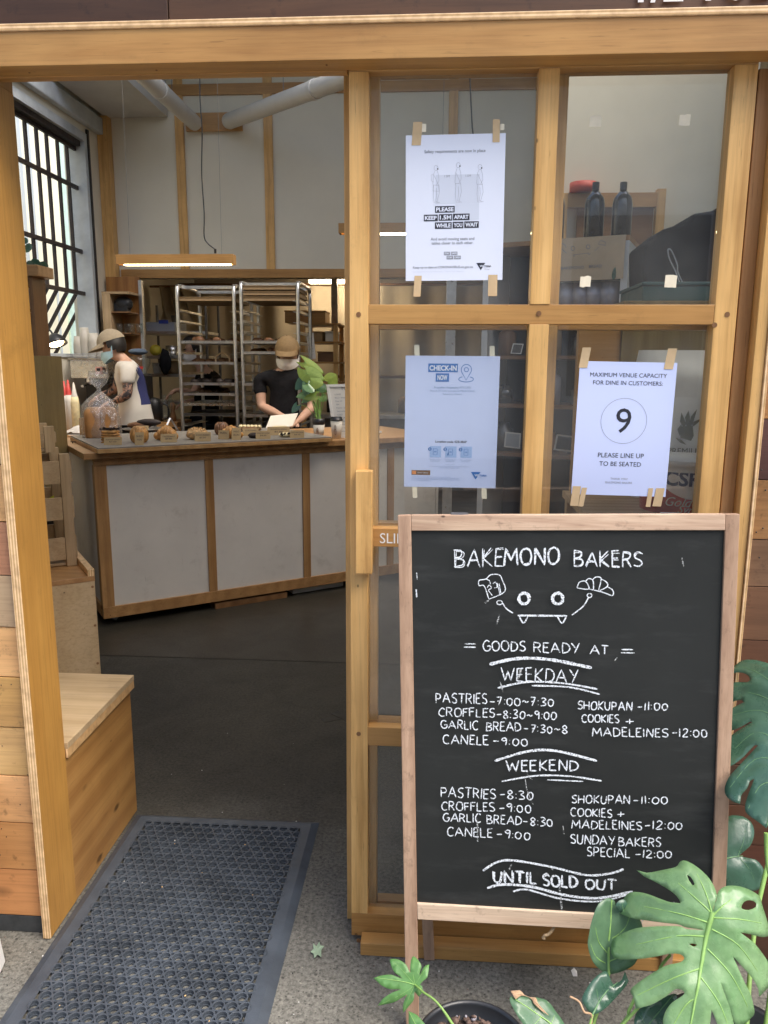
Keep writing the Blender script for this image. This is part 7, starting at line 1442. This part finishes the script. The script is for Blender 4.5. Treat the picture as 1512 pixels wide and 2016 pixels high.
c_ = PY(1190, 1955, -.44); lf, root = pxleaf(Pd, C1, o2, [], c_, (.1, -.7, .7), [(210, 1440), (300, 1290), (400, 1200)], [[(260, 1350), (240, 1250)], [(330, 1260), (350, 1320)]], 'leaf_dark', .4, .008, 'vein_dark', mr=.002); stalk([root, base], .0025)
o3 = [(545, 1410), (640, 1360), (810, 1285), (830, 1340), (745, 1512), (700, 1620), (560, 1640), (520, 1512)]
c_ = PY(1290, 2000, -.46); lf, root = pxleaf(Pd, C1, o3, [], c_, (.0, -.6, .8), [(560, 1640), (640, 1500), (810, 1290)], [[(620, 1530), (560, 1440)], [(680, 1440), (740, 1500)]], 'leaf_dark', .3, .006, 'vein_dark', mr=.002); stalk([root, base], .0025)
o4 = [(400, 600), (440, 590), (460, 620), (420, 680), (395, 650)]
c_ = PY(1228, 1785, -.36); pxleaf(Pd, C1, [(380, 640), (400, 600), (450, 590), (470, 640), (420, 690)], [], c_, (.2, -.9, .3), [(440, 680), (430, 610)], [], 'leaf_dark', .3, .003, 'vein_dark', mr=.001)
stalk([PY(1250, 1965, -.44), PY(1238, 1990, -.45), PY(1228, 2012, -.46), base], .003); stalk([PY(1320, 1880, -.40), PY(1300, 1905, -.42), PY(1285, 1950, -.44), base], .0028)
stalk([PY(1122, 1962, -.46), PY(1140, 1972, -.46), PY(1150, 1992, -.47), PY(1165, 2008, -.47), base], .002, 'deadleaf')
o5 = [(1112, 575), (1125, 545), (1160, 560), (1190, 530), (1240, 552), (1310, 556), (1380, 580), (1440, 650), (1500, 740), (1545, 860), (1460, 905), (1300, 855), (1200, 742), (1140, 645)]
Bl = T('burnt_leaf_plant', 'dark leaf with a scorched brown tip rising beside the black pot', 'plant', (.45, -.60, 0))
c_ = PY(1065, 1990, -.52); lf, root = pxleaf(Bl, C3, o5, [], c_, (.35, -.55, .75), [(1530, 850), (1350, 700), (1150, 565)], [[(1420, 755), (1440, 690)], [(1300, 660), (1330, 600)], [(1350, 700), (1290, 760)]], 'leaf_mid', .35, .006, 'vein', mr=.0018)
ob = [(1120, 503), (1185, 500), (1240, 548), (1300, 556), (1320, 600), (1370, 660), (1398, 692), (1350, 660), (1290, 600), (1270, 562), (1200, 540), (1155, 565)]
pxleaf(Bl, C3, ob, [], PY(1065, 1990, -.521)+V((0, -.002, .003)), (.35, -.55, .75), [(1130, 520), (1260, 556), (1390, 690)], [], 'deadleaf', .35, .006, 'deadleaf', mr=.0006, name='scorched_tip'); MB().tube(smooth_pts([root, V((.44, -.58, .2)), V((.43, -.60, .002))], 5), .003, 7).build('stalk', 'stem', Bl)
# pot with the small palmate seedling
PTC = V((.283, -.488, .001)); Pp = T('potted_seedling', 'black nursery pot of bark with a lobed bright green seedling leaf', 'potted plant', PTC)
r = .107; MB().lathe([(0, 0), (r*.72, 0), (r*.93, .175), (r, .177), (r*1.03, .20), (r*.985, .203), (r*.95, .195), (r*.90, .16), (0, .155)], PTC, 48).build('pot', 'potplastic', Pp)
mb = MB(); mb.lathe([(r*.93, .165), (r*.6, .170), (0, .174)], PTC, 30)
tag(mb.build('soil', 'soil', Pp))
mb = MB()
for _ in range(330):
    a_, q = rnd(0, 6.28), r*.88*math.sqrt(random.random()); s_ = rnd(.003, .010); mb.ell(PTC+V((q*math.cos(a_), q*math.sin(a_), .174+rnd(0, .006))), (s_, s_*rnd(.4, .9), s_*rnd(.2, .5)), 7, 4, random.choice((0, 0, 0, 1, 2)), None, Matrix.Rotation(rnd(0, 3), 3, V((rnd(-.4, .4), rnd(-.4, .4), 1)).normalized()))
tag(mb.build('bark_chips', ['bark', 'soil', 'tin'], Pp), kind='stuff')
fl = [(380, 250), (418, 282), (440, 322), (430, 365), (425, 395), (450, 345), (470, 320), (497, 310), (494, 360), (488, 395), (484, 410), (450, 440), (430, 462), (448, 475), (446, 525), (420, 553), (398, 525), (390, 515), (385, 575), (335, 635), (300, 676), (297, 640), (312, 580), (335, 535), (250, 588), (180, 608), (108, 622), (150, 570), (230, 520), (292, 498), (210, 497), (140, 465), (85, 414), (130, 398), (220, 388), (302, 422), (240, 370), (210, 300), (212, 272), (270, 276), (330, 318), (356, 378), (356, 320), (364, 268)]
c_ = PY(795, 1930, -.40); lf, root = pxleaf(Pp, C3, fl, [], c_, (-.15, -.72, .65), [(392, 466), (300, 440), (110, 412)], [[(392, 466), (375, 360), (378, 262)], [(392, 466), (310, 370), (225, 285)], [(392, 466), (440, 390), (490, 320)], [(392, 466), (300, 530), (125, 615)], [(392, 466), (350, 550), (303, 665)], [(392, 466), (420, 500), (425, 540)]], 'leaf_bright', .5, .005, 'vein', .008, .0012)
MB().tube(smooth_pts([root, PY(833, 1953, -.43), PY(870, 1985, -.46), PTC+V((.005, -.01, .175))], 6), [.0022]*13+[.0028]*6, 7).build('stalk', 'stem', Pp)
c_ = PY(815, 2005, -.47); lf, root = pxleaf(Pp, C3, [(345, 655), (400, 680), (440, 720), (475, 770), (470, 830), (380, 830), (346, 740)], [], c_, (-.2, -.6, .8), [(440, 830), (400, 760), (350, 665)], [], 'leaf_bright', .3, .003, 'vein', .009, .0012); MB().tube(smooth_pts([root, root*.5+PTC*.5+V((0, 0, .12)), PTC+V((-.02, -.02, .175))], 5), .002, 6).build('stalk', 'stem', Pp)
o = MB().ell(PTC+V((.008, -.012, .181)), (.004, .003, .010), 8, 6).build('bud', 'leaf_lime', Pp)
# litter
fq = PZ(625, 1873, .004); mb = MB(); ol = [(0, .022), (.006, .010), (.016, .012), (.011, .0), (.014, -.014), (.003, -.010), (-.004, -.018), (-.009, -.008), (-.018, -.005), (-.012, .004), (-.016, .014), (-.006, .011)]
mb.add([(fq.x, fq.y, .007)]+[(fq.x+x*.9, fq.y+y*1.5, .0035+.005*abs(math.sin(i*1.7))) for i, (x, y) in enumerate(ol)], [(0, 1+i, 1+(i+1) % len(ol)) for i in range(len(ol))], 0); fo = mb.build('fallen_leaf', 'fallen'); fo.modifiers.new('thick', 'SOLIDIFY').thickness = .0006; tag(fo, 'pale dry lobed leaf lying on the concrete between mat and door', 'leaf')
fq = PZ(1131, 1915, .003); mb = MB(); mb.add([(fq.x+x, fq.y+y, .002+z) for x, y, z in ((-.005, -.010, 0), (.005, -.012, .002), (.007, .006, .001), (.001, .014, .003), (-.007, .008, 0))], [(0, 1, 2, 3, 4)]); po = mb.build('paper_scrap', 'paper_plain'); po.modifiers.new('thick', 'SOLIDIFY').thickness = .0005; tag(po, 'tiny torn white scrap on the ground under the chalkboard', 'scrap')
bq = [PY(-40, 1740, -.36), PY(-6, 1752, -.36), PY(12, 1895, -.36), PY(-2, 1925, -.36), PY(-60, 1935, -.36)]
t = T('white_stool', 'white painted stool leg just entering at the left edge', 'stool', (-1.0, -.36, 0)); xq = PZ(11, 1900, 0.0); 
mb = MB(); e0 = PZ(-1, 1922, .001); e1 = PZ(12, 1893, .001); tp = PX(-8, 1730, (e0.x+e1.x)/2-.01)
mb.hexa([V((e0.x-.10, e0.y, .001)), V((e0.x, e0.y, .001)), V((e1.x, e1.y, .001)), V((e1.x-.1, e1.y, .001))], [V((e0.x-.16, e0.y+.01, .42)), V((e0.x-.055, e0.y+.01, .42)), V((e1.x-.06, e1.y+.01, .42)), V((e1.x-.16, e1.y+.01, .42))]); mb.build('leg', 'white', t, .004)
bx('seat', 'white', t, e0.x-.45, e0.x-.05, e0.y-.15, e1.y+.15, .4205, .45, bevel=.004); bx('leg', 'white', t, e0.x-.45, e0.x-.40, e0.y, e1.y, .001, .42, bevel=.004)

q = PZ(668, 1412, .001); t = T('floor_tape', 'cross of worn black tape stuck on the shop floor behind the door', 'tape', q)
for i, (dx, dy, a_, L) in enumerate(((0, 0, .5, .075), (.012, .01, -.7, .05))):
    e_ = V((math.cos(a_), math.sin(a_), 0)); f_ = V((-e_.y, e_.x, 0)); c_ = q+V((dx, dy, 0)); z = .0012+.0008*i
    mb = MB(); mb.hexa([V((p.x, p.y, .0003+.0008*i)) for p in (c_-e_*L-f_*.02, c_+e_*L-f_*.02, c_+e_*L+f_*.02, c_-e_*L+f_*.02)], [V((p.x, p.y, z)) for p in (c_-e_*L-f_*.02, c_+e_*L-f_*.02, c_+e_*L+f_*.02, c_-e_*L+f_*.02)]); mb.build('strip', 'black', t)
